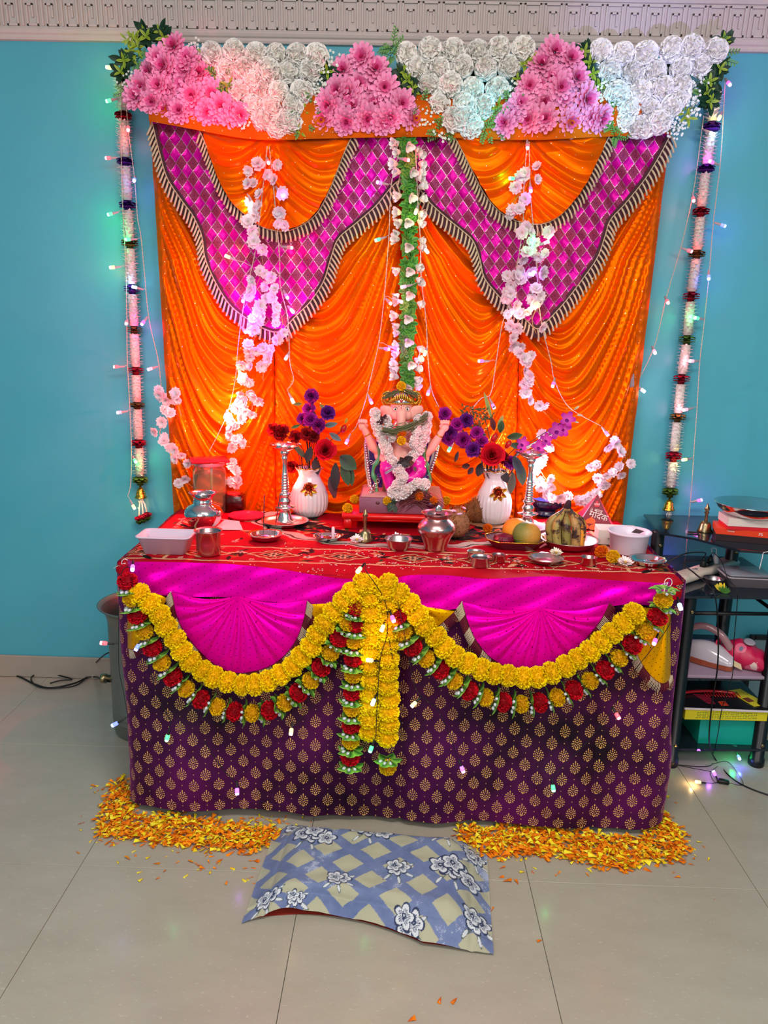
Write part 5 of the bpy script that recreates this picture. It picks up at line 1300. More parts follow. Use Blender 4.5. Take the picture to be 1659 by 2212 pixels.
mb = MB(); rp = mat('vermilion_paint', '#c0142a', .4)
for v in range(876, 912, 5): mb.ell(I(867, v, -.0535-.012*min(1, (v-876)/20)), (.0022, .0012, .0026), 8, 5)
for dx in (-5, 5): mb.ell(I(867+dx, 878, -.053), (.0016, .001, .0016), 8, 5)
mb.build('forehead_mark', rp, idl)
# raised hands with five fingers
def idolhand(c, sx):
    sh = [('e', c, (.0155, .011, .0175))]
    for j in range(4):
        a = (-.011+.0072*j)*sx; b_ = c+Vector((a*1.15, -.004, .012)); sh.append(('t', [b_, b_+Vector((sx*.001, -.006, .0105-.0018*abs(j-1.5))), b_+Vector((0, -.0135, .002))], [.0042, .0039, .0034]))
    sh.append(('t', [c+Vector((-sx*.011, -.004, -.004)), c+Vector((-sx*.0145, -.010, .003)), c+Vector((-sx*.010, -.014, .008))], [.0048, .0045, .0038]))
    vmesh('hand', sh, .0017, skin, idl, 2)
idolhand(I(784, 920, -.035), -1); idolhand(I(960, 922, -.035), 1)
for (a, b_) in (((793, 938), (786, 926)), ((950, 940), (957, 928))):
    A = I(*a, -.030); B = I(*b_, -.034); mb = MB(); d = (B-A).normalized(); R_ = aim(d)
    q = [A+R_ @ Vector((.0128*math.cos(x), .0128*math.sin(x), 0)) for x in [i*2*PI/20 for i in range(21)]]; mb.tube(q, .0022, 6); mb.build('bangle', MT['gold'], idl)
# dhoti, legs, sashes
mag = mat('magenta_gloss_paint', '#d8109a', .25, coat=.4)
vmesh('dhoti', [('t', [I(858, 1012, 0), I(838, 1005, -.045), I(835, 1014, -.068)], [.030, .028, .024]), ('t', [I(878, 1012, 0), I(902, 1000, -.045), I(906, 1016, -.060)], [.030, .029, .025]),
        ('t', [I(836, 1018, -.066), I(842, 1045, -.070), I(848, 1066, -.075)], [.024, .020, .017]), ('t', [I(906, 1020, -.058), I(888, 1034, -.078), I(864, 1036, -.086)], [.023, .018, .014]), ('e', I(867, 1020, -.02), (.050, .045, .022))], .0030, mag, idl, 5)
vmesh('foot', [('t', [I(849, 1068, -.075), I(846, 1074, -.098)], [.012, .010])], .0025, skin, idl, 3)
for c, pts in (('left', [(824, 958), (820, 975), (818, 992), (808, 1008), (806, 1024), (812, 1040), (814, 1062)]), ('right', [(914, 950), (916, 975), (918, 998), (924, 1012), (928, 1030), (925, 1050), (920, 1062)])):
    w = smoothpath([I(u, v, -.030) for u, v in pts], 8); mb = MB(); mb.tube(w, [.0075+.002*math.sin(i*.4) for i in range(len(w))], 8); mb.build('sash', mat('green_paint', '#4a9a6a', .35, coat=.3), idl)
    mb = MB(); mb.tube([p+Vector((.005, -.006, 0)) for p in w], .0014, 6); mb.build('sash_border', MT['gold'], idl)
for c in (I(823, 1028, -.05), I(918, 1030, -.05)):
    mb = MB(); mb.ell(c, (.015, .022, .011), 14, 8); mb.build('cushion', mat('dark_purple_gloss', '#2a0c5c', .15, coat=.6), idl)
# crown
cm = MB(); C = I(867, 868, -.014)
cm.lathe([(.036, -.004), (.0385, 0), (.037, .008), (.034, .018), (.026, .028), (.016, .036), (.008, .042), (0, .045)], 30, C, RX(.12), cap=False)
cm.build('crown', MT['silver'], idl)
mb = MB()
for j in range(15):
    a = -PI*.5+(j-7)*.17; mb.ell(C+Vector((.040*math.cos(a), .040*math.sin(a), -.001+.016*math.cos((j-7)*.22)**2+.004)), (.0034, .0028, .0060+.006*math.cos((j-7)*.2)**2), 8, 6)
for j in range(13):
    a = -PI*.5+(j-6)*.19; mb.ell(C+Vector((.041*math.cos(a), .041*math.sin(a), -.004)), .0032, 8, 6)
mb.build('crown_band', MT['gold'], idl)
mb = MB(); mb.ell(C+Vector((0, -.043, .006)), (.0052, .003, .0058), 12, 8); mb.build('crown_jewel', mat('red_jewel', '#a00818', .08, coat=1), idl)
for u in (837, 897):
    c = I(u, 862, .006); mb = MB()
    for j in range(20):
        a = j*2*PI/20; mb.tube([c+Vector((.004*math.cos(a), 0, .006*math.sin(a))), c+Vector((.018*math.cos(a), -.002, .025*math.sin(a)))], .0026, 5)
    q = [c+Vector((.019*math.cos(a), -.002, .026*math.sin(a))) for a in [i*2*PI/24 for i in range(25)]]; mb.tube(q, .0028, 6); mb.build('crown_fan', MT['gold'], idl)
mb = MB(); w = [I(845, 852, -.005), I(855, 846, -.01), I(868, 843, -.012), I(882, 846, -.01), I(892, 853, -.005)]; mb.tube(smoothpath(w, 5), .009, 8); mb.build('turban_roll', mat('orange_red_cloth', '#c2402a', .5), idl)
mb = MB()   # necklace
for j in range(22):
    a = PI+(PI)*j/21; mb.ell(I(867+26*math.cos(a), 935-22*math.sin(a), -.044), .0032, 8, 6)
mb.build('necklace', MT['gold'], idl)
mb = MB(); 
# silver mouse
Pm = I(801, 1074, -.05)
vmesh('mouse', [('e', Pm+Vector((0, 0, .014)), (.011, .013, .016)), ('e', Pm+Vector((.003, -.008, .030)), (.008, .011, .0085)), ('e', Pm+Vector((-.003, -.004, .040)), (.004, .002, .005)), ('e', Pm+Vector((.009, -.004, .040)), (.004, .002, .005)), ('t', [Pm+Vector((-.006, -.01, .012)), Pm+Vector((-.002, -.018, .018))], .003), ('t', [Pm+Vector((0, .01, .004)), Pm+Vector((-.014, .012, .004)), Pm+Vector((-.020, .004, .008))], .0024)], .0018, MT['silver'], idl, 2)
# flower garland worn by the idol
SH = [pompon(.0195, '#dcc8c4', '#fff4f4', s, 130, 'shaggy_blossom', W=.40) for s in (11, 12)]
MG = {'yellow': pompon(.019, '#c98a04', '#f5c010', 21, 170, 'marigold', W=.4), 'orange': pompon(.019, '#b84404', '#f07a08', 22, 170, 'marigold', W=.4)}
def flowers_on(pts, label, d=-.085, sc=1.0, name='flower_garland'):
    t = empty(name, I(*pts[0], d), label, 'garland')
    mb = MB(); mb.tube([I(u, v, d+.01) for u, v in pts], .001, 4); mb.build('thread', MT['wire'], t)
    w = resample(smoothpath([I(u, v, d) for u, v in pts], 8), .0215)
    for p in w: place('shaggy_blossom', random.choice(SH), t, p+Vector((random.uniform(-.004, .004), random.uniform(-.008, .002), random.uniform(-.004, .004))), aim(face(), random.uniform(0, 6)), random.uniform(.85, 1.1)*sc)
    return t
flowers_on([(812, 893), (814, 915), (820, 940), (830, 962), (842, 982), (850, 1002), (862, 1012), (878, 1000), (892, 985), (906, 962), (917, 935), (924, 912), (922, 890)], 'shaggy white flower garland round the neck and chest of the idol', -.060)
flowers_on([(836, 905), (838, 928), (848, 950)], 'short inner strand of white flowers on the left of the idol chest', -.070, .8)
flowers_on([(904, 905), (900, 935), (892, 960)], 'short inner strand of white flowers on the right of the idol chest', -.070, .85)
flowers_on([(862, 1018), (872, 1034), (858, 1048), (850, 1064), (866, 1072), (884, 1052), (904, 1044), (922, 1050)], 'pinkish white flower heap over the knees and feet of the idol', -.105, 1.05, 'flower_heap')
def mari(u, v, col, d, label, s=.8, P=None):
    o = place('marigold', MG[col], None, P if P is not None else I(u, v, d), aim(face(), random.uniform(0, 6)), (s, s, s*.8)); tag(o, label, 'marigold'); return o
mari(867, 834, 'yellow', -.03, 'yellow marigold on top of the idol crown', .85)
mari(868, 936, 'orange', -.082, 'orange marigold at the throat of the idol', .85)
mari(867, 952, 'yellow', -.092, 'yellow marigold on the chest of the idol just below an orange one', .8)
mari(836, 1082, 'yellow', -.108, 'yellow marigold at the left foot of the idol', .75)
mari(906, 1072, 'orange', -.112, 'orange marigold beside the dry grass at the right foot of the idol', .8)
mari(936, 1082, 'orange', -.108, 'orange marigold at the right corner of the idol plinth', .8)
def grass(pts, d, n, cols, label, name='grass_bundle', spread=.007, w=.0009):
    c = [I(u, v, d) for u, v in pts]; mb = MB(); rs = random.Random(n)
    base = smoothpath(c, 5)
    for i in range(n):
        o = Vector((rs.gauss(0, spread*.5), rs.gauss(0, spread*.5), rs.gauss(0, spread))); a = rs.randint(0, len(base)//3); b = rs.randint(2*len(base)//3, len(base))
        mb.c = hexmix(cols[0], cols[1], rs.random()); q = [p+o*(1+.4*math.sin(k*.5+i)) for k, p in enumerate(base[a:b])]
        if len(q) > 1: mb.tube(q, w, 3, cap=False)
    o = mb.build(name, MT['vcol'], None, org=c[0]); tag(o, label, 'grass', kind='stuff'); return o
grass([(826, 930), (850, 932), (880, 924), (905, 912), (925, 900)], -.084, 90, ('#3c4428', '#7d8458'), 'dark green grass bundle slung across the neck of the idol')
grass([(828, 858), (848, 850), (866, 842)], -.030, 50, ('#3c4428', '#8a8a5a'), 'grass tuft on the left of the idol crown', spread=.005)
grass([(870, 842), (890, 848), (904, 856)], -.030, 40, ('#3c4428', '#8a8a5a'), 'grass tuft on the right of the idol crown', spread=.005)
grass([(832, 1024), (845, 1015), (862, 1004)], -.110, 30, ('#8a8a94', '#b8b4c0'), 'pale fibre strand hanging over the left knee of the idol', spread=.002)
grass([(862, 1088), (890, 1076), (920, 1082), (945, 1090)], -.105, 170, ('#3a0c18', '#8a3a3c'), 'dark red dry grass heaped on the plinth at the idol feet', spread=.012)
grass([(925, 1066), (945, 1080), (958, 1092)], -.100, 70, ('#b84a3c', '#e8806a'), 'coral fibres at the right end of the idol plinth', spread=.008)
def leafclump(u, v, d, n, label, c0='#14100c', c1='#3c3a30', L=.03):
    p = I(u, v, d) if not isinstance(u, Vector) else u; mb = MB(); rs = random.Random(n+int(p.x*1000))
    for i in range(n):
        a = rs.uniform(0, 6.28); leaf_into(mb, p+Vector((rs.uniform(-.01, .01), rs.uniform(-.006, .006), rs.uniform(-.008, .008))), (math.cos(a), -.4, math.sin(a)), (0, -1, 0), L*rs.uniform(.7, 1.1), L*.6, c0, c1, rows=4)
    o = mb.build('leaf_clump', MT['leaf'], None, org=p); return tag(o, label, 'leaves')
leafclump(825, 912, -.075, 9, 'dark red leaves on the left shoulder of the idol', '#1c080c', '#4a2028', .022)
leafclump(872, 998, -.100, 10, 'dark withered leaves on the lap of the idol', '#140a0c', '#3a2a2c')
leafclump(896, 1004, -.100, 4, 'brown leaf on the right thigh of the idol', '#3a1c14', '#6a4030', .02)
leafclump(848, 1090, -.115, 9, 'dark green leaves hanging over the front of the idol plinth', '#141c14', '#3a4a3a', .028)
mb = MB(); q = I(930, 1090, -.105); mb.ell(q, (.016, .013, .013), 14, 10); single('betel_nut', mb, mat('dark_maroon_skin', '#4a1030', .35, noise_amt=.2), q, 'dark maroon fruit on the right end of the idol plinth', 'fruit')
mb = MB(); q = I(816, 1086, -.100); mb.ell(q, (.010, .008, .007), 12, 8); single('betel_nut', mb, mat('brown_nut_skin', '#5a2c30', .5), q, 'small brown nut at the left side of the idol plinth', 'nut')
for u, v, lab in ((758, 1112, 'yellow marigold on the red stool left of the idol plinth'),):
    p = Vector((onT(756, 1118)[0].x, y0+.03, STZ+.014)); mari(0, 0, 'yellow', 0, lab, .95, P=p)
mari(0, 0, 'yellow', 0, 'yellow marigold at the back left corner of the red stool', .85, P=Vector((U(765, 1085, y0+.17).x, y0+.18, STZ+.014)))
mari(0, 0, 'yellow', 0, 'yellow marigold at the back right corner of the red stool', .85, P=Vector((U(965, 1092, y0+.16).x, y0+.20, STZ+.014)))

# ------------------------------------------------------------------ vases and bouquets
vw = mat('white_glazed_ceramic', '#ddd6da', .12, coat=.6)
def vase(u, v, vtop, R_px, label):
    P, k = onT(u, v); H = (v-vtop)*k*1.03; R = R_px*k; t = root('ceramic_vase', P, label, 'vase')
    prof = [(R*.66, 0), (R*.72, .003), (R*.94, H*.14), (R, H*.28), (R*.99, H*.42), (R*.90, H*.58), (R*.66, H*.74), (R*.55, H*.84), (R*.60, H*.93), (R*.72, H)]
    def rf(a, kk, z):
        ft = .028 if z < H*.5 else 0
        top = max(0, (z/H-.86)/.14)
        return 1+ft*(abs(math.sin(a*13))*2-1)*(1 if z > .004 else 0)+.06*top*math.sin(a*8)
    full = []
    for (r0, z0), (r1, z1) in zip(prof, prof[1:]):
        for q in range(3): full.append((lerp(r0, r1, q/3), lerp(z0, z1, q/3)))
    full.append(prof[-1]); inner = [(R*.64, H*.99), (R*.50, H*.84), (R*.6, H*.7), (R*.8, H*.3), (0, .006)]
    mb = MB(); mb.lathe(full+inner, 104, P, rfun=rf, cap=False); mb.build('vase_body', vw, t)
    q = [P+Vector(((R*.72)*(1+.06*math.sin(a*8))*math.cos(a), (R*.72)*(1+.06*math.sin(a*8))*math.sin(a), H+.0015+.003*math.sin(a*8))) for a in [i*2*PI/80 for i in range(81)]]
    mb = MB(); mb.tube(q, .0016, 6); mb.build('gilt_rim', MT['gold'], t)
    c = P+Vector((.006, -R*.93, H*.64)); gr = mat('gilded_rose', '#a8482c', .2, metal=.9)
    mb = MB()
    for (n, tilt, L, W) in ((7, 80, .020, .020), (6, 55, .016, .018), (4, 25, .012, .013)):
        R_ = aim((0, -1, .15))
        tmp = MB()
        for j in range(n): tmp.petal((0, 0, 0), j*2*PI/n+tilt, tilt, L, W, 20, (1, 1, 1), (1, 1, 1), rows=3, tip=.8, cup=.4)
        off = len(mb.V); mb.V += [tuple(c+R_ @ Vector(p)) for p in tmp.V]; mb.C += tmp.C; mb.UV += tmp.UV; mb.F += [tuple(i+off for i in f) for f in tmp.F]; mb.M += tmp.M
    ros = mb.build('gilt_rose', gr, t); mb = MB()
    for a in (-.5, -1.2, -2.0, -2.7, .4): leaf_into(mb, c+Vector((.008*math.cos(a), 0, .008*math.sin(a))), (math.cos(a), -.25, math.sin(a)), (0, -1, 0), .026, .014, '#ffffff', '#ffffff', rows=3)
    mb.build('gilt_leaves', MT['gold'], t)
    return P, H, R
P1, H1, R1 = vase(668, 1112, 1012, 40, 'white fluted vase with a gilt rose behind the left oil lamp')
P2, H2, R2 = vase(1064, 1128, 1018, 38, 'white fluted vase with a gilt rose beside the dark hairy coconut')
P, k = onT(1064, 1130); mb = MB(); mb.c = lin('#b09a72'); P.z += .0005; P1_ = P
rosebig = bloom([(7, 78, .040, .042, -22, '#b80820', '#d8102c', .004, 0, dict(tip=.85, cup=.35)), (6, 58, .036, .038, -18, '#a80618', '#cc0e28', .004, .003, dict(tip=.85, cup=.4)), (5, 38, .032, .032, -14, '#9c0414', '#c00c24', .003, .006, dict(tip=.8, cup=.5)), (4, 20, .028, .026, -10, '#8c0210', '#b00a20', .002, .008, dict(tip=.8, cup=.6)), (3, 6, .024, .018, 0, '#7c020e', '#a0081c', .001, .010, dict(tip=.8, cup=.7))], 'rose', seed=9)
purp = [carnation(.024, a, b, s, 'purple_carnation') for a, b, s in (('#4a0640', '#8a1a86', 31), ('#5a0650', '#a8209a', 32), ('#3a0c50', '#6a208a', 33))]
redc_ = carnation(.024, '#5a0610', '#8a1018', 34, 'dark_red_carnation')
def bouquet(P, H, R, items, leaves, label):
    base = P+Vector((0, 0, H*.92)); t = empty('bouquet', base, label, 'bouquet')
    mb = MB(); dk = mat('dark_green_stem', '#141c12', .6)
    for it in items:
        kind, u, v, dy, s = it; e = U(u, v, P.y+dy); b = base+Vector((random.uniform(-.4, .4)*R, random.uniform(-.3, .3)*R, -H*.3))
        st = MB(); m_ = base.lerp(e, .35)+Vector((0, 0, .02)); st.tube(smoothpath([b, base+Vector(((e.x-base.x)*.25, 0, .01)), m_, e], 5), .0014, 5, cap=False); st.build('stem', dk, t)
        if kind == 'rose': place('rose', rosebig, t, e, aim((random.uniform(-.1, .2), -1, .35)), s)
        elif kind == 'p': place('carnation', random.choice(purp), t, e, aim((random.uniform(-.6, .6), -1, random.uniform(.1, .7))), s)
        elif kind == 'r': place('carnation', redc_, t, e, aim((random.uniform(-.5, .5), -.8, .6)), s)
        elif kind == 'bud':
            q = MB(); q.c = lin('#b00c1c'); q.ell(e, (.010, .010, .016), 10, 8, RY(.5)); q.c = lin('#6a8a30')
            for j in range(4): leaf_into(q, e-Vector((0, 0, .012)), (math.cos(j*1.6)*.6, math.sin(j*1.6)*.6-.2, 1), (0, -1, 0), .024, .009, '#5a7a28', '#8aa040', rows=3)
            q.build('rose_bud', MT['leaf'], t)
        elif kind == 'orchid':
            q = MB()
            for j in range(5): q.petal((0, 0, 0), j*1.257+.3, 66, .028*s, .019*s, 12, lin('#e060b8'), lin('#b0109a'), rows=4, tip=.5)
            q.petal((0, 0, 0), 4.7, 40, .014*s, .014*s, 30, lin('#5a0660'), lin('#8a0c80'), rows=3)
            place('orchid_bloom', q.mesh('orchid_bloom', MT['petal']), t, e, aim((random.uniform(-.4, .4), -1, random.uniform(-.1, .3)), random.uniform(-.4, .4)), 1)
        elif kind == 'spray':
            q = MB(); rs = random.Random(int(u))
            for j in range(26):
                o = e+Vector((rs.uniform(-.035, .035), rs.uniform(-.02, .02), rs.uniform(-.022, .022))); q.c = lin('#2a3420'); q.tube([e-Vector((0, 0, .02)), o], .0005, 3, cap=False)
                leaf_into(q, o, (rs.uniform(-1, 1), -.3, rs.uniform(-.5, 1)), (0, -1, 0), .012, .006, '#2c3a22', '#5a5a30', rows=3)
            q.build('fine_foliage', MT['leaf'], t)
    for (u, v, du, dv, L, W, c0, c1) in leaves:
        q = MB(); e = U(u, v, P.y-.01+random.uniform(-.02, .02)); leaf_into(q, e, (du, -.25, -dv), (0, -1, 0), L, W, c0, c1, rows=6, droop=.2); q.build('leaf', MT['leaf'], t)
    return t
DK, DK2 = '#140c10', '#2c1c24'; GR, GR2 = '#18281c', '#3a5a3a'; GY, GY2 = '#2c3a40', '#66787a'
bouquet(P1, H1, R1, [('rose', 703, 975, -.055, .98), ('p', 674, 856, -.01, 1.0), ('p', 668, 884, .0, .9), ('p', 708, 893, -.02, 1.05), ('p', 670, 907, -.02, 1.0), ('p', 690, 920, -.03, 1.0), ('p', 655, 905, 0, .85), ('r', 662, 940, -.02, .95), ('r', 676, 945, -.02, .9), ('r', 640, 945, -.01, .95), ('r', 612, 932, .0, .95), ('r', 592, 930, 0, .95), ('r', 606, 942, 0, .9), ('r', 632, 1010, .01, .9), ('bud', 742, 926, -.02, 1)],
        [(700, 920, .9, -.2, .05, .02, GY, GY2), (712, 935, .8, .5, .05, .022, GY, GY2), (705, 945, .5, 1, .06, .02, GY, GY2), (660, 990, -.6, -.8, .07, .02, '#3a4a3c', '#5a6a52'), (735, 985, .8, .6, .075, .055, DK, GR2), (740, 1000, .3, 1, .085, .035, GR, GR2), (725, 1000, .0, 1, .10, .035, DK, DK2), (755, 1005, .15, 1, .075, .028, GR, GR2), (712, 1030, .3, 1, .08, .03, '#3a1420', '#5a2430'), (722, 1035, .0, 1, .07, .025, DK, DK2), (675, 885, .1, 1, .035, .022, '#3a1c1c', '#4a3a24'), (690, 875, .9, .3, .02, .012, '#4a5a2c', '#6a7a3c'), (652, 872, -.9, .1, .03, .012, '#5a5a2c', '#7a7a3c'), (745, 915, .4, -.9, .022, .010, '#8a7a28', '#b0983a'), (648, 918, -.8, .3, .035, .012, '#2c4420', '#4a6a34'), (700, 970, -.7, .9, .05, .02, DK, DK2), (672, 965, -.2, .8, .06, .03, DK, DK2), (680, 990, .2, .9, .06, .03, DK, DK2)],
        'bouquet of purple carnations and one red rose in the left vase')
bouquet(P2, H2, R2, [('rose', 1062, 985, -.055, 1.05), ('p', 988, 918, -.02, 1.0), ('p', 1006, 908, -.02, 1.0), ('p', 975, 935, -.02, 1.0), ('p', 968, 948, -.02, .95), ('p', 1000, 950, -.03, 1.05), ('p', 1022, 972, -.04, 1.05), ('p', 1030, 935, -.02, .9), ('p', 960, 895, .0, .95), ('p', 1040, 955, -.02, .9), ('bud', 1068, 945, -.05, 1.2), ('bud', 1098, 960, -.02, 1.1), ('spray', 1015, 890, -.01, 1), ('spray', 1045, 895, .0, 1), ('spray', 1035, 912, -.01, 1), ('r', 1085, 990, .0, .9),
         ('orchid', 1127, 958, -.03, .95), ('orchid', 1162, 965, -.03, 1.0), ('orchid', 1178, 950, -.03, .9), ('orchid', 1200, 930, -.03, 1.1), ('orchid', 1215, 925, -.02, 1.1), ('orchid', 1226, 905, -.03, 1.0), ('p', 1100, 1000, .0, .95)],
        [(1075, 925, .3, -.9, .05, .016, '#7a8a4a', '#a0a868'), (1062, 905, -.35, -1, .10, .014, '#6a8048', '#9aa860'), (1068, 930, -.3, -1, .05, .02, '#3a1420', '#5a2c30'), (1080, 935, .1, -1, .045, .024, GR, GR2), (1095, 945, .9, -.2, .055, .026, DK, GR2), (1100, 960, .8, .1, .06, .024, GY, GR2), (1050, 940, -.8, -.1, .05, .022, DK, GY2), (1020, 955, -.7, .3, .05, .022, GR, GR2), (990, 975, -.3, 1, .04, .014, DK, DK2), (1015, 1005, -1, .2, .03, .02, '#2c1014', '#4a2024'), (1022, 1010, -.6, .8, .03, .02, '#2c1014', '#4a2024'), (1110, 985, .4, .9, .07, .032, '#1c242c', '#3a4450'), (1122, 1000, .2, 1, .08, .035, GR, '#4a5a4a'), (1108, 1020, -.1, 1, .08, .03, '#3a342c', '#5a5448'), (1040, 1000, -.2, .8, .05, .03, DK, DK2), (1058, 1012, .1, .6, .04, .03, DK, DK2), (1085, 1015, .3, .7, .05, .03, DK, DK2), (1240, 885, .6, -.5, .022, .007, '#8a9a80', '#c8ccb8'), (1246, 897, .8, -.1, .020, .007, '#8a9a80', '#c8ccb8'), (1240, 910, .7, .2, .018, .006, '#8a9a80', '#c8ccb8')],
        'bouquet of purple carnations, a red rose and magenta orchids in the right vase')
mb = MB(); Pd = G(1064, 1126, TZ+.002); mb.c = lin('#8a5a34')
mb.lathe([(R2*.75, .0), (R2*1.45, .0), (R2*1.45, .0012), (R2*.75, .0012)], 60, Vector((P2.x, P2.y, TZ+.002)), rfun=lambda a, k_, z: 1+.03*math.sin(a*24), cap=False)
single('round_doily', mb, mat('woven_gold_doily', '#8a6040', .7, noise_amt=.4, noise_scale=200), Pd, 'round brown and gold doily under the right vase', 'doily')

# ------------------------------------------------------------------ right half of the table
# fruit tray
P, k = onT(1113, 1180); t = root('fruit_tray', P, 'octagonal gold-rimmed tray holding two round fruits', 'tray')
def octa(w, d, c): return [(-w/2+c, -d/2), (w/2-c, -d/2), (w/2, -d/2+c), (w/2, d/2-c), (w/2-c, d/2), (-w/2+c, d/2), (-w/2, d/2-c), (-w/2, -d/2+c)]
mb = MB(); A = [octa(.135, .085, .025), octa(.185, .130, .036), octa(.188, .133, .036), octa(.132, .082, .025)]; zz = [0, .026, .027, .002]
rr = [[mb.v(P+Vector((x, y, z))) for x, y in o_] for o_, z in zip(A, zz)]
for a, b in zip(rr, rr[1:]):
    for j in range(8): mb.f(a[j], a[(j+1) % 8], b[(j+1) % 8], b[j])
mb.f(*rr[0][::-1]); mb.f(*rr[3]); mb.build('tray_body', mat('maroon_lacquer', '#5a2434', .2, coat=.5), t, smooth=False)
mb = MB(); q = [P+Vector((x, y, .0275)) for x, y in octa(.187, .132, .036)]; mb.tube(q+[q[0]], .0022, 6); mb.build('gold_rim', MT['gold'], t)
for j in range(2):
    q = P+Vector((.030 if j == 0 else .004, -.018 if j == 0 else .028, .0)); R_ = .044 if j == 0 else .044
    mb = MB(); c0, c1 = ('#5c7a34', '#c98a34') if j == 0 else ('#d88a1c', '#e09a2c')
    def fr(s, tt, q=q, R_=R_): a = s*2*PI; th = tt*PI; return q+Vector((R_*math.sin(th)*math.cos(a), R_*math.sin(th)*math.sin(a), R_*.93+.002+R_*.93*math.cos(th)))
    mb.grid(fr, 28, 18, cfn=lambda s, tt, c0=c0, c1=c1: hexmix(c0, c1, min(1, max(0, .5+.9*math.cos((s*2*PI)-.2)+.4*math.sin(tt*3)))))
    single('melon', mb, mat('netted_rind', vcol=True, rough=.5, noise_amt=.2, noise_scale=150, bump=.4, bump_scale=300), q, ('green and orange round melon at the front of the octagonal tray', 'orange-yellow round melon at the back of the octagonal tray')[j], 'fruit')
q = P+Vector((-.038, -.012, .002)); mb = MB(); mb.lathe([(0, 0), (.026, 0), (.034, .012), (.035, .026), (.030, .036), (0, .044)], 14, q, rfun=lambda a, k_, z: 1+.05*math.sin(a*3+z*50), cap=False)
single('maroon_packet', mb, mat('crumpled_maroon_foil', '#6a0c2c', .3, noise_amt=.3, bump=.6, bump_scale=60), q, 'crumpled maroon packet at the left end of the octagonal tray', 'packet', smooth=False)
# banana bowl
P, k = onT(1229, 1182); mb = MB(); mb.lathe(dish(.086, .028, .058, lip=.006), 52, P, cap=False); single('wide_steel_bowl', mb, MT['steelb'], P, 'wide steel bowl holding the overripe bananas', 'bowl')
t = root('banana_bunch', P+Vector((-.018, 0, .004)), 'bunch of brown-spotted overripe bananas standing in the wide steel bowl', 'bananas')
bm = bpy.data.materials.new('spotted_banana_skin'); bm.use_nodes = True; N = NT(bm); b = N.n['Principled BSDF']; tc = N.new('ShaderNodeTexCoord').outputs['Object']
at_ = N.new('ShaderNodeAttribute'); at_.attribute_name = 'Col'
f1 = N.math('MULTIPLY_ADD', N.noise(tc, 38, 4, .6), 9, -3.8, True); N.con(N.mix(f1, lin('#3a1a18'), at_.outputs['Color']), b.inputs['Base Color']); b.inputs['Roughness'].default_value = .5
top = P+Vector((-.014, .008, .128))
bs = [(-.050, .004, '#9a8440'), (-.036, -.022, '#a8904a'), (-.010, -.030, '#8c7c3c'), (.018, -.030, '#b88a50'), (.036, -.012, '#f0982c'), (.044, .012, '#f4a42c'), (-.02, .026, '#8a6a30')]
for i, (bx, by, c) in enumerate(bs):
    e = P+Vector((bx-.006, by, .020)); m_ = top.lerp(e, .5)+Vector((bx*.55, by*.5-.004, 0)); w = smoothpath([top, top.lerp(m_, .4)+Vector((0, -.002, .004)), m_, e, e+Vector((-bx*.12, -by*.12, -.008))], 6)
    n = len(w); rad = [.0045+.0115*min(1, max(0, (j/n-.10)/.25))*(1 if j/n < .82 else max(.35, 1-(j/n-.82)*3.4)) for j in range(n)]
    rad = [.0048+.0098*min(1, max(0, (j/n-.22)/.22))**1.2*(1 if j/n < .86 else max(.35, 1-(j/n-.86)*4.5)) for j in range(n)]; mb = MB(); mb.c = lin(c); mb.tube(w, rad, 7, cols=[hexmix('#8a4a2c', c, min(1, j/n*4)) for j in range(n)]); mb.build('banana', bm, t)
mb = MB(); mb.tube([top+Vector((0, 0, -.006)), top+Vector((.004, .002, .012)), top+Vector((.006, .0, .020))], [.013, .009, .006], 8); mb.build('stalk', mat('dark_stalk', '#3a1c24', .8), t)
# blue lamp
P, k = onT(1180, 1112); t = root('disco_lamp', P, 'round dark blue disco lamp behind the right oil lamp', 'lamp')
navy = mat('navy_plastic', '#10123c', .25, coat=.3); R_ = 36*k
mb = MB(); mb.lathe([(0, 0), (R_*.75, 0), (R_*.80, .010), (R_*.62, .016), (R_*.66, .026), (R_*.95, .034), (R_, .040), (R_, .056), (R_*.92, .062), (R_*.86, .060), (0, .060)], 36, P, cap=False); mb.build('housing', navy, t)
mb = MB(); mb.lathe([(0, .064), (R_*.5, .063), (R_*.82, .0605)], 36, P, cap=False); mb.build('lens', mat('blue_lens', '#3060ff', .1, emit='#2a50ff', strength=1.2), t)
for j in range(8):
    a = j*PI/4; mb = MB(); mb.box(P+Vector((R_*1.0*math.cos(a), R_*1.0*math.sin(a), .048)), (.004, .010, .018), RZ(a)); mb.build('rib', navy, t)
# pyramid sweet box with clear front
A = onT(1240, 1142)[0]; B = onT(1333, 1150)[0]; bw = (B-A).length; ap = U(1291, 1068, (A.y+B.y)/2+.03)
t = root('pyramid_box', (A+B)/2, 'red printed pyramid sweet box with a clear side behind the white carton', 'box')
Cb = A+Vector((.01, bw*.8, 0)); Db = B+Vector((-.01, bw*.8, 0))
mb = MB(); i = [mb.v(p) for p in (A, B, Db, Cb, ap)]; mb.c = lin('#d81840')
mb.f(i[1], i[2], i[4]); mb.f(i[2], i[3], i[4]); mb.f(i[3], i[0], i[4]); mb.f(i[0], i[3], i[2], i[1]); mb.build('carton', mat('red_printed_card', '#c8123a', .35), t, smooth=False)
fn_ = (B-A).cross(ap-A).normalized(); 
if fn_.y > 0: fn_ = -fn_
def onf(a, b, o=.001): # a across 0..1 at the base, b height 0..1
    l = A.lerp(ap, b); r_ = B.lerp(ap, b); return l.lerp(r_, a)+fn_*o
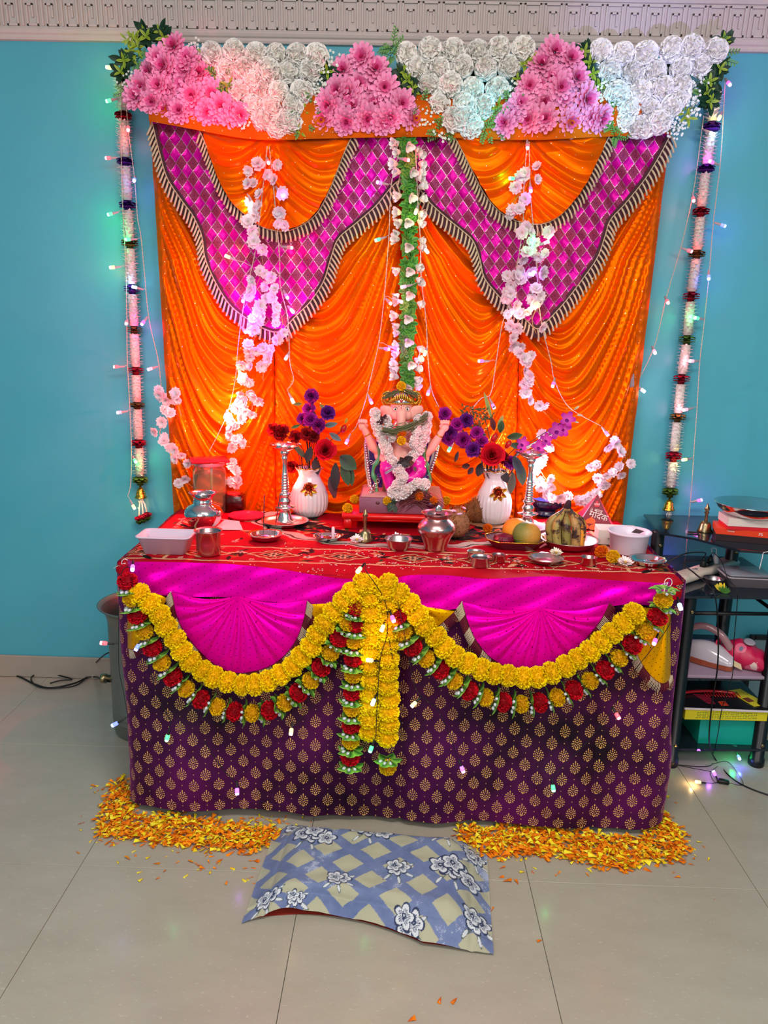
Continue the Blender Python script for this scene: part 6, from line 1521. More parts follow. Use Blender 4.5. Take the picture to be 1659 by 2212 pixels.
mb = MB(); mb.f(*[mb.v(p) for p in (onf(.03, .02, .0004), onf(.97, .02, .0004), onf(.5, .97, .0004))]); mb.build('printed_front', mat('maroon_print', '#8a1030', .3, noise_amt=.2, noise_scale=30), t, smooth=False)
for a0, a1, c in ((0, .045, '#c8b8e0'), (.94, 1, '#ff2f60')):
    mb = MB(); mb.f(*[mb.v(p) for p in (onf(a0, 0, .0012), onf(a1, 0, .0012), onf(a1, .96, .0012), onf(a0, .96, .0012))]); mb.build('edge_strip', mat('card_edge', c, .3), t, smooth=False)
for a, b_ in ((.20, .10), (.46, .10), (.33, .27)):   # printed sweets
    mb = MB(); pts = [(0, 1.0), (.25, .62), (.75, .30), (1.0, -.15), (.85, -.6), (.5, -.8), (-.5, -.8), (-.85, -.6), (-1.0, -.15), (-.75, .30), (-.25, .62)]
    wv = .125*(1-b_)**0; mb.f(*[mb.v(onf(a+x*wv/(1-b_)*.95, b_+y*.115, .0016)) for x, y in pts]); mb.build('printed_sweet', mat('orange_print', '#f0641c', .4), t, smooth=False)
mb = MB(); mb.f(*[mb.v(onf(.36+.28*x, .66+.10*y, .0014)) for x, y in ((-.1, 0), (1.1, 0), (1.15, 1), (.8, 1.6), (.2, 1.6), (-.15, 1))]); mb.build('red_badge', mat('red_badge', '#e01030', .35), t, smooth=False)
FONT = None
try:
    import os
    fd = os.path.join(bpy.utils.resource_path('LOCAL'), 'datafiles', 'fonts')
    for f_ in os.listdir(fd): pass
except Exception: pass
def text(s, P, size, m, parent, rotm, name='lettering', ext=.0001):
    c = bpy.data.curves.new(name, 'FONT'); c.body = s; c.size = size; c.align_x = 'CENTER'; c.align_y = 'CENTER'; c.extrude = ext; c.resolution_u = 3
    o = bpy.data.objects.new(name, c); COL.objects.link(o); dg = bpy.context.evaluated_depsgraph_get(); me = bpy.data.meshes.new_from_object(o.evaluated_get(dg)); bpy.data.objects.remove(o)
    if len(me.vertices) == 0: return None
    me.materials.clear(); me.materials.append(m); o = bpy.data.objects.new(name, me); COL.objects.link(o); po = Vector((0, 0, 0))
    if parent is not None: o.parent = parent; po = WO[parent.name]
    o.matrix_basis = Matrix.Translation(Vector(P)-po) @ rotm.to_4x4(); return o
xa = (B-A).normalized(); ya = fn_.cross(xa)*1.0; 
if ya.z < 0: ya = -ya
RF = Matrix((xa, ya, xa.cross(ya))).transposed()
wt = mat('white_print', '#f6eee8', .5)
text('\u092E\u094B\u0926\u0915', onf(.58, .40, .002), .030, wt, t, RF @ RZ(-.22)); text('\u0915\u093E\u091C\u0942', onf(.60, .54, .002), .015, wt, t, RF @ RZ(-.2)); text('\u092A\u0947', onf(.24, .55, .002), .014, wt, t, RF @ RZ(-.1))
text('\u091A\u093F\u0924\u0933\u0947'[0:5], onf(.5, .72, .002), .009, wt, t, RF)
# the small white carton
P, k = onT(1335, 1176); t = root('white_carton', P, 'low cream cardboard carton behind the white tub', 'carton')
mb = MB(); mb.box(P+Vector((0, .03, .024)), (.125, .085, .048), RZ(-.10), bev=.001); mb.build('carton_body', mat('cream_card', '#d8d0c4', .6, noise_amt=.05), t, smooth=False)
text('METR', P+Vector((-.026, -.0145, .020)), .010, mat('dark_print', '#2a2428', .6), t, RZ(-.10) @ RX(PI/2))
# white tub with a piece of dark foil
P, k = onT(1356, 1192); t = root('white_tub', P, 'round white plastic tub with a dark scrap hanging inside the rim', 'tub')
mb = MB(); r = 43*k; mb.lathe([(0, 0), (r*.82, 0), (r*.86, .003), (r*.98, .060), (r*1.06, .062), (r*1.07, .067), (r*1.02, .069), (r*.96, .064), (r*.83, .004), (0, .003)], 48, P, cap=False); mb.build('tub_body', mat('translucent_tub', '#eadcec', .3, trans=.1), t)
mb = MB(); mb.f(*[mb.v(P+Vector(q)) for q in ((.005, .0, .062), (.020, .006, .073), (.046, .004, .066), (.034, .012, .056))]); mb.build('dark_scrap', mat('dark_foil', '#3a1c20', .4), t, smooth=False)
# loose marigolds, cups and dishes along the front
mari(0, 0, 'orange', 0, 'deep orange marigold left of the yellow one, in front of the white tub', 1.05, P=onT(1298, 1203)[0]+Vector((0, 0, .017)))
mari(0, 0, 'yellow', 0, 'bright yellow marigold in front of the white tub', 1.05, P=onT(1323, 1214)[0]+Vector((0, 0, .017)))
mari(0, 0, 'orange', 0, 'orange marigold behind the octagonal tray, left of the right oil lamp', .85, P=onT(1053, 1150)[0]+Vector((0, 0, .014)))
daisy('pale_daisy', 1350, 1222, .022, '#e8c8c0', '#f6ecec', 'pale pink daisy at the right front beside the yellow marigold')
bowl('steel_dish', 1398, 1219, .050, .017, .030, 'steel', 'shallow steel dish at the right front corner of the table', 'dish')
bowl('steel_dish', 1178, 1215, .050, .016, .030, 'steelb', 'shallow steel dish in front of the octagonal tray', 'dish')
daisy('pale_daisy', 1200, 1208, .018, '#e8d8b8', '#f6f0e0', 'cream daisy on the rim of the dish before the octagonal tray', z=.012)
def cup(u, v, R, H, m, label, fill=None):
    P, k = onT(u, v); t = root('steel_cup', P, label, 'cup'); mb = MB()
    mb.lathe([(0, 0), (R*.90, 0), (R*.93, .002), (R*.96, H*.9), (R*1.08, H), (R*1.08, H+.001), (R*.93, H*.92), (R*.9, .003), (0, .003)], 32, P, cap=False); mb.build('cup_body', MT[m], t)
    if fill: mb = MB(); mb.lathe([(0, H*.75), (R*.93, H*.75)], 24, P, cap=False); mb.build('contents', mat('cup_contents', fill, .3), t)
cup(1037, 1222, .028, .028, 'steelb', 'small steel cup with dark liquid, nearest of the three front cups', '#2a1c24')
cup(1027, 1206, .025, .022, 'steelb', 'small low steel cup just behind the one with dark liquid', '#8a6a3c')
cup(1077, 1213, .020, .022, 'copper', 'small copper toned cup right of the two steel cups', '#7a1020')
cup(1271, 1220, .022, .024, 'copper', 'small pinkish steel cup left of the orange marigold', None)
# rice grains
mb = MB(); rs = random.Random(8); mb.c = lin('#efe2dc')
for cu, cv, n, s in ((1075, 1210, 30, 20), (510, 1225, 26, 22), (700, 1228, 24, 30), (860, 1222, 26, 40), (800, 1190, 22, 30), (640, 1190, 20, 40), (980, 1215, 22, 40), (1310, 1232, 16, 30), (1150, 1228, 20, 50)):
    for i in range(n):
        P = onT(cu+rs.gauss(0, s), min(1236, cv+rs.gauss(0, 6)))[0]; a = rs.uniform(0, 3.14); mb.ell(P+Vector((0, 0, .0004)), (.0030, .0011, .0010), 5, 3, RZ(a))
o = mb.build('rice_grains', MT['vcol'], None, org=(0, 2.1, TZ)); tag(o, 'white rice grains scattered along the front of the red cloth', 'rice', kind='stuff')
mb = MB()
for a, b in (((330, 1228), (330, 1226)),): pass
for (u, v) in ((271, 1216), (1443, 1258)):   # thread bows tying the garlands
    q = G(u, v, TZ+.003) if u < 500 else U(u, v, 1.93)
    mb = MB(); mb.tube([q+Vector((math.cos(a)*.010, -.002, math.sin(a)*.012)) for a in [i*.5 for i in range(14)]], .0011, 5); mb.tube([q, q+Vector((-.012, -.004, -.03)), q+Vector((-.016, -.004, -.045))], .0009, 4); mb.tube([q, q+Vector((-.02, -.002, -.008)), q+Vector((-.034, -.002, -.016))], .0009, 4)
    o = single('thread_bow', mb, mat('white_thread', '#e8e0e0', .7), q, 'white thread bow at the %s front corner of the table' % ('left' if u < 500 else 'right'), 'thread'); o['kind'] = 'thing'
# ------------------------------------------------------------------ glass corner rack on the right
rk = root('glass_rack', Vector((1.1, 2.45, 0)), 'black metal rack with smoked glass shelves right of the table', 'rack')
glass = mat('smoked_glass', '#2c3846', .04, trans=.55, ior=1.45, spec=.8)
FLb = G(1447, 1652, 0); FRb = G(1632, 1652, 0); Z2 = U(1478, 1285, FLb.y).z
RLp = Vector((.925, 2.62, 0)); RCp = Vector((1.21, 2.66, 0)); Z1 = .765
def post(x, y, h, r=.026):
    mb = MB(); mb.lathe([(r*.9, 0), (r, .004), (r, .028), (r*.86, .030), (r*.86, h), (r*.8, h+.004), (0, h+.004)], 20, (x, y, 0)); mb.build('post', MT['black'], rk)
    mb = MB(); mb.lathe([(.006, 0), (.006, .003), (.0035, .004), (0, .0035)], 12, (x+.004, y-r*.85, h-.045), RX(PI/2)); mb.build('bolt', MT['brass'], rk)
    mb = MB(); mb.lathe([(.006, 0), (.006, .003), (.0035, .004), (0, .0035)], 12, (x+.002, y-r*.85, .085), RX(PI/2)); mb.build('bolt', MT['brass'], rk)
post(FLb.x, FLb.y, Z2-.005); post(FRb.x, FRb.y, Z2-.005)
post(RLp.x, RLp.y, Z1-.012); post(RCp.x, RCp.y, Z1-.07+.03)
def shelf(name, pts, z, th=.008):
    mb = MB(); a = [mb.v((x, y, z)) for x, y in pts]; b = [mb.v((x, y, z+th)) for x, y in pts]; n = len(pts)
    mb.f(*a[::-1]); mb.f(*b)
    for i in range(n): mb.f(a[i], a[(i+1) % n], b[(i+1) % n], b[i])
    return mb.build(name, glass, rk, smooth=False)
ZT = Z1-.008
# top shelf slants forward to the right: an angled corner piece
def zt_(u, v): return G(u, v, ZT+.008)
q = [zt_(1432, 1150), zt_(1500, 1162), zt_(1600, 1188), zt_(1659, 1196)]
shelf('glass_shelf', [(q[0].x-.01, q[0].y), (q[1].x, q[1].y), (q[2].x, q[2].y), (q[3].x+.20, q[3].y-.01), (q[3].x+.20, 2.84), (q[0].x+.02, 2.84)], ZT)
shelf('glass_shelf', [(FLb.x-.03, FLb.y-.035), (FRb.x+.06, FRb.y-.035), (FRb.x+.06, 2.80), (FLb.x-.01, 2.80)], Z2)
shelf('glass_shelf', [(FLb.x-.02, FLb.y-.02), (FRb.x+.05, FRb.y-.02), (FRb.x+.05, 2.78), (FLb.x-.02, 2.78)], .064)
for z in (Z2-.062, .058):
    for a, b in ((FLb, FRb),):
        mb = MB(); mb.tube([(a.x, a.y, z), (b.x, b.y, z)], .0065, 8); mb.build('cross_bar', MT['black'], rk)
    for a, b in ((FLb, Vector((FLb.x, 2.70, 0))), (FRb, Vector((FRb.x, 2.70, 0)))):
        mb = MB(); mb.tube([(a.x, a.y, z), (b.x, b.y, z)], .0065, 8); mb.build('cross_bar', MT['black'], rk)
Z3 = U(1480, 1462, FLb.y).z
shelf('glass_shelf', [(FLb.x, FLb.y), (FRb.x, FRb.y), (FRb.x, 2.76), (FLb.x, 2.76)], Z3-.014, .006)
def GZ(u, v, z): return G(u, v, z)
# top shelf: bell, boxes, big bowl, pen
ZS = ZT+.0085
P = GZ(1522, 1148, ZS)
handbell(P, .96, 'brass', 'small dark brass hand bell on the top glass shelf of the rack')
P = GZ(1592, 1172, ZS)+Vector((.034, 0, 0)); P.z = ZS; R_ = RZ(-.28)
t = root('cardboard_box', P, 'flat orange and black cardboard box, lowest of the stack on the rack', 'box')
mb = MB(); mb.box(P+Vector((.006, .055, .011)), (.175, .11, .022), R_); mb.build('box_base', mat('black_card', '#2a1216', .5), t, smooth=False)
mb = MB(); mb.box(P+Vector((.006, .055, .032)), (.179, .114, .020), R_); mb.build('box_lid', mat('orange_card', '#e83c14', .45), t, smooth=False)
fc = P+Vector((.006, .055, .032))+R_ @ Vector((0, -.0575, 0))
text('75', fc+R_ @ Vector((.045, -.0004, 0)), .014, wt, t, R_ @ RX(PI/2)); text('Cheese', fc+R_ @ Vector((-.045, -.0004, .003)), .0075, wt, t, R_ @ RX(PI/2))
P2_ = P+Vector((.012, .05, .0425)); t = root('cardboard_box', P2_, 'white and red cardboard box between the orange box and the big steel bowl', 'box')
mb = MB(); mb.box(P2_+Vector((0, 0, .006)), (.148, .105, .012), RZ(-.10)); mb.build('box_base', mat('red_card', '#d81828', .45), t, smooth=False)
mb = MB(); mb.box(P2_+Vector((0, 0, .025)), (.152, .108, .026), RZ(-.10)); mb.build('box_lid', mat('cream_white_card', '#e6d0c8', .5), t, smooth=False)
P3 = P2_+Vector((.012, .0, .0385)); mb = MB(); mb.lathe([(0, 0), (.06, 0), (.085, .006), (.108, .026), (.116, .040), (.120, .041), (.120, .043), (.112, .042), (.082, .009), (.058, .003), (0, .003)], 56, P3, cap=False)
single('wide_steel_bowl', mb, MT['steel'], P3, 'wide polished steel bowl on top of the stacked boxes on the rack', 'bowl')
P = GZ(1500, 1152, ZS); mb = MB(); mb.tube([P+Vector((-.022, .004, .0035)), P+Vector((.012, -.002, .0035)), P+Vector((.020, -.0035, .0035))], [.003, .003, .001], 8); single('pen', mb, MT['blackp'], P, 'short dark pen lying on the top glass shelf', 'pen')
mb = MB(); P = GZ(1640, 1192, ZS); mb.tube(smoothpath([P+Vector((.05, 0, .002)), P+Vector((.01, -.012, .002)), P+Vector((0, -.025, -.012)), P+Vector((-.004, -.025, -.05))], 6), .0012, 5); single('white_string', mb, mat('white_thread', '#e0dada', .7), P, 'loose white string hanging over the front of the top shelf', 'string')
# second shelf: power strip with plugs, steel bowl, flower, plastic boxes
ZS2 = Z2+.0085
A = GZ(1466, 1262, ZS2); B = GZ(1580, 1225, ZS2); d = (B-A); d.z = 0; L = d.length; d.normalize(); ang = math.atan2(d.y, d.x)
t = root('power_strip', (A+B)/2, 'cream power strip with plugs in it on the second glass shelf', 'power strip'); C0 = (A+B)/2+Vector((.0, .01, .016)); RS = RZ(ang)
mb = MB(); mb.box(C0, (L+.03, .058, .030), RS, bev=.007); mb.build('strip_body', mat('cream_plastic', '#d8c8bc', .35), t)
mb = MB(); mb.box(C0+RS @ Vector((-.07, 0, .0155)), (.018, .012, .003), RS); mb.build('switch', mat('grey_switch', '#8a8488', .3), t)
tops = []
for i, (s, m_) in enumerate(((-.02, 'blackp'), (.025, 'blackp'), (.060, 'whitep'))):
    q = C0+RS @ Vector((s, 0, .016)); mb = MB()
    mb.lathe([(.011, 0), (.012, .008), (.009, .020), (.0045, .030), (.003, .034), (0, .034)], 14, q, cap=False)
    p_ = single('plug', mb, MT[m_], q, ('black plug at the left end of the power strip', 'black plug in the middle of the power strip', 'white plug at the right end of the power strip')[i], 'plug'); tops.append(q+Vector((0, 0, .033)))
mb = MB(); q = C0+RS @ Vector((.003, -.004, .024)); mb.box(q, (.045, .024, .016), RS, bev=.004); single('power_adapter', mb, MT['blackp'], q, 'flat black adapter lying on the power strip between two plugs', 'adapter')
P = GZ(1541, 1262, ZS2); mb = MB(); mb.lathe(dish(.031, .022, .02), 32, P, cap=False); single('steel_bowl', mb, MT['steelb'], P, 'small steel bowl on the second rack shelf in front of the power strip', 'bowl')
P = GZ(1560, 1284, ZS2); P.y += .012; mb = MB()
for j in range(9):
    a = -1.1+.27*j; leaf_into(mb, P+Vector((.004, 0, .004)), (math.sin(a)*.8-.15, .1+.2*(j % 3), .85*math.cos(a)+.35), (0, -1, 0), .032, .0085, '#4a7a2c', '#e8c820', rows=4)
for j in range(6):
    a = -.4+.3*j; leaf_into(mb, P+Vector((.006, -.003, .002)), (math.sin(a), -.1, .55*math.cos(a)), (0, -1, 0), .026, .009, '#2c5a24', '#4a7a2c', rows=4)
single('yellow_flower', mb, MT['leaf'], P, 'yellow plastic flower spray at the front of the second rack shelf', 'flower')
P = GZ(1622, 1270, ZS2); P.y += .05; t = root('plastic_container', P, 'clear lidded rectangular plastic container on the second rack shelf', 'container')
traymesh(P, .13, .10, .150, .118, .034, 0, rot=-.06).build('container_base', mat('frosted_container', '#c8b8c0', .25, trans=.3), t)
mb = MB(); mb.box(P+Vector((0, 0, .040)), (.142, .110, .010), RZ(-.06), bev=.004); mb.build('container_lid', mat('clear_lid', '#dcd8e4', .06, trans=.75, ior=1.3), t)
# cords
def cordobj(pts, r, m, label, name='power_cable'):
    mb = MB(); mb.tube(smoothpath(pts, 8), r, 6); return single(name, mb, MT[m], Vector(pts[0]), label, 'cord')
cordobj([tops[0], tops[0]+Vector((-.005, -.01, .02)), U(1480, 1196, 2.45), U(1440, 1215, 2.44), U(1412, 1228, 2.40)], .0022, 'wireb', 'black cord arching from the left plug towards the table')
fy = FLb.y-.045
cordobj([tops[0]+Vector((.006, 0, -.01)), U(1478, 1216, 2.44), U(1500, 1238, 2.40), U(1528, 1262, 2.345), U(1545, 1290, fy), U(1551, 1360, fy), U(1550, 1440, fy), U(1538, 1520, fy), U(1532, 1600, fy), G(1545, 1640, .004), G(1580, 1680, .004), G(1625, 1705, .004), G(1700, 1730, .004)], .0026, 'wireb', 'thick black cord falling from the power strip to the floor and off to the right')
cordobj([tops[1], tops[1]+Vector((.004, -.01, .012)), U(1560, 1215, 2.42), U(1572, 1250, 2.38), U(1592, 1275, fy), U(1592, 1310, fy), U(1586, 1380, fy+.01), U(1582, 1460, fy), U(1560, 1530, fy), U(1550, 1590, fy), G(1540, 1630, .004), G(1530, 1655, .004), G(1440, 1650, .003)], .0014, 'wireb', 'thin black cord falling from the middle plug to the floor')
cordobj([tops[2], tops[2]+Vector((-.002, 0, .018)), tops[2]+Vector((-.02, -.004, .020)), tops[1]+Vector((.006, 0, .002))], .0014, 'whitep', 'short grey cord looping between the white plug and the middle plug')
mb = MB(); q = G(1562, 1688, .008); mb.box(q, (.036, .018, .014), RZ(-.3), bev=.003); single('light_controller', mb, MT['blackp'], q, 'small black controller box of the string lights on the floor by the rack', 'controller')
lights(lambda u, v: 1.0, [[(0, 0), (1, 1)]], [], 'x') if False else None
def floorlights(paths, bulbs, label):
    w = [smoothpath([G(u, v, .003) for u, v in p], 8) for p in paths]; t = empty('string_lights', w[0][0], label, 'string lights')
    for s in w: mb = MB(); mb.tube(s, .0010, 4, cap=False); mb.build('cord', MT['wireb'], t)
    for u, v, c, z, d in bulbs:
        P = G(u, v, z); b = place('bulb', CAP[c], t, P, aim(d), .85); local('socket', socb, b, (0, 0, 0))
        pl = bpy.data.lights.new('bulb_glow', 'POINT'); pl.color = BC[c][0]; pl.energy = .08; pl.shadow_soft_size = .006; lo = bpy.data.objects.new('bulb_glow', pl); COL.objects.link(lo); lo.location = P+Vector(d).normalized()*.028+Vector((0, 0, .004))
floorlights([[(1550, 1655), (1535, 1670), (1545, 1690), (1560, 1688)], [(1540, 1650), (1570, 1645), (1590, 1665), (1605, 1695), (1570, 1690)], [(1440, 1648), (1500, 1660), (1545, 1668)], [(1515, 1690), (1540, 1692), (1555, 1688)]],
            [(1433, 1642, 'green', .012, (-1, -.2, .1)), (1514, 1690, 'warm', .010, (-1, 0, .1)), (1546, 1676, 'pur', .012, (-.3, .5, .6)), (1583, 1608, 'green', .050, (0, -1, -.2)), (1594, 1632, 'blue', .030, (0, -1, -.3))], 'tangle of black corded string lights on the floor under the rack')
# middle shelf: grey slab, steam iron, floral bag
Pa = GZ(1500, 1462, Z3); Pb = GZ(1665, 1470, Z3); mb = MB()
mb.box(((FLb.x+FRb.x)/2+.03, 2.52, Z3), (.36, .32, .012), RZ(.02), bev=.002); t = single('pale_board', mb, mat('mauve_grey_board', '#a48aa0', .5, noise_amt=.08, noise_scale=30), ((FLb.x+FRb.x)/2, 2.52, Z3), 'pale mauve board lying on the middle rack shelf under the iron', 'board')
ZB = Z3+.0065
P = Vector((1.075, 2.47, ZB)); t = root('steam_iron', P, 'white and copper steam iron standing tilted on the middle rack shelf', 'iron'); RI = RZ(-.55)
def ir(x, y, z): return P+RI @ Vector((x, y, z))
def ironprof(s, tt):
    # s around half outline; body rises toward the heel
    x = lerp(-.095, .095, s); w = .046*math.sin(PI*min(1, (s*.62+.38)))**.7 if s > .0 else .004; w = .046*(1-(1-s)**3) if s < .99 else .040
    a = tt*PI; return ir(x, w*math.cos(a), .020+(.028+.030*math.sin(PI*min(1, s*1.0)))*math.sin(a))
mb = MB(); mb.grid(ironprof, 24, 16); mb.build('iron_body', mat('silver_lilac_plastic', '#c8bcc8', .15, coat=.6), t)
mb = MB(); a_ = [mb.v(ir(x, w, .003)) for x, w in ((-.098, 0), (-.06, -.030), (0, -.044), (.08, -.047), (.095, -.040), (.095, .040), (.08, .047), (0, .044), (-.06, .030))]; b_ = [mb.v(ir(x, w, .021)) for x, w in ((-.094, 0), (-.058, -.028), (0, -.042), (.078, -.045), (.093, -.038), (.093, .038), (.078, .045), (0, .042), (-.058, .028))]
mb.f(*a_[::-1]); mb.f(*b_); [mb.f(a_[i], a_[(i+1) % 9], b_[(i+1) % 9], b_[i]) for i in range(9)]; mb.build('soleplate', mat('copper_brown_base', '#9a4a34', .3), t, smooth=False)
mb = MB(); mb.tube(smoothpath([ir(-.070, 0, .060), ir(-.060, 0, .105), ir(-.015, 0, .128), ir(.04, 0, .112), ir(.080, 0, .065)], 7), .0125, 12); mb.build('iron_handle', mat('copper_lilac_handle', '#a87a80', .2, coat=.5), t)
bagm = bpy.data.materials.new('pink_floral_cloth'); bagm.use_nodes = True; N = NT(bagm); b = N.n['Principled BSDF']; tc = N.new('ShaderNodeTexCoord').outputs['Object']
vo = N.new('ShaderNodeTexVoronoi'); vo.inputs['Scale'].default_value = 20; N.con(tc, vo.inputs['Vector']); c = N.mix(N.math('LESS_THAN', vo.outputs['Distance'], .36), lin('#c8104c'), lin('#e86a8a'))
vo2 = N.new('ShaderNodeTexVoronoi'); vo2.inputs['Scale'].default_value = 15; N.con(tc, vo2.inputs['Vector']); wv = N.noise(tc, 60, 2)
c = N.mix(N.math('LESS_THAN', N.math('MULTIPLY_ADD', wv, .6, vo2.outputs['Distance']), .52), c, lin('#e8c8c0')); c = N.mix(N.math('LESS_THAN', N.math('MULTIPLY_ADD', N.noise(tc, 45, 2), .9, vo.outputs['Distance']), .52), c, lin('#7a7a94'))
N.con(c, b.inputs['Base Color']); b.inputs['Roughness'].default_value = .45
P = Vector((1.185, 2.44, ZB)); RB = RZ(-.50)
def bagf(s, tt):
    a = tt*2*PI; x = lerp(-.075, .105, s); en = math.sin(PI*min(1, max(0, s*.92+.05)))**.45; w = .052*en*(1+.12*nz(s*5, math.cos(a)*2)); h = .046*(en)*(1.25-.5*s)*(1+.15*nz(s*7, math.sin(a)*3, 4))
    z = h*math.sin(a)+h*.92+.002; return P+RB @ Vector((x, w*math.cos(a), max(.001, z)))
mb = MB(); mb.grid(bagf, 36, 30); tbag = root('floral_pouch', P, 'crumpled pink floral cloth pouch beside the steam iron', 'pouch'); mb.build('pouch_body', bagm, tbag)
mb = MB(); q = [P+RB @ Vector((-.076+.004*math.sin(a*5), .042*math.cos(a), .046+.040*math.sin(a))) for a in [i*2*PI/36 for i in range(37)]]; mb.tube(q, .003, 6); mb.build('frilled_edge', mat('pink_edging', '#e0305c', .5), tbag)
mb = MB(); mb.lathe([(0, 0), (.018, 0), (.019, .003), (.015, .005), (0, .005)], 20, P+RB @ Vector((.02, -.012, .096)), RX(.3)); mb.build('clear_cap', mat('grey_clear_cap', '#a89aa8', .15), tbag)
mb = MB(); mb.f(*[mb.v(P+RB @ Vector(x)) for x in ((-.03, -.052, .020), (.012, -.060, .012), (.006, -.056, .030), (-.028, -.050, .040))]); mb.build('cream_flap', mat('cream_card_flap', '#e0c8a0', .6), tbag, smooth=False)
# lower stack: teal box, yellow game box, black magazine, papers
zb = .073; t = root('teal_box', Vector((1.14, 2.47, zb)), 'teal green cardboard box on the lowest shelf of the rack', 'box')
tl = mat('teal_card', '#00a08c', .45); mb = MB(); mb.box((1.140, 2.475, zb+.0475), (.185, .20, .095)); mb.build('box_base', tl, t, smooth=False)
mb = MB(); mb.box((1.140, 2.475, zb+.098), (.190, .205, .010)); mb.build('box_lid', tl, t, smooth=False)
zc = zb+.104; t = root('yellow_game_box', Vector((1.12, 2.46, zc)), 'flat yellow game box lying on the teal box', 'box')
mb = MB(); mb.box((1.115, 2.45, zc+.019), (.275, .21, .036), RZ(.02)); mb.build('box_body', mat('yellow_card', '#d8c81c', .45), t, smooth=False)
gp_ = mat('green_small_print', '#4a7a3a', .6)
for k in range(4):
    mb = MB()
    for j in range(24):
        x0 = 1.02+j*.0085; mb.box((x0+.0035*random.random(), 2.3445+ (x0-1.115)*.02, zc+.009+k*.0062), (random.uniform(.003, .007), .0006, .0016))
    o = mb.build('small_print', gp_, t, smooth=False); o['kind'] = 'stuff'
zd = zc+.038; t = root('magazine', Vector((1.12, 2.45, zd)), 'black covered magazine with red lettering on the yellow box', 'magazine')
mb = MB(); mb.box((1.115, 2.445, zd+.004), (.278, .215, .008), RZ(-.01)); mb.build('pages', mat('magazine_pages', '#d8ccd0', .7, noise_amt=.1), t, smooth=False)
mb = MB(); mb.box((1.115, 2.445, zd+.0087), (.280, .217, .0012), RZ(-.01)); mb.build('cover', mat('black_glossy_cover', '#1c1a20', .2), t, smooth=False)
om = mat('orange_print2', '#e8401c', .5); rdm = mat('crimson_print', '#b0183c', .5)
for k in range(9): mb = MB(); mb.box((1.075-.004*k*.4, 2.37+.008*k, zd+.0095), (.026+.003*k, .0035, .0006)); mb.build('printed_bar', rdm, t, smooth=False)
for k in range(4): mb = MB(); mb.box((1.115, 2.36+.0085*k, zd+.0095), (.026, .0045, .0006), RZ(.12)); mb.build('printed_letter', om, t, smooth=False)
ze = zd+.0102; t = root('red_comb', Vector((1.12, 2.46, ze)), 'red plastic comb with long teeth on the black magazine', 'comb')
mb = MB(); mb.tube(smoothpath([(1.00, 2.43, ze+.006), (1.05, 2.445, ze+.006), (1.12, 2.45, ze+.006), (1.18, 2.44, ze+.006)], 5), .0055, 8); mb.build('comb_spine', mat('red_plastic', '#c81420', .2, coat=.5), t)
for k in range(13): mb = MB(); mb.tube([(1.075+.0095*k, 2.448, ze+.006), (1.078+.0095*k, 2.415, ze+.003)], [.0022, .0012], 6); mb.build('tooth', mat('red_plastic', '#c81420', .2, coat=.5), t)
t = root('yellow_card', Vector((1.22, 2.42, ze)), 'yellow printed card at the right end of the magazine', 'card'); mb = MB(); mb.box((1.215, 2.42, ze+.001), (.055, .12, .0016), RZ(.35)); mb.build('card_sheet', mat('yellow_card2', '#e0d030', .5), t, smooth=False)
mb = MB(); mb.box((1.21, 2.40, ze+.0022), (.026, .03, .0006), RZ(.35)); mb.build('printed_panel', mat('brown_print', '#7a3a20', .5), t, smooth=False)
# framed panel leaning on the wall at the right
A = U(1622, 1372, 2.84); mb = MB(); t = root('picture_frame', Vector((A.x+.14, 2.84, .0)), 'black framed grey panel leaning against the wall behind the rack', 'frame'); fm = mat('black_frame', '#101018', .4)
w_, h_ = .30, A.z
for c, d in (((A.x+.009, 2.845, h_/2), (.018, .018, h_)), ((A.x+w_-.009, 2.845, h_/2), (.018, .018, h_)), ((A.x+w_/2, 2.845, h_-.009), (w_-.037, .018, .018)), ((A.x+w_/2, 2.845, .009), (w_-.037, .018, .018))):
    mb = MB(); mb.box(c, d, bev=.002); mb.build('frame_bar', fm, t, smooth=False)
mb = MB(); mb.box((A.x+w_/2, 2.85, h_/2), (w_-.034, .006, h_-.034)); mb.build('panel', mat('grey_panel', '#7f99a2', .3), t, smooth=False)
# clear cable tags on the backdrop edges and the wall
for u, v, Y, lab, c in ((359, 715, 2.80, 'clear plastic tag hanging at the left edge of the backdrop', '#c8d0e0'), (1362, 822, 2.78, 'greyish clear plastic tag hanging at the right edge of the backdrop', '#b8a8b8'), (1481, 1303, 2.85, 'small pink tag hanging on the wall behind the rack', '#e88a9a')):
    P = U(u, v, Y); mb = MB(); mb.box(P, (.026 if u > 400 else .022, .006, .048 if u < 1400 else .026), RY(.15 if u < 400 else -.1), bev=.002); single('plastic_tag', mb, mat('clear_tag', c, .25, trans=.3), P, lab, 'tag')
# ------------------------------------------------------------------ left of the table: steel drum, plug, cord
P = Vector((-.865, 2.40, 0)); t = root('steel_drum', P, 'tall grey steel drum with a flared rim standing left of the table', 'drum')
dm = mat('dull_steel', '#8a8c86', .38, metal=.85, noise_amt=.1)
P = Vector((-.875, 2.50, 0)); H_ = U(238, 1310, 2.45).z+.0; r = .125
t.location = P; WO[t.name] = P
mb = MB(); mb.lathe([(0, 0), (r*.93, 0), (r*.97, .008), (r, .03), (r, .055), (r*1.012, .058), (r, .061), (r, .075), (r*1.012, .078), (r, .081), (r, .095), (r*1.01, .098), (r, .101), (r, H_-.06), (r*1.01, H_-.045), (r*1.10, H_-.012), (r*1.24, H_), (r*1.25, H_+.003), (r*1.20, H_+.003), (r*.97, H_-.04), (r*.96, .02), (0, .015)], 64, P, cap=False); mb.build('drum_body', dm, t)
mb = MB(); q = G(228, 1470, .012); q = Vector((P.x-r-.012, 2.50, .19)); 
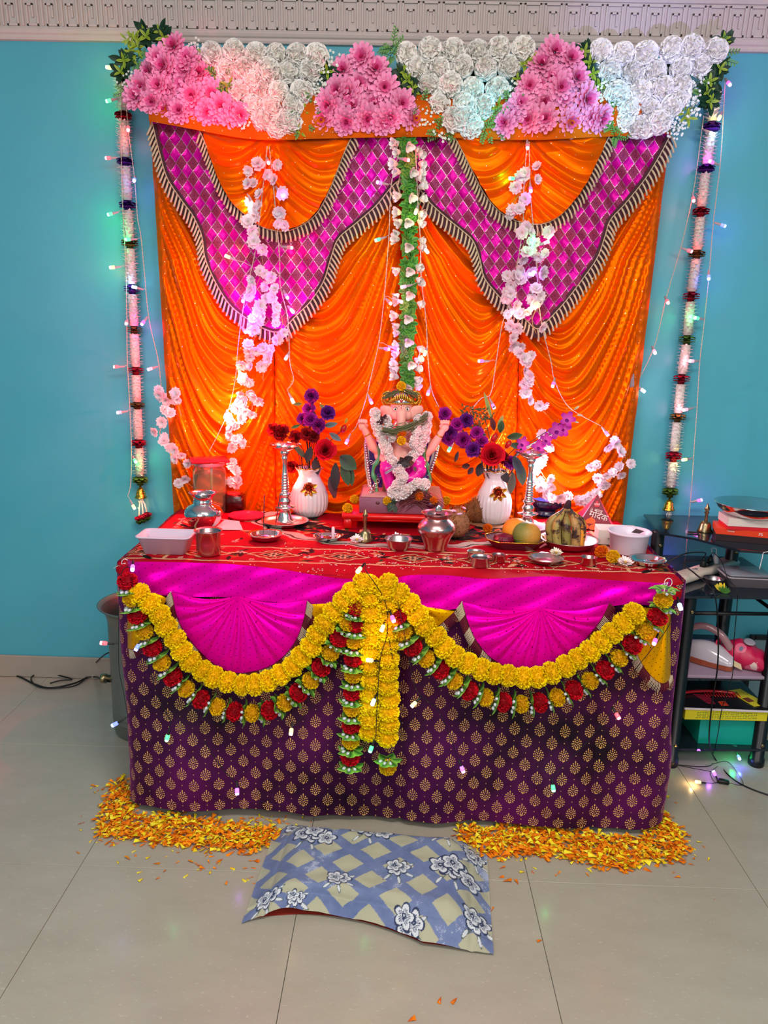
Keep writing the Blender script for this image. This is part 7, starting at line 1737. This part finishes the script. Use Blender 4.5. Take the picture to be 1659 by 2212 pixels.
a = U(219, 1465, 2.47); b_ = U(246, 1466, 2.47); mb.lathe([(0, 0), (.016, 0), (.017, .004), (.017, .018), (.013, .020), (.013, .040), (0, .040)], 16, a, aim(b_-a), cap=False); mb.build('tap', MT['brass'], t)
cordobj([G(-40, 1452, .004), G(30, 1458, .004), G(75, 1478, .004), G(110, 1486, .004), G(160, 1476, .004), G(190, 1463, .010), G(210, 1463, .03), U(222, 1470, 2.47), U(240, 1472, 2.47)], .0035, 'wireb', 'black power cord running along the floor from the left edge to the drum')
cordobj([G(108, 1476, .010), G(130, 1470, .012), G(155, 1467, .012), G(110, 1456, .012), G(75, 1458, .010), G(68, 1470, .008), G(90, 1485, .010), G(150, 1484, .010), G(180, 1470, .012), G(200, 1440, .02), U(225, 1415, 2.66), U(243, 1408, 2.62)], .0028, 'wireb', 'looped black cord on the floor rising behind the steel drum')
# ------------------------------------------------------------------ petals strewn on the floor
rs = np.random.RandomState(12)
from_poly = []
def heap(cells, n, zf, seed):
    out = []
    r_ = random.Random(seed)
    while len(out) < n:
        c = r_.choice(cells); u0, v0, u1, v1 = c; u = r_.uniform(u0, u1); v = r_.uniform(v0, v1); out.append((u, v, r_.random()))
    return out
def inside(u, v):
    if 208 < u < 610:
        e = 1690+ (u-235)*.02 if u < 275 else lerp(1762, 1775, (u-290)/300)
        lo = curve1([(208, 1800), (240, 1812), (330, 1822), (420, 1832), (480, 1838), (560, 1836), (610, 1812)], u)
        up = curve1([(208, 1790), (222, 1738), (240, 1700), (276, 1688), (290, 1758), (350, 1762), (420, 1772), (500, 1780), (560, 1788), (610, 1798)], u)
        return up+4*nz(u*.05, 1) < v < lo+8*nz(u*.04, 3)
    if 985 < u < 1480:
        lo = curve1([(985, 1800), (1020, 1842), (1070, 1852), (1150, 1850), (1230, 1858), (1300, 1872), (1350, 1880), (1400, 1862), (1450, 1862), (1480, 1838)], u)
        up = curve1([(985, 1790), (1060, 1790), (1180, 1786), (1250, 1800), (1330, 1808), (1395, 1808), (1410, 1756), (1440, 1762), (1462, 1790), (1480, 1825)], u)
        return up+4*nz(u*.05, 5) < v < lo+8*nz(u*.04, 7)
    return False
mb = MB(); r_ = random.Random(3); cols_ = [('#d85a06', '#f08a10'), ('#e86a04', '#ff9a14'), ('#c84a04', '#e87a0c'), ('#e0a808', '#f8dc20'), ('#e8c010', '#fae83c')]
def petal_on(P, z, s=1.0, cc=None):
    a = r_.uniform(0, 6.28); c0, c1 = cc or r_.choice(cols_); L = r_.uniform(.014, .030)*s; W = L*r_.uniform(.25, .5); tl_ = r_.uniform(-.3, .5)
    d = Vector((math.cos(a), math.sin(a), tl_*.5)); sd = Vector((-math.sin(a), math.cos(a), r_.uniform(-.5, .5))); up = Vector((0, 0, 1)); B = P+Vector((0, 0, z))
    i0 = mb.v(B, lin(c0)); i1 = mb.v(B+d*L*.55+sd*W*.35+up*.001, lin(c0)); i2 = mb.v(B+d*L*.55-sd*W*.35+up*.001, lin(c0)); i3 = mb.v(B+d*L+sd*W*.55+up*.0005, lin(c1)); i4 = mb.v(B+d*L*.96-sd*W*.55, lin(c1)); i5 = mb.v(B+d*L*.6-up*.001, lin(c1))
    mb.f(i0, i1, i5); mb.f(i0, i5, i2); mb.f(i1, i3, i5); mb.f(i5, i3, i4); mb.f(i5, i4, i2)
n = 0
while n < 3600:
    u, v = r_.choice(((208, 610), (985, 1480))); u = r_.uniform(u, v) if False else r_.uniform(*((208, 610) if r_.random() < .44 else (985, 1480))); v = r_.uniform(1680, 1895)
    if inside(u, v): petal_on(G(u, v, 0), .001+r_.random()**1.6*.012); n += 1
hp = mb.build('marigold_petals', MT['petal'], None, org=(0, 1.9, 0)); tag(hp, 'orange and yellow marigold petals heaped on the floor along the foot of the table', 'petals', kind='stuff')
mb = MB()
for k in range(330):
    cu, cv, su, sv = r_.choice(((400, 1842, 130, 12), (1230, 1870, 170, 16), (1470, 1850, 30, 20), (600, 1790, 50, 10), (240, 1790, 30, 25), (1420, 1740, 16, 22), (480, 1880, 90, 14), (230, 1700, 20, 10), (380, 1757, 60, 3), (560, 1772, 50, 4)))
    u, v = r_.gauss(cu, su), r_.gauss(cv, sv)
    if v > 1692 and not (285 < u < 1400 and v < 1765): petal_on(G(u, v, 0), .001, .7)
for u, v in ((1077, 1897), (1085, 1905), (1078, 1878), (1172, 2031), (988, 2155), (953, 2153), (880, 2208), (1546, 1945), (545, 1860), (520, 1848), (1120, 1912), (1500, 1870), (1370, 1885), (1410, 1885), (1056, 1975)): petal_on(G(u, v, 0), .001, 1.0, cols_[2])
sp = mb.build('scattered_petals', MT['petal'], None, org=(0, 1.8, 0)); tag(sp, 'loose orange petals scattered over the tiles around the heap and the cushion', 'petals', kind='stuff')

# ------------------------------------------------------------------ floral cushion on the floor
NU, NV = 380, 250
CO = {'FL': G(522, 1998, 0), 'FR': G(1066, 2066, 0), 'BL': G(600, 1782, 0), 'BR': G(1050, 1822, 0)}
CO['BL'].z = .0; 
def cush(s, t):    # s across, t from front to back
    P = (CO['FL'].lerp(CO['FR'], s)).lerp(CO['BL'].lerp(CO['BR'], s), t)
    a = max(0, min(1, min(s, 1-s)/.19)); b = max(0, min(1, min(t+.04, 1-t)/.26))
    sm = lambda x: x*x*(3-2*x)
    h = .066*sm(a)**.8*sm(b)**.8
    # front edge pulled in between the corners and lifted at the left
    e = math.exp(-(t/.16)**2)
    P.y += e*(.052*math.sin(PI*min(1, s/.72))**.8 if s < .72 else 0)
    P.y += math.exp(-((1-t)/.2)**2)*0.0
    z = h+.004+.016*e*math.exp(-((s-.17)/.09)**2)+.006*e*abs(math.sin(s*7))*min(1, s*5)
    z += .0035*nz(s*7, t*5)*(.4+a)+.002*nz(s*18, t*14, 3)
    # stitched border seam
    for dd in (abs(s-.085), abs(s-.915), abs(t-.11), abs(t-.90)):
        z -= .0035*math.exp(-(dd/.012)**2)
    P.z = max(.0025, z); return P
S, Tt = np.meshgrid(np.linspace(0, 1, NU+1), np.linspace(0, 1, NV+1), indexing='ij')
def cushcol():
    X = S*1.0; Y = Tt*.62; w = .012*np.sin(Y*23+X*9)
    C = np.zeros(S.shape+(3,)); r0 = np.random.RandomState(2)
    # mottled blue ground
    nse = np.zeros_like(S)
    for sc, am in ((8, .5), (23, .3), (60, .35)):
        g = r0.rand(sc+2, int(sc*.62)+3); xi = np.clip(X*sc, 0, sc); yi = np.clip(Y*sc, 0, int(sc*.62)+1); x0 = xi.astype(int); y0_ = yi.astype(int); fx = xi-x0; fy_ = yi-y0_
        x1 = np.minimum(x0+1, g.shape[0]-1); y1 = np.minimum(y0_+1, g.shape[1]-1)
        nse += am*((g[x0, y0_]*(1-fx)+g[x1, y0_]*fx)*(1-fy_)+(g[x0, y1]*(1-fx)+g[x1, y1]*fx)*fy_)
    nse += .25*r0.rand(*S.shape); nse = np.clip(nse/1.3, 0, 1)[..., None]
    b0_, b1_, b2_ = (np.array(lin(h)) for h in ('#4c5c8c', '#7c88ae', '#a4abc4')); C[:] = b0_*(1-nse)+b1_*nse; C = np.where(nse > .72, b2_, C)
    cream = np.array(lin('#b0ac92')); 
    # lattice of cream squares turned 45 degrees
    p = (X*.98+Y*1.12+.02*np.sin(X*6))/.200; q = (X*.98-Y*1.12+.02*np.sin(Y*7))/.200
    fp, fq = p-np.floor(p), q-np.floor(q); big = (np.floor(p)+np.floor(q))
    m = (np.abs(fp-.5) < .315) & (np.abs(fq-.5) < .315); C[m] = (cream*(.93+.1*nse))[m]
    # flower sprays: white petals with navy centres and fine stems
    navy_, wht, gry = np.array(lin('#2a3556')), np.array(lin('#d4d6dc')), np.array(lin('#5c6a62'))
    def fl(cx, cy, r, rot):
        r = r*1.38
        dx, dy = X-cx, Y-cy; rr = np.hypot(dx, dy); a = np.arctan2(dy, dx)-rot; R0 = r*(.62+.42*np.abs(np.cos(2.5*a)))
        C[rr < R0*1.2] = navy_; C[rr < R0] = wht; C[(rr < R0*.70) & (np.abs(np.sin(12*a)) > .72)] = navy_*1.4; C[rr < r*.26] = navy_; C[rr < r*.10] = wht*.8
    def st(cx, cy, r, a):
        dx, dy = X-cx, Y-cy; p_ = dx*math.cos(a)+dy*math.sin(a); q_ = -dx*math.sin(a)+dy*math.cos(a)
        C[(p_ > 0) & (p_ < r) & (np.abs(q_-.15*p_*np.sin(p_*40)) < .0022)] = gry
        l = ((p_-r)/.022)**2+((q_)/.0065)**2; C[l < 1.25] = gry*.7; C[l < .75] = wht*.92
    for (cx, cy, s_) in ((.20, .42, 1), (.45, .49, 1), (.80, .53, 1), (.36, .16, .8), (.60, .26, .8), (.83, .30, 1.1), (.93, .46, .8), (.93, .10, .9), (.09, .56, .8), (.66, .02, .9), (.08, .06, .8), (.20, .03, .6), (.52, .60, .6)):
        for k in range(4): a = -2.2+.9*k; st(cx, cy, .075*s_, a)
        ks = ((0, 0), (.045, .012), (-.040, .018), (.008, .042), (.075, -.004)) if s_ >= 1 else ((0, 0), (.030, .020), (-.012, .030))
        for i_, (ox, oy) in enumerate(ks): fl(cx+ox*s_, cy+oy*s_, .030*s_, i_*1.3)
    return C
CCs = cushcol(); mb = MB()
idg = [[mb.v(cush(i/NU, j/NV), tuple(CCs[i, j])) for j in range(NV+1)] for i in range(NU+1)]
for i in range(NU):
    for j in range(NV): mb.f(idg[i][j], idg[i+1][j], idg[i+1][j+1], idg[i][j+1])
# underside rim
cu_o = empty('floor_cushion', CO['FL'].lerp(CO['BR'], .5)*1.0, 'blue and cream floral pillow lying flat on the floor in front of the table', 'cushion')
mb.build('pillow_cover', mat('printed_cotton', vcol=True, rough=.8, sheen=.1, bump=.3, bump_scale=400), cu_o)
mb = MB(); mb.grid(lambda s, t: Vector((cush(.10+.8*s, .14+.78*t).x, cush(.10+.8*s, .14+.78*t).y, max(.001, cush(.10+.8*s, .14+.78*t).z-.006))) if False else (lambda q: Vector((q.x, q.y, .0015)))(cush(.04+.92*s, .03+.94*t)), 20, 12); mb.build('pillow_underside', mat('red_underside', '#a83020', .8), cu_o)
# ------------------------------------------------------------------ coloured beams: one from the red disco lamp, the others from added unseen origins
def spot(name, loc, target, col, e, ang, blend=.6, r=.01):
    l = bpy.data.lights.new(name, 'SPOT'); l.energy = e; l.color = col; l.spot_size = math.radians(ang); l.spot_blend = blend; l.shadow_soft_size = r
    o = bpy.data.objects.new(name, l); COL.objects.link(o); o.location = loc; o.rotation_euler = (Vector(target)-Vector(loc)).to_track_quat('-Z', 'Y').to_euler(); return o

LL = G(506, 1104, TZ)+Vector((0, -.01, .085)); LR = G(1180, 1112, TZ)+Vector((0, -.01, .075)); DL = Vector((-.6, .3, 1.1)); DR = Vector((.7, .3, 1.1))  # the last two are added beam origins out of view, without a lamp
spot('red_beam', DL, U(505, 245, 2.64), (1, .02, .08), 330, 8.5, 1); spot('red_beam_low', LL+Vector((0, -.02, .02)), U(560, 760, 2.74), (1, .03, .02), 22, 95, 1)
spot('cyan_beam', DR, U(1062, 250, 2.63), (.05, .8, 1), 150, 6, 1); spot('cyan_beam_right', DR, U(1292, 238, 2.63), (.05, .8, 1), 160, 6.5, 1); spot('blue_beam', DR, U(1400, 180, 2.63), (.35, .5, 1), 70, 13, 1)
spot('pink_beam', DL, U(410, 190, 2.64), (1, .1, .4), 60, 8, 1); spot('violet_beam', DR, U(1480, 40, 2.75), (.5, .3, 1), 60, 22, 1)
def pt(name, P, col, e, r=.012):
    l = bpy.data.lights.new(name, 'POINT'); l.energy = e; l.color = col; l.shadow_soft_size = r; o = bpy.data.objects.new(name, l); COL.objects.link(o); o.location = P
pt('red_lamp_glow', U(497, 888, 2.60), (1, .04, .03), 10); pt('white_lamp_glow', U(1170, 1002, 2.655), (1, .72, .86), 5)
pt('hot_bulb_glow', U(496, 885, 2.685), (1, .4, .34), 1.8); pt('magenta_glow', U(535, 690, 2.60), (1, .03, .55), 3); pt('pink_idol_glow', U(985, 960, 2.42), (1, .12, .25), .6)
pt('red_point_glow', U(640, 1040, 2.63), (1, .05, .03), 2.5)  # red point light near the left vase
